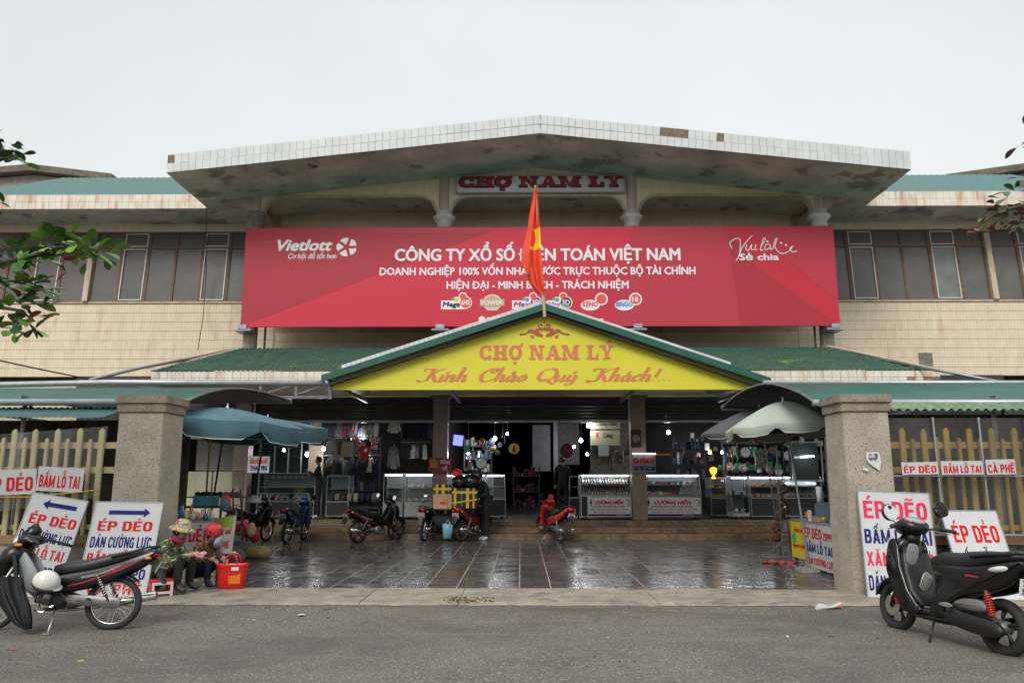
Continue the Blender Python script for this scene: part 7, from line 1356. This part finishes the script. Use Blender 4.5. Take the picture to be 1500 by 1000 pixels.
parcel('flat black parcel with yellow tape grid on top of the brown carton', 635, 661, 709, 722.5, blk, [('v', .2, .03, ytape), ('v', .55, .04, ytape), ('h', .5, .03, ytape), ('v', .85, .012, gtape)])
o = parcel('brown cardboard box with red print strapped on the motorbike', 634, 662, 723, 746, carton, [('v', .78, .012, gtape)], Y=YP - .03); text(o, 'MIỀN', -.06, .1, .12, .06, -.004, red_p, bold=.08)
a = P(673, 706, YP); mb = MB(); mb.ball(tuple(a + Vector((0, .2, 0))), (.21, .2, .17), 18, 10); tag(obj('plastic_bundle', mb, blk, smooth=True), 'left of the two shiny black plastic bundles tied above the parcels', 'bundle'); a = P(688, 705, YP); tag(obj('plastic_bundle', MB().ball(tuple(a + Vector((.03, .2, 0))), (.27, .22, .19), 18, 10), blk, smooth=True), 'right of the two shiny black plastic bundles tied above the parcels', 'bundle')
a = P(669, 693, YP - .02); helmet('helmet', 'bright red helmet lying on top of the black bundles', (a.x, a.y + .1, a.z - .02), (.1, 0, .5), mat('red_helmet_shell', (.6, .02, .02), .2), r=.125)
a, b = P(648, 789, YP + .1), P(664, 768, YP + .1); o = thing('hanging_bag', 'pale blue plastic bag hanging low between the two parked motorbikes', 'bag', ((a.x + b.x) / 2, YP + .1, a.z)); w = (b.x - a.x) / 2; obj('body', MB().pillow([(-w * .85, 0), (w * .7, .02), (w, b.z - a.z), (-w, b.z - a.z + .03)], .08, .03), mat('pale_blue_plastic', (.14, .3, .38), .4, bump=.6, bs=18), o, smooth=True); obj('handle', MB().tube([(-w * .5, 0, b.z - a.z), (0, 0, b.z - a.z + .12), (w * .5, 0, b.z - a.z)], .008, 5), white_p, o)
a = P(653, 765, YP + .3); tag(obj('black_cloak', MB().loft([(a.x - .3, a.y, a.z + .12, .15, .06), (a.x - .1, a.y, a.z + .02, .2, .2), (a.x + .15, a.y, a.z, .18, .17), (a.x + .3, a.y, a.z + .1, .1, .08)], 14), blackc, smooth=True), 'black rain cape draped between the two parked motorbikes', 'cape')
# ================================================================== left stall
def box_thing(name, label, cat, c, d, m, rot=(0, 0, 0), bevel=.01): return tag(obj(name, MB().box((0, 0, 0), d), m, loc=tuple(c), rot=rot, bevel=bevel), label, cat)
YT = 12.5; a = P(250, 762, YT); b = P(312, 760, YT)
o = thing('stall_table', 'drink stall table behind the seated women with red lettered front board', 'table', (a.x, YT, 0)); w = b.x - a.x; zt2 = P(0, 762, YT).z
obj('table_top', MB().bb((0, 0, zt2 - .03), (w, .7, zt2)), alf, o)
for x in (.03, w - .03):
    for y in (.03, .67): obj('leg', MB().bb((x - .015, y - .015, 0), (x + .015, y + .015, zt2 - .031)), steel, o)
fb = thing('front_board', None, None); fb.parent = o; fb.location = (0, -.03, zt2 - .5); obj('panel', MB().bb((0, 0, 0), (w, .012, .47)), boardw, fb); goth(fb, 'ÉP DẺO', .06 * w, .97 * w, .18, .2, -.004, red_p)
bot = []
cols_ = [('clear_bottle', (.3, .4, .42)), ('blue_bottle', (.03, .1, .35)), ('red_bottle', (.5, .03, .03)), ('green_bottle', (.05, .3, .08)), ('orange_bottle', (.55, .2, .03)), ('dark_bottle', (.04, .03, .03)), ('yellow_bottle', (.5, .4, .05))]
r = random.Random(5)
for i in range(22):
    px = 246 + i * 3.05; v = P(px, 762, YT + .1 + .2 * (i % 3)); n_, c_ = cols_[r.randrange(7)]; hgt = r.uniform(.10, .24); rr = r.uniform(.025, .04)
    bo = tag(obj('bottle', MB().lathe([(rr, 0), (rr, hgt * .6), (rr * .45, hgt * .78), (rr * .4, hgt)], n=12), mat(n_, c_, .15), loc=(v.x, v.y, zt2 + .001), smooth=True), '%s on the drink stall table, number %s from the gate pillar' % (n_.replace('_', ' '), ('one two three four five six seven eight nine ten eleven twelve thirteen fourteen fifteen sixteen seventeen eighteen nineteen twenty twentyone twentytwo').split()[i]), 'bottle', 'bottles on the drink stall table'); obj('cap', MB().cyl((0, 0, hgt), (0, 0, hgt + .015), rr * .45, n=10), mat(cols_[r.randrange(7)][0], (.5, .5, .5)), bo)
v = P(302, 733, 13.4); box_thing('blue_box', 'teal blue crate beyond the drink stall table', 'crate', v, (.34, .3, .17), mat('teal_crate', (.03, .2, .27), .5)); tb = thing('side_table', 'small dark table carrying the teal blue crate', 'table', (v.x, v.y, 0)); obj('table_top', MB().bb((-.35, -.2, v.z - .115), (.35, .2, v.z - .087)), mattbl, tb)
for x in (-.32, .32):
    for y in (-.17, .17): obj('leg', MB().bb((x - .015, y - .015, 0), (x + .015, y + .015, v.z - .116)), mattbl, tb)
tl = P(317, 760, 12.7); tr = P(340, 756, 12.4); bl = P(313, 812, 12.55); bl.z = max(.04, bl.z)
limeb = mat('lime_board', (.3, .42, .08), .5, col2=(.55, .58, .5), vs=2.2, lo=.45, hi=.55); o, w, h = board('small_board', 'upright lime and white board reading NƯỚC MÍA CÀ PHÊ', tl, tr, bl, m=boardw, frame=True); obj('green_top', MB().flat([(0, h), (w, h), (w, h * .55), (w * .8, h * .72), (0, h * .7)], -.002), mat('lime_print', (.28, .42, .06), .5), o); goth(o, 'NƯỚC MÍA', .05 * w, .93 * w, .52 * h, .14 * h, -.004, red_p); goth(o, 'CÀ PHÊ', .12 * w, .9 * w, .14 * h, .19 * h, -.004, red_p)
# ladder rack
o = thing('ladder', 'narrow steel ladder standing behind the lime board', 'ladder', (0, 0, 0)); A, B, C_, D_ = G(343, 808), P(341, 715, 13.4), G(357, 806), P(352, 715, 13.5); obj('rail', MB().cyl(A, B, .014), steel, o); obj('rail', MB().cyl(C_, D_, .014), steel, o)
for i in range(7): t = (i + .5) / 7; obj('rung', MB().cyl(A.lerp(B, t), C_.lerp(D_, t - .03), .009), steel, o)
o = thing('glass_box', 'empty glass show box standing on thin legs behind the ladder', 'case', tuple(P(310, 712, 15.5))); 
for dx in (-.5, 0, .62): obj('upright', MB().bb((dx - .01, 0, -1.0), (dx + .01, .02, .28)), steel, o)
obj('shelf', MB().bb((-.5, -.02, -.22), (.62, .3, -.2)), mattbl, o); obj('top_bar', MB().bb((-.5, 0, .281), (.62, .02, .3)), steel, o)
for i in range(9): obj('pane', MB().bb((-.49, .03, -.19), (.61, .034, .275)), glass, o) if i == 0 else obj('basket', MB().ball((-.42 + i * .11, .12, -.15), (.06, .06, .05), 10, 6), mat('wicker', (.25, .14, .06), .8), o, smooth=True)
sack = mat('grey_sack', (.13, .12, .11), .9, bump=.6, bs=14); ysack = mat('straw_sack', (.34, .26, .10), .9, bump=.8, bs=16)
def lump(name, label, cat, px, py, s, m, seed):
    v = G(px, py); r = random.Random(seed); mb = MB(); mb.ball((0, 0, 0), s, 20, 12); mb.v = [(x * (1 + .12 * math.sin(y * 17 + seed)), y * (1 + .1 * math.sin(x * 15)), z * (1 + .14 * math.sin(x * 13 + seed))) for x, y, z in mb.v]; return tag(obj(name, mb, m, loc=(v.x, v.y, s[2] * .85), smooth=True), label, cat)
lump('sack', 'grey cloth sack slumped behind the red basket', 'sack', 338, 826, (.24, .2, .17), sack, 1); lump('sack', 'grey sack lying under the second blue umbrella', 'sack', 356, 815, (.3, .22, .17), sack, 3); lump('sack', 'straw coloured sack beside the umbrella pole', 'sack', 377, 818, (.26, .2, .14), ysack, 5)
v = G(352, 806); tag(obj('red_tarpaulin', MB().loft([(-.3, 0, .45, .12, .10), (-.1, .02, .42, .2, .18), (.15, 0, .30, .16, .14), (.25, 0, .12, .1, .08)], 14), mat('red_plastic_sheet', (.45, .03, .035), .35, bump=.9, bs=14), loc=(v.x, v.y + .3, .05), smooth=True), 'crumpled red plastic sheet above the grey sacks', 'sheet')
v = P(330, 735, 13.2); tag(obj('hanging_bags', MB().ball((0, 0, 0), (.09, .08, .16), 12, 8), mat('blue_red_packet', (.4, .08, .06), .4, col2=(.05, .2, .35), vs=9, lo=.48, hi=.52), loc=tuple(v), smooth=True), 'red and blue packets hanging beside the umbrella pole', 'packets', kind='stuff')
v = P(368, 775, 14.6); tag(obj('plastic_bag', MB().ball((0, 0, 0), (.08, .06, .13), 12, 8), mat('white_orange_bag', (.5, .45, .4), .5, col2=(.5, .2, .05), vs=12), loc=tuple(v), smooth=True), 'white plastic bag tied to the second umbrella pole', 'bag')
v = P(372, 734, 15.0); helmet('helmet', 'pale grey helmet on the dim motorbike left of the blue one', tuple(v), (0, 0, 1), mat('pale_helmet', (.4, .4, .4), .3), r=.12)
# yellow leaning pole
tag(obj('bamboo_pole', MB().cyl(G(297, 795), P(308, 640, 13.0), .018), mat('yellow_pole', (.45, .3, .06), .6), smooth=True), 'thin yellow pole leaning under the first blue umbrella', 'pole')
# ================================================================== right stall
YQ = 13.4
cnt = thing('stall_counter', 'steel drink counter beside the right gate pillar fronted by sign boards', 'counter', (0, 0, 0)); A = P(1160, 762, 14.6); B = P(1222, 768, 12.7); zc = .82
d = Vector((B.x - A.x, B.y - A.y, 0)); L_ = d.length; d.normalize(); nn = Vector((-d.y, d.x, 0)) * -1 if False else Vector((d.y * -1, d.x, 0))
if nn.x < 0: nn = -nn
def quad(a, b, dd, z0, z1): return MB().add([(*(a.xy), z0), (*(b.xy), z0), (*((b + nn * dd).xy), z0), (*((a + nn * dd).xy), z0), (*(a.xy), z1), (*(b.xy), z1), (*((b + nn * dd).xy), z1), (*((a + nn * dd).xy), z1)], [(0, 1, 2, 3), (4, 5, 6, 7), (0, 1, 5, 4), (1, 2, 6, 5), (2, 3, 7, 6), (3, 0, 4, 7)])
obj('counter_top', quad(A - d * .1, B + d * .1, .6, zc - .03, zc), alf, cnt)
for q in (A, B): obj('leg', quad(q + nn * .02, q + nn * .02 + d * .03, .03, 0, zc - .031), steel, cnt); obj('leg', quad(q + nn * .5, q + nn * .5 + d * .03, .03, 0, zc - .031), steel, cnt)
def z_(v, z): return Vector((v.x, v.y, z))
M_ = A.lerp(B, .36)
ybd, w, h = board('sign_board', 'bright yellow board with fruit picture on the drink counter', z_(A - nn * .03, zc - .04), z_(M_ - nn * .03, zc - .04), z_(A - nn * .03, .16), m=mat('yellow_print_board', (.68, .52, .02), .45), frame=False)
text(ybd, 'Nước mía', .25 * w, .95 * w, h * .72, h * .12, -.004, red_p, bold=.05, shear=.3); text(ybd, 'Nguyên chất', .1 * w, .95 * w, h * .3, h * .1, -.004, red_p, bold=.05, shear=.3); obj('fruit_picture', MB().flat(circ(w * .22, h * .55, w * .16, h * .14), -.003), grn_p, ybd)
sbd, w, h = board('sign_board', 'white sign board reading ÉP DẺO ZIPPO beside the right gate pillar', z_(M_ - nn * .035, zc - .03), z_(B - nn * .035 + d * .02, zc - .03), z_(M_ - nn * .035, .08))
goth(sbd, 'ÉP DẺO', .0 * w, .62 * w, .66 * h, .24 * h, -.004, red_p); goth(sbd, 'ZIPPO', .66 * w, .98 * w, .66 * h, .17 * h, -.004, red_p); goth(sbd, 'BẤM LỖ TAI', .03 * w, .94 * w, .34 * h, .2 * h, -.004, blue_p); goth(sbd, 'DÁN CƯỜNG LỰC', .02 * w, .98 * w, .07 * h, .15 * h, -.004, red_p)
C0 = A.lerp(B, .62)
box_thing('cool_box', 'blue grey cool box on the drink counter', 'cool box', z_(C0 + nn * .3, zc + .16), (.42, .5, .32), mat('blue_grey_plastic', (.10, .17, .2), .5), (0, 0, math.atan2(d.y, d.x)), .03)
for i, (t, nd, hh, rr, m_, l, c_) in enumerate(((.55, .12, .26, .05, white_p, 'stack of white paper cups on the cool box side of the counter', 'cups'), (.78, .12, .22, .045, mat('clear_cups', (.5, .52, .5), .2), 'tilted clear cup stack nearer the gate pillar', 'cups'), (.30, .1, .14, .06, mat('orange_jar', (.6, .16, .02), .3), 'orange lidded jar on the drink counter', 'jar'), (.88, .08, .12, .03, mat('yellow_tin', (.55, .4, .02), .3), 'yellow tin on the drink counter beside the pillar', 'tin'), (.7, .06, .09, .04, mat('amber_glass', (.5, .25, .03), .2), 'amber glass candle jar on the drink counter', 'jar'))):
    q = A.lerp(B, t) + nn * nd; tag(obj(c_, MB().lathe([(rr * .75, 0), (rr, hh), (rr * .9, hh), (.01, hh * .98)], n=14), m_, loc=(q.x, q.y, zc + .001 + (.321 if i == 0 else 0)), rot=(0, .35 if i == 1 else 0, 0), smooth=True), l, c_)
q = A.lerp(B, .42) + nn * .03; box_thing('menu_card', 'small white menu card standing on the drink counter', 'card', z_(q, zc + .09), (.14, .01, .18), white_p, (0, 0, math.atan2(d.y, d.x)), .001); q = A.lerp(B, .6) + nn * .05; box_thing('carton_tray', 'pale carton tray on the drink counter front edge', 'box', z_(q, zc + .04), (.2, .12, .07), carton, (0, 0, math.atan2(d.y, d.x)), .004)
box_thing('red_box', 'small red and white box on the counter next to the pillar', 'box', z_(A.lerp(B, .97) + nn * .3, zc + .12), (.12, .2, .22), mat('red_carton', (.5, .03, .03), .5), (0, 0, .3), .004)
# zigzag sugarcane rack with round baskets
o = thing('zigzag_rack', 'tall metal rack with zigzag side bars holding round baskets', 'rack', (0, 0, 0)); A2, B2 = G(1148, 822), P(1136, 650, 14.2)
A2 = G(1147, 818); top2 = P(1136, 704, A2.y); foot = G(1133, 812); 
obj('upright', MB().cyl(A2, P(1137, 652, A2.y), .014), steel, o); obj('upright', MB().cyl(foot, P(1141, 706, foot.y), .010), steel, o); obj('upright', MB().cyl(G(1160, 812), P(1150, 742, 14.2), .010), steel, o)
zz = []
for i in range(9): py = 704 + i * 12; zz.append(P(1151 if i % 2 else 1134 + (i * .4), py, A2.y - .02))
obj('zigzag_bar', MB().tube([v for i in range(len(zz) - 1) for v in (zz[i], zz[i].lerp(zz[i + 1], .98))] + [zz[-1]], .012, 5), steel_l, o)
for i, (px, py) in enumerate(((1148, 716), (1146, 736), (1150, 746), (1142, 756), (1138, 772), (1137, 786))): v = P(px, py, A2.y + .18); tag(obj('wicker_basket', MB().ball((0, 0, 0), (.11, .11, .10), 14, 8), mat('brown_wicker', (.20, .09, .04), .7, bump=1, bs=60), loc=tuple(v), smooth=True), 'round brown wicker basket, %s from the top of the zigzag rack' % ORD[i], 'basket', 'round baskets in the zigzag rack')
v = G(1143, 826); mb = MB(); n = 18
mb.rings([[(v.x - .32 + .62 * i / n, v.y - .14 + .28 * j / 5 + .03 * math.sin(i * .7), .035 + .018 * math.sin(i * 1.3 + j) + .012 * math.sin(j * 2.2 + i * .4)) for i in range(n + 1)] for j in range(6)], close=False); tag(obj('red_mat', mb, mat('red_mat_plastic', (.52, .05, .05), .5, bump=.5, bs=20), smooth=True), 'flat crumpled red plastic mat on the paving near the umbrella base', 'mat')
v = G(1128, 818); tag(obj('floor_board', MB().bb((v.x - .1, v.y - .02, .022), (v.x + .45, v.y + .12, .05)), mat('grey_plank', (.25, .23, .2), .8)), 'thin grey plank lying behind the red mat', 'plank')
# ================================================================== litter
v = G(1213, 887, .03); o = thing('plastic_bag', 'flattened clear plastic bag with orange end on the kerb edge', 'litter', tuple(v), (0, 0, .15)); obj('film', MB().pillow(smoothpoly([(-.17, -.03), (-.1, .035), (0, .0), (.1, .02), (.17, .045), (.18, -.01), (.08, -.02), (-.02, -.03), (-.12, -.05)], 3), .035, .01), mat('pale_film', (.5, .49, .47), .25, bump=.8, bs=40), o, smooth=True); obj('orange_end', MB().pillow([(.06, .0), (.16, .035), (.165, .0), (.08, -.01)], .038, .004), mat('salmon_print', (.6, .25, .16), .4), o)
lit = [((441, 901), (.06, .045), (.62, .6, .56), 'small white scrap of paper on the road left of centre'), ((118, 969), (.035, .03), (.5, .33, .03), 'yellow fallen leaf on the road below the left motorbike'), ((20, 952), (.025, .02), (.5, .1, .06), 'tiny reddish scrap on the road near the left edge'), ((1154, 933), (.06, .012), (.6, .58, .55), 'thin white strip of litter on the road right of centre'), ((836, 914), (.03, .025), (.2, .24, .02), 'small green leaf on the road right of centre'), ((480, 903), (.03, .02), (.4, .2, .1), 'small orange scrap on the road beyond the white scrap'), ((596, 794), (.05, .05), (.6, .5, .03), 'yellow scrap on the paving before the steps'), ((1218, 932), (.05, .02), (.13, .11, .09), 'flattened dark scrap on the road right of centre'), ((127, 954), (.04, .015), (.25, .2, .15), 'brown twig scrap on the road below the left motorbike'), ((207, 968), (.04, .02), (.3, .25, .15), 'dry leaf scrap on the road right of the left motorbike'), ((372, 909), (.02, .02), (.5, .48, .45), 'speck of paper on the road below the red basket')]
for i, ((px, py), (a, b), c, l) in enumerate(lit):
    v = G(px, py, .03 if py < 800 else -.005); mb = MB(); r = random.Random(i); rs_ = [(a * math.cos(t) * r.uniform(.7, 1.1), b * math.sin(t) * r.uniform(.6, 1.1), .008 + r.uniform(0, .008)) for t in [2 * math.pi * k / 9 for k in range(9)]]; mb.add(rs_, [tuple(range(9))]); mb.add([(x, y, z - .004) for x, y, z in rs_], [tuple(range(9))]); tag(obj('litter', mb, mat('scrap_%s' % ORD[i], c, .7), loc=tuple(v), rot=(0, 0, r.uniform(0, 3))), l, 'litter')
mb = MB(); r = random.Random(12)
for i in range(900):
    x, y = r.uniform(-7, 7), r.uniform(2.2, 10.0) if i % 3 else r.uniform(9.7, 10.1); s = r.uniform(.003, .011); mb.cur = r.randrange(3); mb.box((x, y, .004), (s * 1.5, s, s * .8), (r.random(), r.random(), r.random() * 3))
obj('loose_grit', mb, [mat('pale_grit', (.4, .37, .32), .9), mat('dark_grit', (.06, .05, .05), .9), mat('brown_grit', (.25, .18, .1), .9)], None, kind='stuff')
# cracks and chipped mortar at the strip
mb = MB(); r = random.Random(4); v = G(690, 876, .034)
for i in range(60): mb.cur = i % 2; s = r.uniform(.01, .035); mb.box((v.x + r.uniform(-.35, .3), v.y - .05 + r.uniform(-.22, .16), .036), (s * 1.6, s, .012), (r.random() * .3, r.random() * .3, r.random() * 3))
tag(obj('mortar_crumbs', mb, [mat('ochre_crumb', (.34, .25, .13), .9), mat('dark_crumb', (.08, .07, .05), .9)]), 'crumbs of broken mortar', None, kind='stuff'); mb = MB(); ribbon_pts = [G(x, y, .0355) for x, y in ((662, 879), (668, 874), (680, 876), (690, 880), (700, 877), (712, 880))]; mb.tube(ribbon_pts, .012, 4); tag(obj('crack', mb, mat('dark_crumb', (.08, .07, .05), .9), strip))
# ================================================================== trees
leafm = [mat('leaf_green', (.07, .17, .03), .42, var=.3, vs=3), mat('leaf_dark', (.025, .065, .02), .38, var=.2, vs=3), mat('leaf_bright', (.20, .36, .05), .45, var=.2, vs=3), mat('leaf_bronze', (.10, .045, .03), .5, var=.3, vs=4), mat('leaf_brown', (.16, .07, .03), .6, var=.3, vs=4), mat('leaf_crimson', (.28, .015, .02), .5)]
bark = mat('grey_bark', (.10, .08, .065), .9, var=.3, vs=9, bump=1, bs=30)
def leaf_mesh(m):
    mb = MB(); prof = [(0, .006), (.15, .10), (.35, .21), (.6, .28), (.8, .24), (.94, .12), (1, .0)]; L_, C_, R__ = [], [], []
    for t, w in prof: zc_ = -.16 * t * t; C_.append((t, 0, zc_)); L_.append((t, w, zc_ + w * .28)); R__.append((t, -w, zc_ + w * .28))
    mb.rings([L_, C_, R__], close=False); mb.tube([(-.15, 0, .02), (0, 0, 0), (.5, 0, -.05)], .012, 4); return mb.mesh('leaf', [m])
LEAF = [leaf_mesh(m) for m in leafm]
for m in LEAF: m.polygons.foreach_set('use_smooth', [True] * len(m.polygons))
def tree(label, base, limbs, clusters, mixw, crown, seed, Y):
    r = random.Random(seed); o = thing('almond_tree', label, 'tree', base); bx, by, _ = base
    obj('trunk', MB().tube([(0, 0, -.1), (.05, .02, 1.2), (-.05, .0, 2.6), (.05, 0, 3.6), (.0, 0, 5.2), (.1, 0, 6.6)], [.2, .16, .13, .11, .08, .03], 12), bark, o, smooth=True)
    for pts, r0 in limbs:
        q = [Vector(pts[0])] + [P(*p) for p in pts[1:]]; q = [v - Vector((bx, by, 0)) for v in q]; obj('limb', MB().tube(q, [r0 * (1 - .75 * i / (len(q) - 1)) for i in range(len(q))], 7), bark, o, smooth=True)
    for px, py, n, spread, size in clusters:
        c = P(px, py, Y + r.uniform(-.3, .3)) - Vector((bx, by, 0))
        for i in range(n):
            az = 2 * math.pi * (i * .382) + r.uniform(-.3, .3); el = r.uniform(-.5, .9); s = size * r.uniform(.8, 1.35); d_ = Vector((math.cos(az) * math.cos(el), math.sin(az) * math.cos(el), math.sin(el)))
            l = piece('leaf', LEAF[r.choices(range(6), mixw)[0]], o, tuple(c + d_ * spread * r.uniform(.1, 1)), (r.uniform(-.5, .5), -el + r.uniform(-.3, .5), az)); l.scale = (s, s, s)
    mb = MB(); base_v = [tuple(v.co) for v in LEAF[0].vertices][:21]; fs = [tuple(p.vertices) for p in LEAF[0].polygons if max(p.vertices) < 21]
    k = 0
    while k < crown[0]:
        u = Vector((r.gauss(0, 1), r.gauss(0, 1), r.gauss(0, 1))).normalized() * r.uniform(.55, 1); p = Vector(crown[1]) + Vector((u.x * crown[2][0], u.y * crown[2][1], u.z * crown[2][2]))
        k += 1
        if (p.x < 0 and p.x > -.69 * p.y - .1) or (p.x > 0 and p.x < .675 * p.y + .1): continue
        s = r.uniform(.13, .2); M = Matrix.Rotation(r.uniform(0, 6.28), 3, 'Z') @ Matrix.Rotation(r.uniform(-.5, .7), 3, 'Y'); mb.cur = r.choices(range(3), (3, 4, 1))[0] if mixw[0] > 1 else r.choices(range(3), (2, 3, 1))[0]
        mb.add([M @ (Vector(v) * s) + p - Vector((bx, by, 0)) for v in base_v], fs)
    obj('crown', mb, leafm, o, kind='stuff', smooth=True); return o
Y = 7.6
tree('broad leaved almond tree reaching in from the left edge with large green leaves', (-6.9, 7.3, 0), [(((-6.8, 7.3, 3.9), (-80, 420, Y), (0, 385, Y), (60, 372, Y), (110, 372, Y), (140, 372, Y)), .045), (((-6.85, 7.3, 3.3), (-70, 470, Y), (0, 450, Y), (30, 455, Y), (50, 470, Y)), .035), (((-6.85, 7.3, 4.9), (-60, 200, Y), (-20, 215, Y), (14, 222, Y), (25, 233, Y)), .03), (((-80., 430., Y), (-20, 420, Y), (25, 418, Y), (55, 425, Y)), .02)][:3],
     [(150, 376, 8, .10, .15), (136, 370, 14, .17, .16), (115, 364, 14, .18, .17), (92, 362, 14, .18, .17), (72, 360, 13, .18, .17), (52, 375, 12, .2, .17), (24, 385, 12, .2, .17), (6, 372, 9, .16, .16), (15, 425, 13, .2, .17), (44, 418, 14, .2, .17), (66, 425, 9, .16, .16), (30, 445, 12, .2, .17), (60, 445, 7, .15, .15), (8, 460, 10, .18, .16), (36, 470, 12, .18, .16), (50, 482, 7, .14, .14), (18, 484, 7, .14, .14), (8, 212, 7, .14, .15), (16, 226, 8, .15, .15), (28, 238, 5, .1, .13), (-2, 232, 6, .14, .15)], (6, 3, 5, .8, .4, .05), (1600, (-7.6, 7.4, 5.0), (1.9, 2.4, 2.2)), 5, Y)
tree('almond tree reaching in from the right edge with sparse bronze and crimson leaves', (6.9, 7.4, 0), [(((6.85, 7.4, 4.4), (1560, 310, Y), (1500, 300, Y), (1478, 306, Y), (1450, 318, Y), (1424, 338, Y)), .03), (((6.85, 7.4, 4.2), (1550, 330, Y), (1500, 325, Y), (1482, 322, Y), (1462, 336, Y), (1440, 340, Y)), .022), (((6.8, 7.4, 5.6), (1560, 200, Y), (1520, 208, Y), (1498, 216, Y)), .02)],
     [(1422, 336, 3, .08, .11), (1434, 330, 3, .1, .11), (1450, 318, 5, .14, .12), (1462, 300, 6, .14, .12), (1476, 290, 6, .15, .12), (1490, 282, 6, .14, .12), (1496, 300, 6, .14, .12), (1480, 312, 6, .14, .12), (1464, 322, 4, .1, .12), (1492, 325, 5, .13, .12), (1473, 345, 2, .04, .12), (1434, 342, 2, .04, .11), (1495, 214, 2, .05, .12), (1500, 262, 3, .1, .12)], (.6, .9, .25, 3, 1.4, .35), (1300, (7.6, 7.5, 5.6), (1.9, 2.4, 2.2)), 9, Y)

# ================================================================== hanging stock in the shops
r = random.Random(31); hm = [gcol[1], gcol[4], gcol[0], cl['grey'], cl['navy'], gcol[6], cl['cream'], gcol[7], cl['black'], cl['grey']]
def hang(label, px0, px1, py0, py1, Y, n, kinds, group, cat='goods'):
    for i in range(n):
        v = P(px0 + (px1 - px0) * (i + r.uniform(.1, .9)) / n, r.uniform(py0, py1), Y + r.uniform(-.12, .12)); k = r.choice(kinds); mb = MB(); s = r.uniform(.05, .11)
        if k == 'strap': mb.tube([(0, 0, 0), (.01, .01, -s * 2), (0, 0, -s * 4)], s * .16, 5)
        elif k == 'bag': mb.pillow([(-s, -s * 2), (s, -s * 2), (s * .8, -s * .4), (0, 0), (-s * .8, -s * .4)], s * .35, .01)
        elif k == 'pack': mb.box((0, 0, -s), (s * 1.3, .03, s * 2), (0, 0, r.uniform(-.5, .5)))
        else: mb.torus((0, 0, -s), s * .9, s * .14, 16, 5)
        tag(obj('hanging_' + {'strap': 'strap', 'bag': 'pouch', 'pack': 'packet', 'ring': 'ring'}[k], mb, r.choice(hm), loc=tuple(v), smooth=k != 'pack'), '%s %s, %s from left' % ({'strap': 'narrow strap', 'bag': 'small pouch', 'pack': 'flat packet', 'ring': 'hanging ring'}[k], label, ORD[i % 15] if i < 15 else 'sixteenth or later'), cat, group)
hang('on the upper row of the right hand clock shop', 1045, 1160, 636, 644, 22.9, 15, ('strap', 'bag', 'pack'), 'stock on the upper row of the clock shop')
hang('on the middle row of the right hand clock shop', 1102, 1205, 655, 668, 23.0, 13, ('ring', 'bag', 'pack', 'strap'), 'stock on the middle row of the clock shop')
hang('on the lower row of the right hand clock shop', 1050, 1150, 676, 688, 23.1, 14, ('bag', 'pack', 'ring'), 'stock on the lower row of the clock shop')
hang('on the wall of the left watch shop', 878, 922, 645, 672, 23.2, 12, ('strap', 'pack', 'ring'), 'stock on the wall of the left watch shop')
hang('beside the television', 680, 722, 640, 662, 23.1, 12, ('ring', 'pack', 'strap'), 'stock hanging beside the television')
hang('above the dark aisle edge', 716, 740, 618, 668, 23.3, 8, ('strap', 'bag'), 'stock hanging at the aisle edge')
hang('below the shutter of the right opening', 985, 1050, 630, 668, 23.6, 14, ('strap', 'bag', 'pack'), 'dim stock of the right opening')
for i, (px, py, rr) in enumerate(((1132, 660, .13), (1141, 690, .12), (1106, 645, .1))): clock(px, py, 23.0, rr, ('brown framed clock under the charcoal umbrella edge', 'small pale clock low in the clock shop', 'small square faced clock high in the clock shop')[i], rim=engm, face=mat('brown_dial', (.16, .13, .09), .5) if i != 1 else None)
